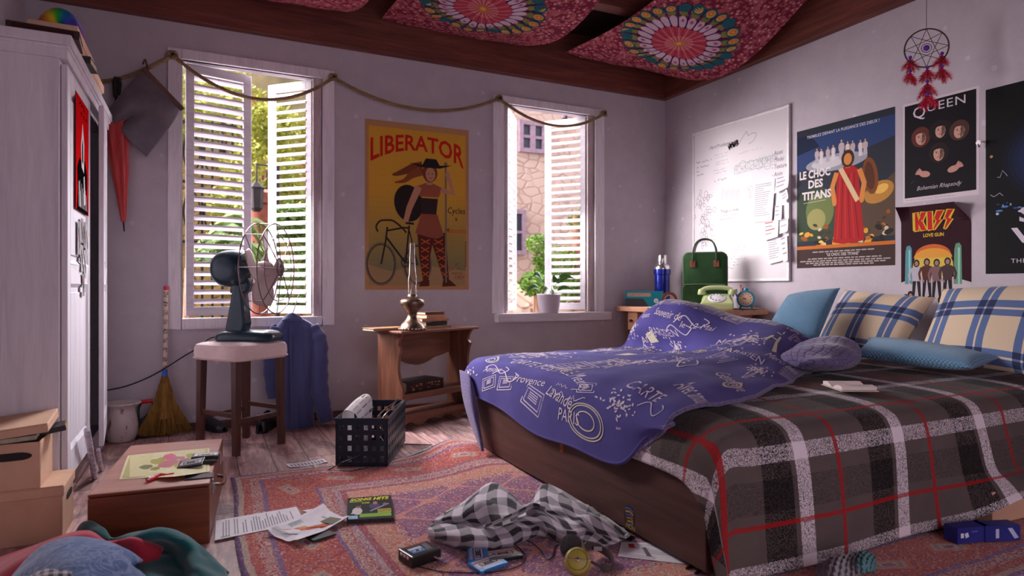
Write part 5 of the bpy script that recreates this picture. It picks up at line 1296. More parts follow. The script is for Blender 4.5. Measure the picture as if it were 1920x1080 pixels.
mb.build('crate_body', CRM_, cr, fix=False)
def in_cr(x, y, z): c, s = math.cos(CRT), math.sin(CRT); return co_+Vector((x*c-y*s, x*s+y*c, z))
NEWS = mat('newsprint', (206, 198, 200), (220, 212, 214), 12, .85)
np_ = Net([[in_cr(.03, .10, .012), in_cr(.03, .20, .012), in_cr(.03, .30, .012)], [in_cr(.025, .09, .16), in_cr(.028, .20, .16), in_cr(.03, .30, .16)], [in_cr(.018, .07, .27), in_cr(.03, .20, .29), in_cr(.04, .29, .30)], [in_cr(.05, .05, .30), in_cr(.075, .17, .335), in_cr(.10, .26, .355)], [in_cr(.10, .06, .27), in_cr(.125, .17, .30), in_cr(.15, .24, .325)], [in_cr(.125, .07, .16), in_cr(.135, .17, .16), in_cr(.145, .24, .16)], [in_cr(.13, .09, .012), in_cr(.135, .17, .012), in_cr(.14, .25, .012)]], 6, 4)
P = Print(); rd = random.Random(8)
for k in range(14):
    for j in range(3):
        if rd.random() < .9: P.rect(.04+k*.068, .06+j*.31, rd.choice((.012, .02, .035)), .25, (168, 162, 166) if rd.random() < .75 else (96, 92, 98), 1)
mb = MB().grid(lambda u, v: np_(u, v), np_.NU, np_.NV)
o = P.build('newspaper', lambda u, v, l=0: np_(u, v)+np_.normal(u, v)*(.001*(1 if np_.normal(.5, .5).z > 0 else -1)), base=mb, basemat=NEWS); tag(o, 'folded newspaper sticking up out of the blue crate', 'newspaper')
def hangr(label, pts, mt, r=.003, cat='hanger', name='wire_hanger'):
    o = MB().tube(pts, r, 6, closed=False).build(name, mt, smooth=True); return tag(o, label, cat, 'hangers in the crate')
BLKW = mat('black_hanger_wire', (22, 20, 22), rough=.35, metal=.3)
for k, (a, b, lb) in enumerate((((706, 786), (742, 752), 'bright wire hanger leaning in the crate, left one'), ((716, 787), (750, 756), 'bright wire hanger leaning in the crate, right one'))):
    p, q = at_d(a[0], a[1], 3.92-.1*k), at_d(b[0], b[1], 4.06-.1*k)
    low = in_cr(.2+.03*k, .36, .03)
    hangr(lb, spline([low, p, q, q+Vector((.02, .02, .005)), p+Vector((.03, .03, -.03)), in_cr(.24+.02*k, .40, .05)], 5), CHRM)
hangr('dark thin hanger standing in the crate beside the newspaper', spline([at_d(681, 790, 3.9), at_d(680, 750, 3.95), at_d(684, 744, 3.96), at_d(688, 752, 3.96), at_d(699, 790, 3.95)], 5)+[in_cr(.22, .30, .05)], BLKW, .0025)
pts = [at_z(620, 880, .006), at_z(640, 866, .01), at_d(680, 852, 3.30), at_d(714, 835, 3.28)]
fl_ = [at_z(617, 882, .006), at_z(690, 880, .006), at_z(738, 865, .007), at_z(812, 838, .007), at_z(808, 834, .007), at_z(740, 833, .007)]
hg2 = MB().tube([at_z(617, 882, .006), at_z(660, 884, .006), at_z(732, 868, .007), at_z(790, 846, .007), at_z(812, 838, .007), at_z(808, 834, .007), at_z(760, 833, .007)], .0035, 6).build('wire_hanger', BLKW, smooth=True)
tag(hg2, 'black wire hanger lying on the floor around the crate foot', 'hanger')
o = MB().tube([at_z(616, 881, .010), at_d(640, 868, 3.33), at_d(676, 854, 3.40)], .003, 6).build('wire', BLKW, smooth=True); tag(o, 'short dark wire leaning against the lower left front of the crate', 'wire')

# ================================================================== DESK AND WHAT STANDS ON IT
DSK = wood('light_brown_desk_wood', (160, 108, 82), (190, 136, 106), (208, 158, 128), 1, 9, .45, .45, .2)
DSKD = wood('dark_desk_leg_wood', (70, 44, 36), (98, 64, 52), (120, 82, 66), 2, 10, .5)
dk = thing('desk', 'light brown wooden desk in the corner under the whiteboard', 'desk', (3.82, 4.35, 0))
DX0, DX1, DY0, DY1, DZ = 3.52, 4.105, 3.715, 4.985, .83
rel(MB().box((DX0, DY0, DZ-.045), (DX1, DY1, DZ)).build('desk_top', DSK, dk, bevel=.006), dk)
for x, y in ((DX0+.06, DY0+.05), (DX0+.06, DY1-.10), (DX1-.08, DY0+.05), (DX1-.08, DY1-.10)): rel(MB().bar((x+.02, y+.02, 0), (x+.02, y+.02, DZ-.045), .034, .034, (0, 1, 0), .045, .045).build('leg', DSKD, dk, bevel=.002), dk)
rel(MB().box((DX0+.09, DY0+.10, DZ-.135), (DX1-.04, DY1-.26, DZ-.045)).build('apron_box', DSK, dk, bevel=.002), dk)
dw = rel(MB().box((DX0+.055, DY1-.25, DZ-.215), (DX1-.05, DY1-.11, DZ-.047)).build('drawer', DSK, dk, bevel=.003), dk)
dz_ = Vector(dk.location)
o = MB().lathe([(.0, .03), (.012, .028), (.015, .02), (.01, .008), (.008, 0)], 14).build('knob', mat('dark_knob', (40, 30, 28), rough=.4), dw, smooth=True); o.rotation_euler = (0, R(-90), 0); o.location = (DX0+.055, DY1-.18, DZ-.13)
rel(MB().bar((DX0+.08, DY1-.08, .16), (DX1-.06, DY1-.08, .16), .03, .03).build('stretcher', DSKD, dk), dk)

TEAL = mat('teal_card', (24, 98, 110), (32, 110, 122), 20, .5)
p0 = at_y(1170, 573, 4.86); rz = math.atan2(4.60-4.86, 3.76-3.54)
t = thing('record_box', 'teal rectangular box with a dark sloping panel at the left end of the desk', 'box', (3.655, 4.735, DZ), R(-42))
MB().box((-.17, -.03, 0), (.17, .03, .142)).build('box_body', TEAL, t, bevel=.003)
P = Print(); P.rect(-.17, 0, .34, .142, (26, 104, 116), 0); P.poly([(-.168, .0), (.046, .0), (.02, .035), (.0, .068), (-.03, .074), (-.168, .074)], (54, 52, 56), 1)
P.rect(-.15, .092, .21, .032, (150, 118, 104), 1); P.scribble(-.13, .102, .16, .012, (96, 72, 66), 2, lw=.003, seed=3)
P.ell(.108, .055, .019, .019, (206, 206, 214), 2); P.ell(.108, .055, .012, .012, (70, 110, 130), 3); P.ell(.108, .057, .005, .005, (216, 200, 200), 4)
P.build('front_print', lambda u, v, l=0: Vector((u, -.0304-l, v)), parent=t)
BLM = mat('cobalt_blue_metal', (14, 30, 130), (20, 40, 150), 6, .25, .5, coat=.5)
t = thing('thermos', 'cobalt blue thermos flask with a silver cup lid on the desk', 'thermos', (3.885, 4.765, DZ))
MB().lathe([(.0, 0), (.066, 0), (.07, .008), (.07, .29), (.078, .297), (.078, .352), (.0, .352)], 36).build('flask_body', BLM, t, smooth=True)
MB().lathe([(.079, .345), (.08, .356), (.072, .375), (.05, .395), (.0, .397)], 36).build('shoulder', CHRM, t, smooth=True)
MB().lathe([(.043, .392), (.046, .40), (.044, .468), (.04, .476), (.0, .477)], 32).build('cup_lid', CHRM, t, smooth=True)
t = thing('tape_roll', 'roll of brown packing tape standing on edge beside the thermos', 'tape', (3.70, 4.44, DZ+.068), rot=(0, 0, R(-38)))
def ann(mb, r0, r1, d, n=40): mb.lathe([(r0, -d), (r1, -d), (r1, d), (r0, d), (r0, -d)], n, axis='y', caps=False)
mb = MB(); ann(mb, .04, .068, .024); mb.build('tape_winding', mat('brown_tape', (92, 46, 30), (110, 58, 40), 40, .3), t, smooth=True)
mb = MB(); ann(mb, .0375, .0405, .0245); mb.build('cardboard_core', CARDP, t, smooth=True)

GRN = weave('dark_green_canvas', (26, 54, 26), (38, 70, 36), 380, .85)
bgp = Vector((3.84, 4.15, DZ)); BR_ = R(-47)
t = thing('canvas_bag', 'dark green canvas backpack with loop handles on the desk', 'bag', bgp, BR_)
def bag(w, h, d, z0, r, y0):
    out = []; ol = []
    for cx, cz, a0 in ((w/2-r, h-r, 0), (-w/2+r, h-r, 90), (-w/2+r*.4, r*.4, 180), (w/2-r*.4, r*.4, 270)):
        rr = r if a0 < 180 else r*.4
        for k in range(7): a = R(a0+15*k); ol.append((cx+rr*math.cos(a), cz+rr*math.sin(a)))
    mb = MB(); L = []
    for y, s in ((-d/2, .93), (-d/2+.012, .985), (-d/4, 1.0), (d/4, 1.0), (d/2-.012, .985), (d/2, .93)): L.append([Vector((x*s, y0+y, z0+(z-h/2)*s+h/2)) for x, z in ol])
    n = len(ol); vs = [p for q in L for p in q]
    mb.add(vs, [(i*n+k, i*n+(k+1) % n, (i+1)*n+(k+1) % n, (i+1)*n+k) for i in range(len(L)-1) for k in range(n)]+[tuple(range(n-1, -1, -1)), tuple((len(L)-1)*n+k for k in range(n))]); return mb
bag(.365, .475, .12, 0, .055, 0).build('bag_body', GRN, t, smooth=True)
bag(.372, .205, .05, .0, .045, -.082).build('front_pocket', GRN, t, smooth=True)
MB().tube([(-.17, -.108, .198), (0, -.112, .203), (.17, -.108, .198)], .003, 6).build('zipper', mat('pocket_zip', (96, 104, 92)), t, smooth=True)
LEA = mat('brown_leather_patch', (112, 60, 40), (130, 74, 52), 30, .6)
for y in (-.066, .066):
    s = -1 if y < 0 else 1
    MB().tube(spline([(-.095, y, .385), (-.094, y+s*.006, .44), (-.085, y+s*.0, .51), (-.055, y-s*.015, .565), (0, y-s*.02, .583), (.055, y-s*.015, .565), (.085, y, .51), (.094, y+s*.006, .44), (.095, y, .385)], 6), .0065, 8).build('handle', mat('green_webbing', (34, 48, 30), (44, 60, 38)), t, smooth=True)
    for x in (-.095, .095): MB().box((x-.022, y-.004 if s < 0 else y-.002, .345), (x+.022, y+.002 if s < 0 else y+.004, .40)).build('leather_patch', LEA, t, bevel=.002)

PHM = mat('pale_green_phone_plastic', (176, 190, 130), (188, 200, 142), 6, .35, coat=.3)
t = thing('telephone', 'pale green rotary telephone on the desk in front of the bag', 'telephone', (3.72, 3.885, DZ), R(-44))
mb = MB()
sec = [[(-.125, -.12, 0), (.125, -.12, 0), (.125, .10, 0), (-.125, .10, 0)], [(-.125, -.12, .05), (.125, -.12, .05), (.125, .10, .05), (-.125, .10, .05)], [(-.11, -.09, .068), (.11, -.09, .068), (.118, .09, .085), (-.118, .09, .085)], [(-.085, -.02, .105), (.085, -.02, .105), (.105, .08, .125), (-.105, .08, .125)]]
vs = [Vector(p) for s in sec for p in s]; mb.add(vs, [(i*4+k, i*4+(k+1) % 4, (i+1)*4+(k+1) % 4, (i+1)*4+k) for i in range(3) for k in range(4)]+[(3, 2, 1, 0), (12, 13, 14, 15)])
mb.build('phone_body', PHM, t, bevel=.012, segs=4)
d = MB().lathe([(.0, .012), (.062, .012), (.07, .006), (.07, 0)], 32).build('dial', mat('phone_dial_plate', (206, 200, 208), rough=.3), t, smooth=True); d.location = (0, -.048, .086); d.rotation_euler = (R(27), 0, 0)
for k in range(10):
    a = R(30+k*29); MB().cyl((.05*math.cos(a), .05*math.sin(a), .011), (.05*math.cos(a), .05*math.sin(a), .0135), .0085, n=12).build('finger_hole', mat('dial_hole', (110, 110, 100)), d, smooth=True)
mb = MB(); mb.tube(spline([(-.125, .045, .145), (-.08, .05, .168), (0, .05, .174), (.08, .05, .168), (.125, .045, .145)], 6), .018, 12); mb.build('handset_grip', PHM, t, smooth=True)
for x in (-.118, .118): MB().lathe([(.0, -.022), (.03, -.022), (.034, -.012), (.026, .02), (.0, .03)], 20, o=(x, .045, .138)).build('handset_cup', PHM, t, smooth=True)
t = thing('pen_cup', 'white cup of coloured pens behind the alarm clock', 'cup', (3.97, 3.905, DZ))
MB().lathe([(.0, 0), (.044, 0), (.046, .003), (.048, .10), (.045, .10), (.043, .006), (.0, .006)], 28, caps=False).build('cup_body', mat('white_cup', (206, 196, 206), (214, 204, 214)), t, smooth=True)
for k, (x, y, dx, dy, h, c, lb) in enumerate(((-.03, .0, -.018, .0, .135, (30, 50, 30), 'dark green pen'), (-.012, -.01, -.004, .0, .14, (40, 60, 180), 'blue pen'), (.012, .012, .006, .01, .175, (190, 160, 30), 'tall yellow pencil with a red tip'), (.02, -.012, .012, 0, .15, (120, 30, 110), 'purple pen'), (.033, .004, .016, .004, .145, (40, 34, 60), 'dark pen'))):
    pn = thing('pen', lb+' in the white pen cup on the desk', 'pen', (3.97, 3.905, DZ), group='pens in the cup')
    cN, sN = math.cos(R(-45)), math.sin(R(-45)); Q = lambda a, b, z: (a*cN-b*sN, a*sN+b*cN, z)
    MB().cyl(Q(x*.7, y*.7, .012), Q(x+dx, y+dy, h), .0055, n=8).build('barrel', mat('pen_'+lb.split()[0], c), pn, smooth=True)
    MB().cyl(Q(x+dx*.98, y+dy*.98, h), Q(x+dx*1.1, y+dy*1.1, h+.022), .006, n=8).build('cap', mat('pen_cap_'+lb.split()[0], (180, 50, 40) if k == 2 else c), pn, smooth=True)
t = thing('alarm_clock', 'round blue alarm clock with a cream dial on the desk', 'clock', (3.93, 3.785, DZ), R(-53))
CLB = mat('blue_clock_case', (40, 120, 150), (52, 134, 164), 8, .35)
MB().lathe([(.0, .035), (.05, .033), (.066, .022), (.07, .0), (.07, -.024), (.066, -.03), (.056, -.03), (.054, -.024), (.0, -.024)], 36, o=(0, 0, .082), axis='y').build('case', CLB, t, smooth=True)
for x in (-.04, .04): MB().cyl((x*1.25, 0, 0), (x*.9, 0, .03), .008, n=10).build('foot', CLB, t, smooth=True)
MB().lathe([(.014, .148), (.02, .155), (.018, .168), (.0, .172)], 16).build('top_button', CLB, t, smooth=True)
P = Print(); P.ell(0, 0, .055, .055, (226, 190, 160), 1, n=32)
for k in range(12): a = R(30*k); P.line([(.046*math.cos(a), .046*math.sin(a)), (.036*math.cos(a), .036*math.sin(a))], .006, (120, 84, 70), 2)
P.line([(0, 0), (-.026, .014)], .005, (60, 44, 44), 3); P.line([(0, 0), (-.034, -.002)], .004, (60, 44, 44), 3); P.ell(0, 0, .005, .005, (60, 44, 44), 4)
P.build('dial', lambda u, v, l=0: Vector((u, -.0245-l, .082+v)), parent=t)
o = MB().box((-.09, -.13, 0), (.09, .13, .006)).build('black_folder', mat('black_folder_card', (26, 24, 28), (34, 32, 36), 20, .3)); o.location = (3.86, 3.845, DZ+.0005); o.rotation_euler = (0, 0, R(20)); tag(o, 'black folder lying at the right end of the desk', 'folder')
WP = mat('white_paper', (222, 216, 222), (230, 224, 230), 20, .8)
for k, (x, y, z, rz, lb) in enumerate(((4.0, 3.86, DZ+.007, 30, 'white sheet lying on the black folder on the desk'), (3.60, 4.40, DZ+.0005, -20, 'white sheet under the tape roll at the desk front'))):
    o = MB().box((-.1, -.14, 0), (.1, .14, .0015)).build('paper_sheet', WP); o.location = (x-.03, y, z); o.rotation_euler = (0, 0, R(rz)); tag(o, lb, 'paper')

# ---- potted plant on the sill
PLB = Vector((2.745, BACK-.03+.025, .781)); PLB = at_y(1029, 586, BACK-.0); PLB.z = .7805
t = thing('potted_plant', 'small leafy plant in a white pot on the right window sill', 'plant', PLB)
MB().lathe([(.0, 0), (.085, 0), (.09, .006), (.108, .158), (.112, .162), (.106, .166), (.1, .15), (.0, .148)], 36, caps=False).build('pot', mat('white_ceramic', (196, 184, 196), (204, 192, 204), 8, .4), t, smooth=True)
MB().lathe([(.0, .15), (.098, .15), (.0, .156)], 24, caps=False).build('soil', mat('potting_soil', (60, 44, 36), (80, 60, 48), 40, .95), t)
LFD = NT('dark_green_leaf'); v = LFD.sep(LFD.co('UV')); mid = LFD.mth('ABSOLUTE', LFD.mth('SUBTRACT', v[1], .5)); vein = LFD.mth('LESS_THAN', LFD.mth('FRACT', LFD.mth('ADD', LFD.mth('MULTIPLY', v[0], 7), LFD.mth('MULTIPLY', mid, -3))), .12)
LFD.base(LFD.mix(LFD.mth('MULTIPLY', LFD.mth('MAXIMUM', vein, LFD.mth('LESS_THAN', mid, .04)), .6), rgb(66, 122, 52), rgb(130, 176, 100))); LFD.set(.35, 0, .5)
for k, (tip, up, w_, st_) in enumerate((((912+75, 544), .05, .055, 0), ((995, 518), .09, .075, 0), ((1078, 519), .07, .07, 0), ((1076, 541), .03, .045, 0), ((1050, 528), .10, .08, -.06), ((1018, 547), .04, .06, -.1), ((1036, 549), .05, .065, -.12))):
    tp = at_y(tip[0], tip[1], BACK-.03+st_)-PLB; b = Vector((.012*(k-3), -.01*k*.5, .155)); n_ = 12
    d = tp-b; sd = d.cross(Vector((.25, -1, .5))).normalized()
    def lf(u, v, b=b, d=d, sd=sd, up=up, w_=w_):
        s = .3+.7*u; ww = w_*(math.sin(PI*min(1, u**.8))**.8)*(1-.25*u); c = (v-.5)*2
        return b+d*s+Vector((0, 0, up*math.sin(PI*s)*(.9)-.02*u*u))+sd*ww*c*.5+Vector((0, 0, .014*abs(c)*math.sin(PI*u)))
    MB().grid(lf, n_, 6).build('leaf', LFD.m, t, smooth=True, solid=.0015)
    MB().tube([b+Vector((0, 0, -.01)), b+d*.15+Vector((0, 0, up*.5)), lf(0, .5)], .003, 6).build('stalk', LFD.m, t, smooth=True)
# ================================================================== POSTERS, WHITEBOARD, HANGINGS
def person(P, x, y, h, skin, top, low, hair, l=3, w=1.0, robe=None, sway=0):
    """plain standing figure, feet at (x, y), height h"""
    u = h/7.5; W = w*u
    if robe:
        P.poly([(x-.9*W, y+5.9*u), (x-1.25*W, y+.15*u), (x-.5*W, y), (x+.6*W, y+.05*u), (x+1.35*W, y+.2*u), (x+.85*W, y+5.9*u), (x+.35*W, y+6.25*u), (x-.35*W, y+6.25*u)], robe, l)
    else:
        [P.line([(x+s*.36*W, y+3.8*u), (x+s*.48*W, y+1.9*u), (x+s*.62*W, y+.1*u)], lambda t: (.72-.3*t)*u, low, l) for s in (-1, 1)]
        P.poly([(x-1.0*W, y+5.9*u), (x-.7*W, y+3.5*u), (x+.7*W, y+3.5*u), (x+1.0*W, y+5.9*u), (x+.35*W, y+6.25*u), (x-.35*W, y+6.25*u)], top, l+1)
    for s in (-1, 1):
        P.line([(x+s*.95*W, y+5.85*u), (x+s*1.35*W, y+4.7*u), (x+s*(1.15+sway)*W, y+3.5*u)], .42*u, skin if robe else top, l+1)
        P.ell(x+s*(1.15+sway)*W, y+3.4*u, .2*u, .26*u, skin, l+1, n=10)
    P.rect(x-.18*u, y+6.1*u, .36*u, .4*u, skin, l+1)
    P.ell(x, y+6.85*u, .58*u, .72*u, hair, l+1, n=16); P.ell(x, y+6.8*u, .36*u, .48*u, skin, l+2, n=14)
def portrait(P, x, y, r, hair, l=3, tilt=0, hw=1.25, sk=(196, 150, 134)):
    P.ell(x, y+r*.1, r*hw, r*1.35, hair, l, tilt, 20); P.ell(x, y-r*.05, r*.66, r*.92, sk, l+1, tilt, 20)
    P.poly([(x+r*.1, y-r*.9), (x+r*.6, y-r*.4), (x+r*.62, y+r*.5), (x+r*.2, y+r*.75), (x+r*.16, y)], tuple(int(c*.55) for c in sk), l+2)
    for s in (-1, 1): P.ell(x+s*r*.27, y+r*.12, r*.13, r*.06, (50, 34, 34), l+3, n=10); P.line([(x+s*r*.12, y+r*.27), (x+s*r*.42, y+r*.28)], r*.06, hair, l+3)
    P.line([(x, y+r*.08), (x+r*.06, y-r*.2), (x-r*.04, y-r*.24)], r*.05, (120, 84, 76), l+3); P.line([(x-r*.2, y-r*.47), (x+r*.2, y-r*.46)], r*.08, (130, 60, 60), l+3)
    P.poly([(x-r*.66, y+r*.42), (x-r*.3, y+r*.6), (x+r*.3, y+r*.62), (x+r*.66, y+r*.42), (x+r*.6, y+r*1.1), (x-r*.6, y+r*1.1)], hair, l+3)
GLOSSP = print_mat('satin_poster', .62, .07); GLOSSP.node_tree.nodes['Principled BSDF'].inputs['Specular IOR Level'].default_value = .12

# ---- yellow bicycle poster on the back wall
W_, H_ = .879, 1.345; P = Print()
P.rect(0, 0, W_, H_, (176, 132, 92), 0); 
for k in range(30):
    f = k/29; a, b = (206, 156, 54), (122, 116, 84); c = tuple(int(b[i]+(a[i]-b[i])*min(1, max(0, (f-.08)*1.9))) for i in range(3)); P.rect(.03, .035+k*(H_-.085)/30, W_-.06, (H_-.085)/30+.001, c, 1)
P.poly([(.03, .035), (.849, .035), (.849, .16), (.5, .2), (.2, .15), (.03, .2)], (156, 128, 92), 2)
def arch(a, b): t = (a-.40)/.40; return (a, b*(1+.55*t*t)-.085*t*t*(1 if b < .02 else 1)*1.4)
P.text('LIBERATOR', .045, 1.135, .17, (192, 34, 26), 4, width=.79, bold=.022, warp=lambda a, b: (a, b*(1.0+.5*((a-.395)/.395)**2)-.115*((a-.395)/.395)**2))
P.text('Cycles', .69, .635, .075, (40, 34, 32), 4, width=.155, bold=.006, shear=.1); P.text('&', .755, .575, .045, (40, 34, 32), 4, hs=.04); P.text('Motocycles', .675, .475, .062, (190, 66, 36), 4, width=.18, bold=.004, shear=.1)
P.text('47', .755, .20, .035, (150, 50, 36), 4, hs=.034, shear=.2); P.scribble(.70, .155, .14, .03, (150, 50, 36), 4, lw=.006, seed=2); P.text('PANTIN', .73, .125, .028, (140, 44, 34), 4, width=.09); P.text('1907', .755, .088, .042, (150, 50, 36), 4, width=.085, shear=.15, bold=.006)
P.scribble(.03, .42, .07, .02, (190, 90, 50), 4, lw=.003, seed=5)
for k in range(16): P.rect(.852-.005, .19+k*.014, .008, .009, (60, 48, 40), 4)
# bicycle
BK = (44, 38, 36)
for cx, cy, r in ((.13, .205, .165), (.43, .205, .16)):
    P.ring(cx, cy, r*.72, .014, (110, 96, 84), 4, 40, r); P.ring(cx, cy, r*.66, .007, BK, 5, 40, r*.93)
    for k in range(14): a = PI*k/14; P.line([(cx-r*.64*math.cos(a), cy-r*.9*math.sin(a)), (cx+r*.64*math.cos(a), cy+r*.9*math.sin(a))], .0015, (120, 108, 92), 5)
for pts, w_ in (([(.13, .205), (.165, .38), (.18, .50)], .014), ([(.175, .47), (.31, .50), (.36, .50)], .014), ([(.17, .42), (.315, .235), (.33, .22)], .016), ([(.36, .52), (.33, .22)], .014), ([(.43, .205), (.33, .22)], .011), ([(.43, .205), (.36, .48)], .010), ([(.33, .54), (.40, .535)], .018)): P.line(pts, w_, BK, 6)
P.curve([(.105, .46), (.09, .50), (.12, .545), (.18, .555), (.23, .55), (.30, .50), (.335, .46)], .014, BK, 6); P.ring(.325, .22, .03, .008, BK, 6, 20, .036)
# plain standing figure in tunic and hat holding a pole
SK = (184, 132, 104); HR = (116, 62, 36)
P.ell(.355, .70, .12, .15, (44, 34, 34), 5, 10, 26)
P.curve([(.47, 1.0), (.40, .99), (.33, .96), (.26, .93), (.22, .92)], lambda t: .085*(1-t)+.012, HR, 6, 5); P.curve([(.46, .97), (.38, .93), (.32, .88), (.24, .86)], lambda t: .07*(1-t)+.01, (134, 74, 42), 6, 5)
for x0, x1, x2 in ((.50, .49, .50), (.60, .64, .68)):
    P.line([(x0, .46), (x1, .27), (x2, .07)], lambda t: .10*(1-t)+.045, (84, 40, 30), 6)
    for k in range(5): f = .12+.17*k; cx = x0+(x1-x0)*min(1, f*2)+(x2-x1)*max(0, f*2-1); cy = .46-.39*f; P.line([(cx-.04+.015*f, cy), (cx+.04-.015*f, cy-.04)], .008, (186, 88, 48), 7); P.line([(cx+.04-.015*f, cy), (cx-.04+.015*f, cy-.04)], .008, (186, 88, 48), 7)
P.poly([(.46, .07), (.53, .08), (.53, .03), (.44, .025)], (84, 40, 30), 6); P.poly([(.65, .08), (.71, .08), (.77, .03), (.64, .025)], (84, 40, 30), 6)
P.poly([(.46, .62), (.60, .62), (.655, .45), (.60, .42), (.52, .43), (.41, .46)], (142, 78, 60), 7); P.poly([(.455, .75), (.605, .75), (.59, .62), (.465, .62)], (52, 40, 40), 8)
P.poly([(.45, .76), (.61, .76), (.645, .84), (.56, .875), (.50, .875), (.42, .84)], (150, 84, 62), 8)
P.line([(.44, .84), (.36, .66), (.33, .55)], lambda t: .06-.02*t, SK, 8); P.line([(.63, .83), (.74, .80), (.70, .93)], lambda t: .055-.02*t, SK, 8); P.ell(.69, .955, .022, .028, SK, 9, n=12)
P.line([(.675, .06), (.672, 1.03)], .016, (120, 104, 90), 7); P.ell(.672, 1.04, .016, .02, (120, 104, 90), 8, n=10)
P.rect(.505, .86, .05, .05, SK, 8); P.ell(.535, .96, .065, .08, HR, 8, n=18); P.ell(.54, .945, .042, .058, SK, 9, n=18)
for s in (-1, 1): P.ell(.54+s*.017, .95, .007, .004, (60, 36, 30), 10, n=8)
P.line([(.528, .917), (.553, .917)], .006, (150, 60, 50), 10)
P.poly([(.36, 1.03), (.46, 1.0), (.62, 1.0), (.73, 1.035), (.62, 1.025), (.59, 1.075), (.50, 1.075), (.47, 1.02)], (40, 34, 36), 10)
o = P.build('poster', wall_b(1.162, .986), print_mat('old_paper_poster', .75, .14)); tag(o, 'old yellow bicycle poster on the wall between the two windows', 'poster')

# ---- adventure film poster
W_, H_ = .774, 1.049; P = Print(); P.rect(0, 0, W_, H_, (30, 28, 34), 0)
P.rect(.0, .13, W_, H_-.13, (42, 46, 56), 1)
P.poly([(.0, .72), (.25, .82), (.5, .8), (.774, .86), (.774, 1.0), (.0, 1.0)], (44, 62, 106), 2); P.poly([(.0, .86), (.2, .9), (.12, 1.0), (.0, 1.0)], (26, 34, 60), 3)
P.ell(.33, .76, .25, .06, (150, 150, 160), 2); P.ell(.27, .765, .14, .04, (196, 192, 196), 3)
P.poly([(.0, .2), (.0, .55), (.2, .62), (.33, .5), (.33, .2)], (52, 66, 50), 2); P.ell(.2, .42, .12, .14, (104, 116, 66), 3); P.ell(.17, .36, .08, .08, (150, 146, 90), 4)
P.poly([(.5, .42), (.774, .62), (.774, .2), (.5, .2)], (84, 66, 52), 2); P.ell(.66, .5, .11, .07, (176, 124, 56), 3, 20); P.ell(.68, .52, .05, .03, (222, 174, 84), 4, 20)
rd = random.Random(4)
for k in range(70): P.ell(rd.uniform(.02, .75), .16+abs(rd.gauss(0, .075)), rd.uniform(.012, .035), rd.uniform(.008, .02), rd.choice([(214, 150, 50), (180, 100, 40), (230, 190, 90), (70, 50, 36), (40, 34, 30), (150, 80, 34), (196, 186, 150)]), 3+k % 4, rd.uniform(-30, 30), 9)
P.rect(0, .135, W_, .03, (190, 104, 40), 8); P.rect(0, 0, W_, .14, (62, 44, 40), 8)
for k in range(9): person(P, .17+.05*k+rd.uniform(-.01, .01), .76+rd.uniform(-.01, .02), .115+.03*(k == 4), (196, 160, 140), (206, 200, 200), (190, 184, 186), (70, 50, 44), 4, .8, (206, 200, 202) if k % 2 else (176, 168, 176))
person(P, .43, .165, .66, (200, 128, 64), (170, 28, 32), (150, 20, 28), (58, 38, 30), 10, 1.05, (164, 28, 32))
for k in range(6): P.curve([(.37+.022*k, .66), (.36+.025*k, .45), (.345+.034*k, .2)], .006, (110, 14, 22) if k % 2 else (196, 50, 48), 13)
P.poly([(.355, .70), (.39, .71), (.52, .47), (.49, .45)], (206, 180, 136), 14); P.ell(.60, .62, .055, .13, (120, 66, 34), 9, 8); P.ell(.595, .62, .035, .1, (84, 46, 28), 10, 8)
P.text('TREMBLEZ DEVANT LA PUISSANCE DES DIEUX !', .09, .975, .03, (214, 208, 212), 15, width=.575, bold=.004)
for s, y, w_ in (('LE CHOC', .675, .265), ('DES', .60, .125), ('TITANS', .515, .25)): P.text(s, .025+(.15-w_/2 if s != 'LE CHOC' else 0)*.9, y, .082, (222, 212, 212), 16, width=w_, bold=.035)
P.line([(.06, .49), (.25, .497)], .003, (200, 190, 190), 16)
P.text('"LE CHOC DES TITANS"', .387, .083, .03, (206, 196, 196), 16, 'c', width=.26, bold=.01)
for k, (x0, w_, y) in enumerate(((.14, .46, .112), (.1, .58, .062), (.03, .70, .045), (.08, .60, .03), (.15, .46, .016))):
    q = random.Random(k); x = x0
    while x < x0+w_: ww = q.uniform(.02, .05); P.rect(x, y, ww, .008, (170, 156, 156), 16); x += ww+.008
o = P.build('poster', wall_r(3.466, 1.151), GLOSSP); tag(o, 'film poster with a red robed figure on the right wall beside the whiteboard', 'poster')

# ---- black band poster with faces
W_, H_ = .456, .643; P = Print(); P.rect(0, 0, W_, H_, (206, 192, 200), 0); P.rect(.012, .03, W_-.028, H_-.045, (20, 14, 20), 1)
portrait(P, .115, .405, .048, (92, 44, 38), 3, 10); portrait(P, .235, .425, .046, (34, 24, 26), 3, 0, 1.55); portrait(P, .345, .40, .046, (74, 48, 42), 3, -8); portrait(P, .225, .285, .048, (40, 26, 28), 8, 4)
for x, y, rt in ((.14, .17, -12), (.31, .175, 14)):
    P.ell(x, y, .034, .02, (190, 140, 126), 8, rt, 14)
    for k in range(4): a = R(rt+(160 if x < .2 else 20)+(k-1.5)*14); P.line([(x+.02*math.cos(a), y+.012*math.sin(a)), (x+.06*math.cos(a), y+.05*math.sin(a))], .0095, (190, 140, 126), 9)
P.text('Q', .066, .535, .105, (206, 196, 206), 6, width=.078); P.text('UEEN', .155, .56, .075, (206, 196, 206), 6, width=.225, space=1.1)
P.text('Bohemian Rhapsody', .09, .072, .038, (190, 178, 190), 6, shear=.4, width=.27)
P.scribble(.05, .11, .03, .04, (90, 80, 90), 6, lw=.002, seed=8); P.scribble(.02, .012, .3, .006, (120, 110, 116), 3, lw=.002, seed=9)
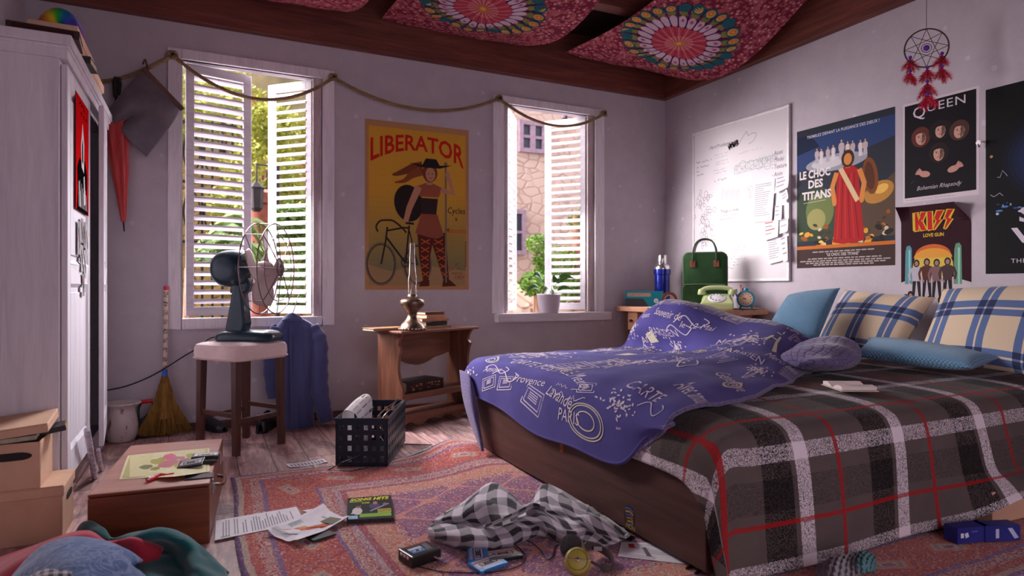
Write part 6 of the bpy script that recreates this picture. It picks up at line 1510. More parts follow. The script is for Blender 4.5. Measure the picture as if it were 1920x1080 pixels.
o = P.build('poster', wall_r(2.640, 1.552), GLOSSP); tag(o, 'black poster with four faces and a white border under the dreamcatcher', 'poster')

# ---- band poster with peeling corners
W_, H_ = .425, .62
def peel(u, v):          # distance off the wall
    a = max(0, u-.78)/.22*max(0, v-.80)/.2; b = max(0, .14-u)/.14*max(0, v-.84)/.16
    return .085*a**1.3+.05*b**1.2+.012*max(0, v-.86)/.14+.0006
fk = lambda u, v, l=0: Vector((RIGHT-peel(u/W_, v/H_)-l, 2.652-u+.05*max(0, u/W_-.78)/.22*max(0, v/H_-.8)/.2, .905+v-.012*max(0, u/W_-.78)/.22*max(0, v/H_-.8)/.2))
P = Print(); C0 = (40, 16, 26)
P.ell(.2, .22, .125, .135, (206, 176, 74), 2); P.ell(.2, .30, .11, .07, (196, 96, 44), 3, n=20, a0=0, a1=180); P.ell(.2, .285, .117, .06, (214, 150, 60), 4, n=20, a0=0, a1=180)
P.poly([(0, 0), (W_, 0), (W_, .13), (.3, .17), (.1, .165), (0, .13)], (190, 178, 186), 3)
for x, c in ((.045, (86, 140, 146)), (.345, (96, 144, 120))):
    P.poly([(x-.02, .12), (x-.016, .33), (x-.008, .365), (x+.012, .37), (x+.024, .35), (x+.028, .12)], c, 4); P.rect(x+.004, .12, .012, .22, tuple(min(255, k+50) for k in c), 5)
for k, x in enumerate((.10, .165, .225, .29)): person(P, x, .02+.006*(k % 2), .255, (150, 120, 116), ((176, 170, 180), (84, 44, 40), (120, 90, 92), (70, 50, 52))[k], (38, 30, 36), (24, 18, 22), 6, 1.05)
for x, y in ((.02, .01), (.05, .03), (.36, .03), (.40, .05), (.17, -.0), (.24, .0)): P.ell(x+.012, y+.02, .02, .026, (40, 26, 28), 9); P.ell(x+.012, y+.016, .01, .014, (180, 130, 110), 10)
def kiss(P, ox, oy, s, col, l, g=0):
    K = [[(0, 0), (.26, 0), (.26, .35), (.42, 0), (.72, 0), (.48, .5), (.74, 1), (.44, 1), (.26, .62), (.26, 1), (0, 1)], [(.80, 0), (1.06, 0), (1.06, 1), (.80, 1)],
         [(1.16, 0), (1.58, .52), (1.40, .52), (1.72, 1), (1.34, 1), (1.12, .50), (1.30, .50), (1.10, .0)], [(1.78, 0), (2.16, .52), (1.98, .52), (2.30, 1), (1.92, 1), (1.70, .50), (1.88, .50), (1.72, .0)]]
    for q in K:
        if g:
            cx = sum(a for a, b in q)/len(q); P.line([(ox+a*s, oy+b*s*1.05) for a, b in q+[q[0]]], g, col, l)
        else: P.poly([(ox+a*s, oy+b*s*1.05) for a, b in q], col, l)
kiss(P, .085, .462, .108, (206, 176, 50), 5, .016); kiss(P, .085, .462, .108, (186, 28, 30), 6)
P.text('LOVE GUN', .205, .418, .03, (206, 170, 50), 6, 'c', width=.125, bold=.03)
mb = MB().grid(lambda u, v: fk(u*W_, v*H_), 22, 26); PST = mat('dark_plum_poster_paper', (44, 16, 26), (50, 19, 30), 10, .65, spec=.1)
o = P.build('poster', fk, GLOSSP, base=mb, basemat=PST, step=.0006); tag(o, 'dark plum band poster with red letters and peeling top corners', 'poster')

# ---- space film poster at the right edge
W_, H_ = .76, 1.075; P = Print(); P.rect(0, 0, W_, H_, (18, 16, 20), 0)
for k in range(10): f = k/9; P.ell(.36, .64, .30*(1-.8*f), .27*(1-.8*f), (int(18+30*f), int(18+52*f), int(24+118*f)), 1+k, 0, 30)
P.ell(.40, .70, .10, .075, (140, 130, 110), 12); P.ell(.40, .69, .065, .05, (176, 160, 126), 13)
rd = random.Random(6)
for k in range(60): P.ell(rd.uniform(.05, .7), .38+rd.gauss(0, .02), rd.uniform(.003, .02), rd.uniform(.002, .008), rd.choice([(120, 160, 200), (80, 130, 190), (170, 196, 220), (40, 70, 130)]), 12, 0, 7)
P.ell(.03, .68, .008, .008, (190, 150, 90), 12); P.scribble(.06, .545, .07, .05, (170, 166, 186), 13, lw=.003, seed=4); P.scribble(.025, .44, .07, .04, (180, 176, 190), 13, lw=.003, seed=12)
P.text('STAR', .38, .29, .115, (206, 196, 210), 14, 'c', width=.42, bold=.03); P.text('WARS', .395, .175, .115, (206, 196, 210), 14, 'c', width=.53, bold=.03); P.text('THE EMPIRE STRIKES BACK', .39, .06, .034, (190, 180, 194), 14, 'c', width=.52, bold=.004, space=1.15)
o = P.build('poster', wall_r(2.150, 1.082), GLOSSP); tag(o, 'black poster with a blue glow cut off by the right edge of the photo', 'poster')

# ---- metal hook between the posters
hp = at_x(1838, 268, RIGHT-.02); t = thing('metal_hook', 'small metal hook on the wall at the right border of the black faces poster', 'hook', hp)
MB().tube([(.02, 0, .01), (-.012, 0, .0), (-.02, 0, -.012), (-.012, 0, -.024), (.0, 0, -.02)], .004, 8).build('hook', CHRM, t, smooth=True); MB().lathe([(.0, -.02), (.014, -.02), (.012, -.01), (.0, -.006)], 12, axis='x', o=(.0, 0, 0)).build('base_plate', CHRM, t, smooth=True)

# ---- whiteboard
ALU = mat('white_aluminium', (210, 204, 206), (222, 216, 218), 20, .35, .2)
wb = thing('whiteboard', 'large white framed whiteboard with marker sketches above the desk', 'whiteboard', (RIGHT, 4.062, 1.742))
y0, y1, z0, z1 = 4.603, 3.520, 1.055, 2.43
mk_ = lambda a, b: rel(MB().box(a, b), wb)
BRDM = (mat('board_enamel', (206, 199, 203), (210, 203, 207), 3, .35))
for a, b in (((RIGHT-.026, y1, z0), (RIGHT-.002, y0, z0+.02)), ((RIGHT-.026, y1, z1-.02), (RIGHT-.002, y0, z1)), ((RIGHT-.026, y1, z0+.02), (RIGHT-.002, y1+.02, z1-.02)), ((RIGHT-.026, y0-.02, z0+.02), (RIGHT-.002, y0, z1-.02))): rel(MB().box(a, b).build('frame_rail', ALU, wb, bevel=.003), wb)
P = Print(); INK = (84, 76, 84); W_, H_ = 1.083, 1.375
T = lambda px, py: ((lambda p: (y0-p.y, p.z-z0))(at_x(px, py, RIGHT-.018)))
x, y = T(1331, 281); P.text('Hard Problems', x, y, .045, INK, 2, hs=.04, shear=.2)
for k, (px, py) in enumerate(((1340, 293), (1342, 306), (1338, 322))):
    for j in range(2): x, y = T(px, py+5*j); P.scribble(x, y, .16, .012, (150, 140, 146), 2, lw=.003, seed=k*3+j)
for k, (px, py, w_) in enumerate(((1305, 308, .2), (1306, 317, .16), (1306, 325, .06), (1307, 331, .09))): x, y = T(px, py); P.scribble(x, y, w_, .018, INK, 2, lw=.004, seed=k+20)
x, y = T(1340, 342); P.scribble(x, y, .16, .022, INK, 2, lw=.004, seed=31)
for s, px, py in (('Asset', 1457, 290), ('Model', 1457, 303), ('Texture', 1457, 316), ('Anim', 1457, 330)): x, y = T(px, py); P.text('- '+s, x-.05, y, .05, INK, 2, hs=.038, shear=.15)
pts = [T(1366+2.2*math.sin(k*2.1)+k*.55, 281-6+6*math.sin(k*1.7)-k*.25) for k in range(34)]; P.line(pts, .014, (120, 112, 112), 2)
P.curve([T(a, b) for a, b in ((1382, 275), (1394, 255), (1400, 247), (1403, 254), (1410, 250), (1418, 250), (1414, 262), (1404, 270))], .003, INK, 2)
for k in range(13): c = T(1380+k*5.2+(k % 3), 315-k*.9+4*math.sin(k*2.4)); P.ring(c[0], c[1], .02+.008*(k % 3), .0028, (120, 150, 146), 2, 14)
P.curve([T(a, b) for a, b in ((1377, 322), (1385, 308), (1420, 300), (1450, 292), (1456, 298), (1450, 308), (1410, 318), (1380, 326), (1377, 322))], .003, (130, 156, 152), 2, 8)
for k in range(8): c = T(1420+k*4.6, 304-k*.7+2*math.sin(k*3)); P.line([c, (c[0]+.02, c[1]+.04), (c[0]+.04, c[1])], .003, (120, 140, 140), 2)
x, y = T(1386, 290); P.scribble(x, y, .25, .02, (170, 164, 168), 2, lw=.003, seed=40)
for k in range(14): c, d = T(1352+k*2.4, 378-(k % 3)*2), T(1356+k*2.4, 352+(k % 4)*2); P.curve([c, ((c[0]+d[0])/2-.004, (c[1]+d[1])/2), d], .003, (150, 142, 148), 2, 4)
for k in range(5): c = T(1400+3*k, 362+4*math.sin(k*2)); P.ring(c[0], c[1], .03, .0026, (176, 170, 174), 2, 16, .05)
rd = random.Random(9)
for k in range(36):
    c = T(1313+rd.gauss(9, 9), 362+k*2.8); P.ring(c[0], c[1], rd.uniform(.012, .03), .003, INK, 2, 12, rd.uniform(.012, .035))
    if k % 3 == 0: P.line([c, (c[0]+rd.uniform(-.05, .05), c[1]-.05)], .003, INK, 2)
x, y = T(1351, 400); P.text('Things to note', x, y, .042, INK, 2, hs=.036, shear=.2); x, y = T(1353, 407); P.scribble(x, y, .2, .016, INK, 2, lw=.003, seed=50); P.line([T(1350, 412), T(1376, 408)], .003, INK, 2)
for k in range(17):
    i = (0, 0, 1, 1, 1, 0, 1, 1, 1, 0, 0, 0, 1, 0, 1, 0, 0)[k]; px, py = 1350+9*i, 420+k*5.3; x, y = T(px, py); P.scribble(x, y, (.34, .36, .17, .2, .15, .38, .16, .2, .17, .3, .26, .2, .12, .3, .16, .24, .16)[k], .016, (124, 116, 124), 2, lw=.0032, seed=60+k)
rel(P.build('board', lambda u, v, l=0: Vector((RIGHT-.0182-l, y0-u, z0+v)), parent=wb, base=MB().box((RIGHT-.018, y1+.015, z0+.015), (RIGHT-.003, y0-.015, z1-.015)), basemat=BRDM), wb)
def note(label, cor, lift=(.0, .02), ink=5, seed=1, col=WP, red=False, cat='paper', name='pinned_note'):
    bx_ = RIGHT-.0266-.0003*(seed % 4); tl, tr, br_, bl_ = [at_x(a, b, bx_) for a, b in cor]
    def s(u, v, l=0):
        p = tl*(1-u)*v+tr*u*v+br_*u*(1-v)+bl_*(1-u)*(1-v); return p+Vector((-lift[0]-(lift[1])*(u**2*.5+(1-v)**2*.7)-l, 0, 0))
    P = Print(); q = random.Random(seed)
    for k in range(ink):
        yy = .9-.8*k/max(1, ink)
        P.rect(.1, yy, q.uniform(.4, .78), .5/ink*.45 if ink > 3 else .06, (150, 144, 152) if not (red and k % 2 == 0) else (200, 70, 60), 1)
    o = P.build(name, lambda u, v, l=0: s(u, v, l+.0008), base=MB().grid(lambda u, v: s(u, v), 8, 8), basemat=col, step=.0006)
    tag(o, label, cat, 'papers pinned on the whiteboard'); return o
note('large printed sheet, biggest of the papers pinned on the whiteboard', ((1412, 341), (1454, 334), (1449, 414), (1410, 418)), (0, .01), 16, 2)
note('crumpled white note right of the largest pinned sheet, at the top', ((1455, 334), (1482, 327), (1484, 352), (1455, 364)), (.004, .03), 3, 3)
note('small tilted note sticking out over the right frame of the whiteboard, upper one', ((1464, 362), (1478, 354), (1485, 372), (1471, 382)), (.006, .03), 3, 5)
note('narrow white slip with a blue heading below the crumpled note', ((1453, 386), (1467, 384), (1467, 412), (1452, 416)), (0, .01), 3, 4)
note('note with red marks below the largest pinned sheet', ((1432, 417), (1462, 412), (1463, 444), (1435, 452)), (.004, .02), 4, 7, WP, True)
note('square note overlapping the right whiteboard frame beside the red marked note', ((1462, 414), (1481, 408), (1484, 434), (1466, 439)), (.008, .03), 2, 6)
note('printed sheet hanging lowest on the whiteboard', ((1437, 448), (1464, 444), (1472, 488), (1441, 496)), (.0, .012), 9, 10)
note('narrow printed slip at the lower right corner of the whiteboard', ((1463, 446), (1478, 440), (1482, 488), (1472, 492)), (.006, .02), 4, 9)
P = Print()
# ---- dreamcatcher
dc = at_x(1737, 90, 3.84); rr_ = .112
dt = thing('dreamcatcher', 'dreamcatcher with red feathers and purple beads hanging by the right wall', 'dreamcatcher', dc, R(-48))
BRW = mat('dark_brown_cord', (54, 38, 40), (70, 50, 52), 30, .7); PUR = mat('purple_bead', (86, 30, 150), (100, 40, 168), 30, .3)
MB().tube([(rr_*math.cos(a), 0, rr_*math.sin(a)) for a in [2*PI*k/48 for k in range(48)]], .0042, 8, True).build('hoop', BRW, dt, smooth=True)
mb = MB()
for k in range(8):
    a0, a1 = 2*PI*k/8, 2*PI*(k+3)/8; p0, p1 = Vector((rr_*math.cos(a0), 0, rr_*math.sin(a0))), Vector((rr_*math.cos(a1), 0, rr_*math.sin(a1))); m = (p0+p1)/2
    mb.tube(spline([p0, m*.92+Vector((0, .002*(k % 3-1), 0)), p1], 6), .0018, 5)
mb.tube([(.026*math.cos(a), 0, .026*math.sin(a)) for a in [2*PI*k/20 for k in range(20)]], .0018, 5, True)
mb.build('web', BRW, dt, smooth=True, fix=False)
MB().ball((0, 0, 0), .017, 8).build('bead', PUR, dt, smooth=True)
MB().tube([(0, 0, rr_), (.0, .0, 3.3-dc.z)], .0016, 5).build('hanging_string', BRW, dt)
FE = NT('red_feather'); FE.base(FE.mix(FE.rampf(FE.noise(FE.co(), 70, 3), .35, .65), rgb(150, 14, 40), rgb(206, 40, 70))); FE.set(.8, 0, .2, .3)
def plume(px, py, L, seed):
    o = at_x(px, py, 3.84)-dc; c, s = math.cos(R(48)), math.sin(R(48)); b = Vector((o.x*c-o.y*s, 0, o.z)); q = random.Random(seed)
    bd = MB().ball(b+Vector((0, 0, .008)), .0105, 6).build('bead', PUR, dt, smooth=True)
    mb = MB()
    for f in range(5):
        a = R(-90+(f-2)*17+q.uniform(-8, 8)); l = L*q.uniform(.75, 1.1); dp = q.uniform(-.25, .25); d = Vector((math.cos(a), dp, math.sin(a))).normalized(); sd = d.cross(Vector((0, 1, .2))).normalized()
        for k in range(16):
            t = k/16; c_ = b+d*l*t+Vector((0, 0, -.01*t)); w_ = .022*math.sin(PI*(.12+.85*t))*q.uniform(.7, 1.2)
            for sg in (-1, 1):
                e = c_+sd*sg*w_+d*.018+Vector((0, q.uniform(-.005, .005), 0)); mb.add([c_, c_+d*l/13, e], [(0, 1, 2)])
        mb.tube([b, b+d*l], .001, 3, caps=False)
    mb.build('feather_tuft', FE.m, dt, fix=False)
for k, (px, py, L) in enumerate(((1702, 118, .075), (1702, 143, .07), (1739, 129, .075), (1739, 155, .095), (1740, 178, .09), (1772, 95, .075), (1772, 120, .085))): plume(px, py, L, k+3)
o = [at_x(a, b, 3.84)-dc for a, b in ((1737, 124), (1739, 130), (1739, 157), (1740, 185))]; c, s = math.cos(R(48)), math.sin(R(48)); MB().tube([Vector((p.x*c-p.y*s, 0, p.z)) for p in o], .0012, 4).build('hanging_string', BRW, dt)

# ---- printed cloths slung under the ceiling
CL = NT('red_floral_cloth'); v = CL.co(); sm = CL.vor(v, 28); cell = CL.sep(CL.vor(v, 28, 'F1', 1))
c = CL.mix(CL.rampf(CL.noise(v, 16, 3), .35, .65), rgb(178, 86, 98), rgb(204, 112, 120))
c = CL.mix(CL.mth('LESS_THAN', sm, .2), c, rgb(236, 206, 206)); c = CL.mix(CL.mth('MULTIPLY', CL.mth('GREATER_THAN', sm, .46), CL.mth('GREATER_THAN', cell[0], .35)), c, rgb(136, 50, 72))
c = CL.mix(CL.mth('LESS_THAN', sm, .09), c, rgb(206, 120, 60)); CL.base(c)
tr_ = CL.node('ShaderNodeBsdfTranslucent'); CL.put(tr_.inputs[0], c); mx_ = CL.node('ShaderNodeMixShader'); mx_.inputs[0].default_value = .25; CL.L.new(CL.p.outputs[0], mx_.inputs[1]); CL.L.new(tr_.outputs[0], mx_.inputs[2]); CL.L.new(mx_.outputs[0], CL.out.inputs[0]); CL.set(.9, 0, .1)
CLINK = print_mat('cloth_ink', .9, .25)
def cloth(label, xl, xr, yb, yf, al, ar, mx, my, ybr=0):
    def z(x, y):
        t = (x-xl)/(xr-xl); s = max(0, math.sin(PI*min(1, max(0, (yb-y)/(yb-yf))))); A = al+(ar-al)*t**1.3
        return 3.085-A*s-.05*math.sin(PI*t)*(.4+s*.6)+.008*math.sin(x*19+y*3)*(.4+s)
    def f(u, v):
        x = xl+(xr-xl)*u; ye = yb-ybr*max(0, u-.5)**1.5*2; y = ye+(1.0-ye)*v; yy = y
        return Vector((x, y, z(x, y) if y > yf else z(x, yf)-al*.6*abs(math.sin(PI*(y-yf)/1.7))))
    mb = MB().grid(f, 30, 60)
    P = Print(); PI2 = 2*PI
    P.disc(0, 0, .215, (186, 70, 84), 1)
    for r, c_, l in ((.11, (206, 110, 110), 2), (.045, (196, 120, 60), 4), (.02, (220, 170, 90), 5)): P.disc(0, 0, r, c_, l)
    for k in range(36): a = PI2*k/36; P.line([((.045+.0275*j)*math.cos(a), (.045+.0275*j)*math.sin(a)) for j in range(7)], .005, (214, 140, 150) if k % 2 else (120, 40, 70), 3)
    N = 26
    for k in range(N):
        a = PI2*k/N; ca, sa = math.cos(a), math.sin(a); dg = math.degrees(a)
        P.ell(.262*ca, .262*sa, .056, .031, (206, 176, 190), 2, dg, 14); P.ell(.275*ca, .275*sa, .022, .016, (196, 130, 150), 3, dg, 10); P.ell(.276*ca, .276*sa, .009, .007, (150, 50, 70), 4, dg, 8)
        a2 = a+PI/N; P.line([((.20+.033*j)*math.cos(a2), (.20+.033*j)*math.sin(a2)) for j in range(8)], .011, (54, 44, 96), 4)
        P.ell(.345*ca, .345*sa, .03, .03, (120, 124, 70), 2, dg, 10)
        P.ell(.405*ca, .405*sa, .052, .046, (40, 92, 100), 3, dg, 16); P.ell(.405*ca, .405*sa, .038, .033, (196, 160, 80), 5, dg, 14); P.ell(.408*ca, .408*sa, .026, .022, (214, 110, 50), 6, dg, 12); P.ell(.408*ca, .408*sa, .011, .01, (200, 170, 120), 7, dg, 8)
    P.q = [q for q in P.q]
    def on(a, b, l=0):
        x, y = min(xr-.002, max(xl+.002, mx+a)), my+b; y = min(yb-ybr*max(0, (x-xl)/(xr-xl)-.5)**1.5*2-.004, y)
        return Vector((x, y, (z(x, y) if y > yf else z(x, yf)-al*.6*abs(math.sin(PI*(y-yf)/1.7)))-.003-l))
    o = P.build('hanging_cloth', on, CLINK, base=mb, basemat=CL.m, step=.0008)
    for p in o.data.polygons: p.use_smooth = True
    tag(o, label, 'cloth', 'printed cloths slung under the ceiling')
cloth('printed red cloth under the ceiling nearest the left window, leftmost of the three', -.35, .996, 4.90, 3.3, .05, .20, .35, 4.0)
cloth('printed red cloth under the ceiling in the middle of the three', 1.263, 2.53, 4.90, 3.55, .03, .13, 1.80, 4.16)
cloth('printed red cloth under the ceiling next to the right wall, with its mandala fully seen', 2.91, 3.93, 4.90, 3.2, .04, .30, 3.36, 3.92, .22)
# ================================================================== RUG AND THINGS ON THE FLOOR
RX0, RX1, RY0, RY1 = .135, 3.95, 1.22, 3.655
def m_rug():
    t = NT('worn_persian_rug'); U, V, _ = t.sep(t.co('UV')); uv = t.co('UV')
    wob = t.mth('MULTIPLY', t.mth('SUBTRACT', t.noise(t.co('UV', scale=(1, 1, 1)), 5, 2), .5), .03)
    W, H = RX1-RX0, RY1-RY0
    d = t.mth('MINIMUM', t.mth('MINIMUM', U, t.mth('SUBTRACT', W, U)), t.mth('MINIMUM', V, t.mth('SUBTRACT', H, V))); dw = t.mth('ADD', d, wob)
    RED, CRE, PUR_, ORG, PNK = rgb(150, 38, 50), rgb(186, 160, 146), rgb(92, 62, 116), rgb(190, 104, 66), rgb(190, 112, 104)
    band = t.ramp(t.mth('DIVIDE', dw, 1.0), [(0, PUR_), (.016, rgb(156, 140, 120)), (.042, RED), (.078, CRE), (.122, PUR_), (.142, RED), (.365, PUR_), (.38, CRE), (.412, RED), (.44, CRE), (.465, rgb(150, 84, 90)), (.50, ORG), (.60, CRE), (.63, rgb(156, 92, 108))], 'CONSTANT')
    bandl = t.ramp(t.mth('DIVIDE', dw, 1.0), [(0, PUR_), (.016, CRE), (.042, ORG), (.078, RED), (.122, rgb(130, 100, 140)), (.142, ORG), (.365, rgb(130, 100, 140)), (.38, rgb(150, 70, 60)), (.412, CRE), (.44, rgb(120, 90, 130)), (.465, RED), (.50, CRE), (.60, RED), (.63, rgb(92, 64, 126))], 'CONSTANT')
    f1 = t.vor(uv, 26); f2 = t.noise(uv, 30, 4, .7, .6); motif = t.mth('ADD', t.mth('MULTIPLY', t.mth('SINE', t.mth('MULTIPLY', f1, 22)), .5), .5)
    c = t.mix(t.mth('GREATER_THAN', t.mth('ADD', t.mth('MULTIPLY', motif, .6), t.mth('MULTIPLY', f2, .6)), .66), band, bandl)
    # medallions along the wide red border, ogee lattice in the field
    mU = t.mth('SUBTRACT', t.mth('FRACT', t.mth('DIVIDE', t.mth('ADD', U, V), .36)), .5); mD = t.mth('DIVIDE', t.mth('SUBTRACT', d, .252), .34)
    rr = t.mth('ADD', t.mth('ABSOLUTE', t.mth('MULTIPLY', mU, 1.0)), t.mth('ABSOLUTE', t.mth('MULTIPLY', mD, 1.6)))
    inb = t.mth('MULTIPLY', t.mth('GREATER_THAN', dw, .15), t.mth('LESS_THAN', dw, .36))
    med = t.ramp(t.mth('ADD', rr, t.mth('MULTIPLY', t.mth('SUBTRACT', f2, .5), .16)), [(0, rgb(120, 40, 80)), (.07, CRE), (.13, rgb(120, 130, 120)), (.17, CRE), (.22, ORG), (.30, RED)], 'CONSTANT')
    mm = t.mth('MULTIPLY', inb, t.mth('LESS_THAN', rr, .32)); c = t.mix(t.mth('MULTIPLY', mm, .85), c, med)
    og = t.mth('ADD', t.mth('MULTIPLY', t.mth('SINE', t.mth('MULTIPLY', t.mth('ADD', U, wob), 17)), .5), t.mth('MULTIPLY', t.mth('SINE', t.mth('MULTIPLY', V, 22)), .5))
    infd = t.mth('GREATER_THAN', dw, .63)
    lat = t.mth('MULTIPLY', infd, t.mth('LESS_THAN', t.mth('ABSOLUTE', og), .09)); c = t.mix(t.mth('MULTIPLY', lat, .8), c, rgb(206, 134, 116))
    sp = t.vor(uv, 95); spc = t.sep(t.vor(uv, 95, 'F1', 1))
    yel = t.mth('MULTIPLY', infd, t.mth('MULTIPLY', t.mth('GREATER_THAN', spc[0], .72), t.mth('LESS_THAN', sp, .5))); c = t.mix(t.mth('MULTIPLY', yel, .75), c, rgb(206, 170, 110))
    wh = t.mth('MULTIPLY', t.mth('GREATER_THAN', spc[1], .8), t.mth('LESS_THAN', sp, .42)); c = t.mix(t.mth('MULTIPLY', wh, .7), c, rgb(206, 190, 186))
    gn = t.mth('MULTIPLY', t.mth('GREATER_THAN', spc[2], .84), t.mth('LESS_THAN', sp, .45)); c = t.mix(t.mth('MULTIPLY', gn, .6), c, rgb(110, 116, 130))
    k = t.noise(uv, 480, 2, .6); kk = t.mth('ADD', .80, t.mth('MULTIPLY', k, .96)); c = t.mix(1.0, c, t.comb(kk, kk, kk), 'MULTIPLY')
    c = t.mix(.22, c, rgb(160, 122, 130)); t.base(c); t.bump(k, .6, .004); return t.set(.95, 0, .1, .2)
def rugf(u, v):
    x, y = RX0+(RX1-RX0)*u, RY0+(RY1-RY0)*v
    b = math.exp(-((x-1.42)/.20)**2)*max(0, (v-.60)/.40)**1.5
    rip = .5+.5*math.sin(x*3.0+y*17)
    z = .007+b*.035+b*.018*rip+.004*max(0, mnoise.noise(Vector((x*3, y*3, 1))))*(1 if b < .1 else 0)
    y += .13*b*(.9)+.012*math.sin(x*5.3)*v
    return Vector((x+.012*math.sin(y*4.1), y, z))
RUGM = m_rug()
o = MB().grid(rugf, 150, 110, lambda u, v: (u*(RX1-RX0), v*(RY1-RY0))).build('persian_rug', RUGM, smooth=True, solid=.006, off=-1); tag(o, 'red and purple Persian rug with a rumpled far edge, running under the bed', 'rug')

def paper_at(name, label, cor, col, draw=None, z=.011, curl=0, cat='paper', group=None, nn=10, off=.0012):
    """sheet lying on the floor through four photo corners (tl, tr, br, bl)"""
    A = [at_z(a, b, z) for a, b in cor]
    def s(u, v, l=0):
        p = A[0]*(1-u)*v+A[1]*u*v+A[2]*u*(1-v)+A[3]*(1-u)*(1-v)
        return p+Vector((0, 0, l+curl*(.5-.5*math.cos(PI*max(0, (abs(u-.5)-.2)/.3)) if abs(u-.5) > .2 else 0)*(.3+.7*abs(v-.5)*2)))
    P = Print()
    if draw: draw(P)
    o = P.build(name, lambda u, v, l=0: s(u, v, l+.0006), base=MB().grid(lambda u, v: s(u, v), nn, nn), basemat=col, step=.0004)
    md = o.modifiers.new('t', 'SOLIDIFY') if not draw else None
    if md: md.thickness = .001
    return tag(o, label, cat, group)
def lines(n, seed, vert=False, c=(130, 124, 134)):
    def d(P):
        q = random.Random(seed)
        for k in range(n):
            if q.random() < .12: continue
            t = .08+.84*k/n; L = q.uniform(.45, .86)
            if vert: P.rect(t, .08, .011, L, c, 1)
            else: P.rect(.07, t, L, .014, c, 1)
    return d
def form(P):
    lines(26, 5, True)(P); P.rect(.06, .05, .1, .06, (150, 156, 150), 2)
paper_at('paper_sheet', 'long white printed form beside the wooden trunk', ((405, 976), (556, 950), (571, 979), (403, 1013)), WP, form, .010)
paper_at('paper_sheet', 'small blank paper behind the magazine page on the rug', ((566, 957), (592, 953), (621, 958), (600, 968)), WP, lines(3, 2), .013)
def page(P):
    P.rect(.52, .68, .42, .2, (110, 106, 84), 1); P.poly([(.3, .25), (.42, .45), (.5, .42), (.66, .66), (.8, .70), (.88, .62), (.72, .52), (.64, .40), (.5, .30)], (190, 84, 34), 1)
    P.ell(.80, .62, .09, .08, (180, 40, 30), 2); P.ell(.62, .52, .05, .05, (60, 40, 36), 2); P.poly([(.2, .18), (.3, .2), (.58, .38), (.56, .42)], (206, 110, 50), 2); P.ell(.45, .40, .08, .05, (206, 150, 70), 3, 30)
    for k in range(5): P.rect(.12+.03*k, .30, .016, .22, (150, 170, 160), 1)
    for k in range(4): P.rect(.06, .06+.025*k, .5, .01, (150, 146, 150), 1)
    for k in range(6): P.rect(.36+.05*k, .78, .025, .05, (90, 120, 110), 2)
paper_at('magazine_page', 'torn magazine page with an orange picture on the rug', ((606, 952), (655, 976), (557, 1022), (498, 999)), WP, page, .016, .02)
paper_at('torn_note', 'small torn note lying on the magazine page', ((534, 990), (563, 993), (560, 1001), (529, 1000)), WP, lines(2, 8), .019)
o = MB().box((-.05, -.03, 0), (.05, .03, .006)).build('black_wallet', mat('black_card_stock', (28, 24, 28))); o.location = at_z(602, 1006, .0125); o.rotation_euler = (0, 0, R(20)); tag(o, 'thin black case half hidden under the magazine page', 'case')
paper_at('paper_strip', 'narrow printed strip of paper on the bare floorboards before the crate', ((536, 871), (607, 861), (615, 867), (545, 878)), WP, lambda P: [P.rect(.06+.09*k, .2, .05, .55, (130, 124, 134), 1) for k in range(10)], .0025, .004)
# song magazine
c4 = [at_z(*q, .013) for q in ((652, 939), (733, 933), (739, 976), (650, 981))]
def sg(u, v, l=0): return (c4[0]*(1-u)*v+c4[1]*u*v+c4[2]*u*(1-v)+c4[3]*(1-u)*(1-v))+Vector((0, 0, .0125+l))
P = Print(); BKc = (18, 18, 20); P.rect(0, 0, 1, 1, BKc, 0)
P.text('SONG HITS', .05, .83, .17, (206, 196, 30), 3, width=.9, bold=.05, shear=.25); P.rect(.04, .76, .3, .06, (96, 140, 50), 2); P.text('SUPER', .32, .68, .09, (206, 196, 40), 3, width=.18, bold=.02)
P.ell(.22, .36, .11, .16, (200, 190, 190), 2); P.ell(.25, .57, .055, .085, (150, 84, 70), 3); P.ell(.24, .63, .065, .06, (40, 24, 22), 4); P.line([(.1, .25), (.2, .42)], .04, (210, 200, 196), 3)
P.ell(.60, .55, .12, .13, (70, 56, 90), 2); P.ell(.62, .68, .05, .07, (170, 110, 110), 3); P.line([(.5, .33), (.92, .62)], .04, (150, 140, 170), 3); P.ell(.84, .60, .05, .06, (150, 96, 110), 3)
for k in range(3): P.rect(.66, .36-.06*k, .3, .035, (190, 180, 60), 3)
P.rect(.27, .09, .68, .14, (130, 170, 60), 2); P.rect(.03, .04, .2, .13, (150, 190, 214), 2); P.scribble(.05, .07, .15, .05, (60, 80, 110), 3, lw=.012, seed=2)
mb = MB(); b = [Vector((p.x, p.y, .0095)) for p in c4]; tpp = [p+Vector((0, 0, .012)) for p in c4]
mb.add(b+tpp, [(0, 1, 2, 3), (4, 7, 6, 5), (0, 4, 5, 1), (1, 5, 6, 2), (2, 6, 7, 3), (3, 7, 4, 0)])
o = P.build('song_magazine', sg, GLOSSP, base=mb, basemat=mat('magazine_edge', (40, 38, 40), (60, 58, 60), 60, .6)); tag(o, 'black song magazine with yellow lettering lying on the rug', 'magazine')
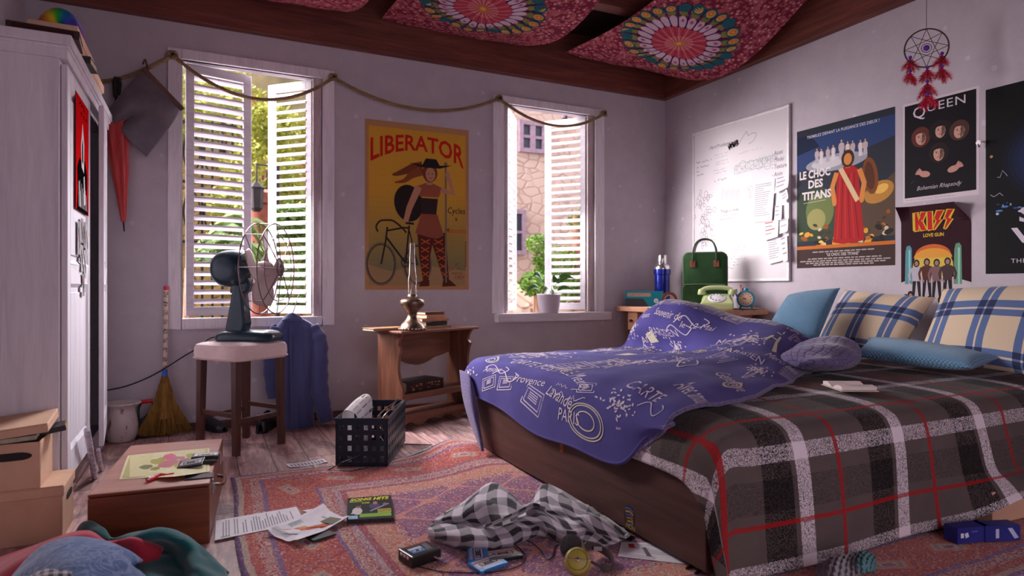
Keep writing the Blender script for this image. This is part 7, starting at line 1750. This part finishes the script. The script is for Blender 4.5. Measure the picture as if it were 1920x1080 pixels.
# checked shirt
GH = NT('black_white_gingham'); U, V, _ = GH.sep(GH.co('UV', scale=(9.5, 9.5, 1)))
a = GH.mth('LESS_THAN', GH.mth('FRACT', U), .5); b = GH.mth('LESS_THAN', GH.mth('FRACT', V), .5); n_ = GH.noise(GH.co('UV'), 300, 2)
GH.base(GH.mix(GH.mth('ADD', GH.mth('MULTIPLY', GH.mth('ADD', a, b), .48), GH.mth('MULTIPLY', GH.mth('SUBTRACT', n_, .5), .12)), rgb(206, 198, 206), rgb(34, 32, 36))); GH.bump(n_, .3, .002); GH.set(.9, 0, .15, .2)
pz = lambda L: [at_z(a, b, z+.008) for a, b, z in L]
sh_ = Net([pz([(833, 962, .005), (868, 942, .02), (926, 905, .05), (985, 947, .03), (1022, 908, .05), (1100, 948, .04), (1182, 1002, .005)]),
           pz([(818, 972, .05), (868, 960, .085), (935, 938, .07), (990, 955, .05), (1035, 942, .10), (1110, 968, .08), (1180, 1006, .03)]),
           pz([(806, 986, .045), (866, 980, .04), (935, 990, .03), (985, 968, .085), (1048, 970, .06), (1108, 985, .085), (1170, 1012, .03)]),
           pz([(802, 998, .035), (868, 1002, .085), (940, 1005, .05), (1000, 985, .04), (1052, 996, .06), (1108, 1002, .03), (1152, 1020, .02)]),
           pz([(806, 1010, .0), (872, 1030, .005), (958, 1026, .0), (1005, 1006, .005), (1055, 1016, .0), (1102, 1022, .0), (1132, 1026, .0)])], 9, 9)
for i in range(sh_.NU+1):
    for j in range(sh_.NV+1):
        p = sh_.g[i][j]; e = min(i, sh_.NU-i, j, sh_.NV-j)
        if e > 1: sh_.g[i][j] = p+Vector((0, 0, .022*mnoise.noise(Vector((p.x*9, p.y*14, 3)))+.012*mnoise.noise(Vector((p.x*22+p.y*14, p.y*9, 7)))))
        if sh_.g[i][j].z < .012: sh_.g[i][j].z = .012
so_ = MB().grid(lambda u, v: sh_(u, v), sh_.NU, sh_.NV, lambda u, v: (u*.62+.08*math.sin(v*5), v*.98+.05*math.sin(u*6))).build('checked_shirt', GH.m, smooth=True, solid=.003, off=1); tag(so_, 'black and white checked shirt crumpled on the rug beside the bed', 'shirt')
fd = Net([[at_z(912, 985, .10), at_z(905, 992, .07)], [at_z(950, 968, .12), at_z(944, 976, .085)], [at_z(975, 956, .125), at_z(972, 966, .09)], [at_z(1000, 944, .12), at_z(1002, 954, .08)], [at_z(1022, 950, .12), at_z(1024, 962, .08)]], 6, 4)
MB().grid(lambda u, v: fd(u, v), fd.NU, fd.NV, lambda u, v: (u*.4+.02, v*.05+.03)).build('button_band', GH.m, so_, smooth=True, solid=.004)
# cassette player, loose cassettes, headphones and their cord
BLKP = mat('black_gadget_plastic', (18, 16, 18), (26, 24, 26), 14, .3, spec=.5)
wk = thing('cassette_player', 'black portable cassette player with a blue tape inside on the rug', 'player', at_z(787, 1050, .008), R(14))
MB().box((-.062, -.05, 0), (.062, .05, .042)).build('player_body', BLKP, wk, bevel=.005)
P = Print(); P.rect(-.045, -.032, .075, .066, (52, 50, 54), 1); P.poly([(-.042, -.026), (.012, -.026), (.012, .022), (-.042, .022)], (70, 130, 190), 2); P.rect(-.042, .004, .054, .014, (206, 200, 204), 3); P.rect(-.03, -.016, .032, .016, (30, 30, 36), 3); P.ell(-.026, -.008, .006, .006, (190, 190, 196), 4, n=8); P.ell(-.004, -.008, .006, .006, (190, 190, 196), 4, n=8)
P.rect(-.045, .034, .09, .006, (150, 70, 46), 2)
for k in range(5): P.line([(.016+.005*k, -.03), (.026+.004*k, .03)], .0022, (150, 146, 150), 2)
P.build('tape_window', lambda u, v, l=0: Vector((u, v, .0425+l)), parent=wk)
MB().cyl((.03, -.05, .02), (.045, -.075, .012), .004, n=10).build('plug', CHRM, wk, smooth=True)
for k in range(3): MB().box((-.064, -.03+.022*k, .026), (-.061, -.014+.022*k, .036)).build('button', CHRM, wk)
BLUC = mat('light_blue_cassette', (50, 120, 186), (60, 132, 198), 20, .35)
cassette('light blue cassette tucked under the shirt edge', at_z(896, 1044, .010), R(70), BLUC, (190, 186, 206), (80, 110, 170), group='cassettes on the rug', s=.8)
cassette('light blue cassette in front, nearest the bottom of the photo', at_z(915, 1061, .009), R(14), BLUC, (206, 196, 206), (150, 90, 110), (R(4), 0), 'cassettes on the rug', .82)
cassette('black cassette with an orange and white label on the rug', at_z(943, 1044, .010), R(-6), BLKP, (206, 190, 190), (200, 96, 46), group='cassettes on the rug', s=.86)
hp0 = at_z(1085, 1055, .008); hp_ = thing('headphones', 'retro headphones with yellow ear cups lying on the rug', 'headphones', hp0)
YC = mat('mustard_yellow_plastic', (160, 146, 62), (172, 158, 72), 9, .4); DKF = mat('dark_grey_foam', (52, 46, 48), (64, 58, 60), 60, .95); GRM = mat('grey_band_plastic', (66, 58, 56), (78, 70, 68), 20, .45)
def cup(c, n, front):
    n = Vector(n).normalized(); q = n.to_track_quat('Z', 'Y').to_matrix().to_4x4(); M4 = Matrix.Translation(c) @ q
    def part(name, prof, m_):
        mb = MB(); mb.m = M4; mb.lathe(prof, 36); return mb.build(name, m_, hp_, smooth=True)
    o = part('ear_cup', [(.0, .022), (.034, .021), (.041, .016), (.045, .006), (.046, -.006), (.042, -.01), (.0, -.01)], YC if front else mat('pale_cup_rim', (120, 108, 100)))
    part('ear_pad', [(.0, -.010), (.040, -.010), (.044, -.016), (.042, -.026), (.03, -.03), (.0, -.028)] if front else [(.0, .022), (.03, .024), (.040, .020), (.041, .014)], DKF)
    if front:
        mb = MB(); mb.m = M4; mb.tube(circ2(.034, .0215), .0016, 5, True); mb.build('seam_ring', mat('olive_seam', (110, 100, 40)), o, smooth=True)
        mb = MB(); mb.m = M4; mb.tube([(-.045, .0, .019), (0, 0, .0265), (.05, .002, .016)], .0022, 6); mb.build('cup_bracket', CHRM, o, smooth=True)
        mb = MB(); mb.m = M4; mb.lathe([(.0, .029), (.006, .028), (.008, .024)], 12); mb.build('pivot_screw', CHRM, o, smooth=True)
def circ2(r, z, n=32): return [(r*math.cos(2*PI*k/n), r*math.sin(2*PI*k/n), z) for k in range(n)]
cA = at_d(1083, 1052, 2.22)-hp0; cB = at_d(1072, 1026, 2.31)-hp0; vdir = (-at_d(1083, 1052, 1)+Vector((0, 0, 1))).normalized()
cup(cA, vdir+Vector((0, 0, .25)), True); cup(cB, vdir*.75+Vector((-.25, .05, .45)), False)
bp_ = spline([cB+Vector((.03, .02, -.01)), at_d(1102, 1022, 2.36)-hp0, at_d(1122, 1027, 2.37)-hp0, at_d(1142, 1040, 2.33)-hp0, at_d(1150, 1056, 2.28)-hp0, at_d(1140, 1068, 2.235)-hp0, cA+Vector((.035, .01, .0))], 8)
mb = MB(); vs = []
for i, p in enumerate(bp_):
    t_ = (bp_[min(i+1, len(bp_)-1)]-bp_[max(i-1, 0)]).normalized(); s_ = t_.cross(Vector((0, 0, 1))).normalized(); w_ = .0145 if 6 < i < len(bp_)-6 else .005
    vs += [p+s_*.002+Vector((0, 0, w_)), p+s_*.002-Vector((0, 0, w_)), p-s_*.002-Vector((0, 0, w_)), p-s_*.002+Vector((0, 0, w_))]
n = len(bp_); mb.add(vs, [(i*4+k, i*4+(k+1) % 4, (i+1)*4+(k+1) % 4, (i+1)*4+k) for i in range(n-1) for k in range(4)]+[(3, 2, 1, 0), tuple((n-1)*4+k for k in range(4))])
mb.build('headband', GRM, hp_, smooth=False)
q = at_d(1121, 1028, 2.355)-hp0; mb = MB(); mb.xf(q, (0, 0, R(-35))); mb.cbox((0, -.004, .0), (.03, .003, .014)); mb.build('band_label', mat('pale_band_label', (150, 140, 140)), hp_)
cp = [at_z(a, b, .011) for a, b in ((784, 1062), (830, 1072), (900, 1074), (950, 1069), (978, 1058), (986, 1044), (978, 1032), (967, 1020), (975, 1012), (995, 1016), (1015, 1033), (1028, 1048), (1036, 1043), (1042, 1024), (1052, 1022))]
tag(MB().tube(spline(cp, 8), .0022, 6).build('headphone_cord', BLKP, smooth=True), 'thin black headphone cord curving over the rug', 'cord')
def bill(P):
    lines(9, 4, False)(P); P.rect(.18, .62, .12, .26, (180, 40, 44), 2); P.rect(.45, .2, .08, .5, (110, 104, 110), 2)
paper_at('paper_sheet', 'printed sheet half under the foot of the bed', ((1165, 1016), (1240, 1018), (1290, 1058), (1158, 1043)), WP, bill, .011)
paper_at('black_paper', 'black paper edge sticking out from under the checked shirt', ((1172, 1000), (1192, 1006), (1184, 1014), (1166, 1010)), mat('black_card_stock', (28, 24, 28)), None, .010)
# small dark strap near the bed corner
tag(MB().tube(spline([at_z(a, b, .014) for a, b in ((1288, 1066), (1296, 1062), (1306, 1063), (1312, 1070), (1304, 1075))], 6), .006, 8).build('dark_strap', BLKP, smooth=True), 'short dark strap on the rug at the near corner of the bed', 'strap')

# ---- clothes heaped in the near left corner
TEALC = weave('teal_cotton', (18, 74, 78), (28, 96, 98), 260); REDC = weave('crimson_cotton', (150, 30, 50), (178, 52, 68), 260)
def m_shirtblue():
    t = NT('blue_patterned_shirt'); v = t.co(); n = t.noise(v, 9, 3, .5, 2.2); f = t.mth('FRACT', t.mth('MULTIPLY', n, 6)); t.base(t.ramp(f, [(0, rgb(60, 84, 128)), (.45, rgb(84, 108, 152)), (.7, rgb(120, 134, 168)), (1, rgb(64, 88, 130))])); t.bump(t.noise(v, 300, 2), .3, .002); return t.set(.9, 0, .15, .3)
def heap(label, name, rows, m_, cat='clothes', r=.0, seed=1, su=8):
    n = Net([[at_z(a, b, z) for a, b, z in q] for q in rows], su, su)
    for i in range(n.NU+1):
        for j in range(n.NV+1):
            p = n.g[i][j]; n.g[i][j] = p+Vector((0, 0, r*mnoise.noise(Vector((p.x*10, p.y*13, seed)))))
            if n.g[i][j].z < .006: n.g[i][j].z = .006
    return tag(MB().grid(lambda u, v: n(u, v), n.NU, n.NV, lambda u, v: (u, v)).build(name, m_, smooth=True, solid=.006, off=1), label, cat, 'clothes heaped in the near left corner')
heap('teal garment bunched at the right of the clothes heap', 'teal_sweater', [
    [(146, 1004, .0), (165, 1000, .02), (200, 1040, .02), (225, 1040, .02), (260, 1040, .02), (320, 1042, .02), (370, 1050, .02), (405, 1066, .0), (430, 1078, .0)],
    [(140, 1004, .05), (160, 981, .12), (190, 992, .13), (212, 1012, .12), (245, 1004, .13), (300, 996, .14), (350, 1008, .12), (385, 1035, .09), (422, 1070, .04)],
    [(150, 1015, .08), (172, 1000, .13), (200, 1010, .13), (216, 1022, .11), (250, 1016, .14), (310, 1006, .16), (355, 1022, .13), (382, 1052, .09), (424, 1084, .05)],
    [(160, 1030, .06), (180, 1022, .08), (205, 1028, .08), (222, 1034, .07), (262, 1040, .07), (312, 1032, .07), (348, 1048, .09), (372, 1068, .10), (424, 1100, .05)],
    [(165, 1050, .04), (190, 1048, .05), (210, 1052, .06), (240, 1062, .06), (275, 1068, .08), (315, 1066, .06), (345, 1072, .05), (372, 1084, .09), (420, 1130, .03)],
    [(170, 1090, .02), (195, 1094, .03), (220, 1100, .05), (255, 1104, .06), (290, 1102, .08), (325, 1100, .05), (350, 1104, .06), (372, 1116, .08), (400, 1170, .01)]], TEALC, r=.012, seed=2)
heap('crimson garment lying over the teal one in the clothes heap', 'red_shirt', [
    [(-30, 1056, .0), (40, 1034, .03), (105, 1012, .05), (160, 996, .06), (200, 1020, .07), (226, 1020, .08), (262, 1018, .11), (305, 1034, .08)],
    [(-34, 1066, .05), (40, 1038, .10), (108, 1011, .145), (164, 999, .155), (196, 1016, .145), (222, 1015, .145), (258, 1013, .155), (304, 1030, .10)],
    [(-30, 1090, .07), (36, 1058, .12), (100, 1026, .15), (160, 1014, .155), (196, 1030, .14), (224, 1026, .13), (262, 1030, .13), (300, 1042, .09)],
    [(-30, 1140, .05), (30, 1100, .08), (95, 1060, .10), (155, 1044, .12), (195, 1052, .10), (226, 1048, .09), (262, 1052, .09), (292, 1056, .06)]], REDC, r=.006, seed=5)
SHB = m_shirtblue()
bs = heap('blue patterned shirt on top of the clothes heap, nearest the camera', 'blue_shirt', [
    [(20, 1092, .06), (62, 1044, .11), (108, 1022, .14), (150, 1018, .15), (202, 1024, .15), (236, 1038, .13), (262, 1056, .12)],
    [(14, 1096, .10), (66, 1040, .155), (110, 1015, .19), (152, 1012, .20), (204, 1021, .19), (240, 1036, .17), (264, 1051, .15)],
    [(10, 1110, .12), (66, 1062, .17), (112, 1042, .21), (154, 1038, .215), (200, 1044, .205), (234, 1054, .18), (244, 1062, .15)],
    [(6, 1150, .11), (62, 1100, .16), (112, 1084, .20), (156, 1082, .21), (198, 1084, .19), (236, 1068, .17), (262, 1072, .13)],
    [(0, 1230, .08), (56, 1190, .12), (110, 1170, .14), (158, 1168, .15), (200, 1166, .13), (244, 1110, .13), (280, 1100, .09)],
    [(-10, 1380, .0), (50, 1360, .0), (110, 1350, .0), (160, 1340, .0), (208, 1320, .0), (260, 1230, .0), (300, 1180, .0)]], SHB, r=.008, seed=9)
heap('grey checked garment showing through below the blue shirt', 'pale_shirt', [
    [(40, 1092, .14), (80, 1070, .18), (130, 1064, .20), (150, 1070, .19)], [(34, 1120, .15), (78, 1092, .19), (132, 1088, .205), (156, 1094, .19)], [(20, 1240, .08), (70, 1220, .10), (135, 1210, .11), (165, 1210, .10)]], GH.m)
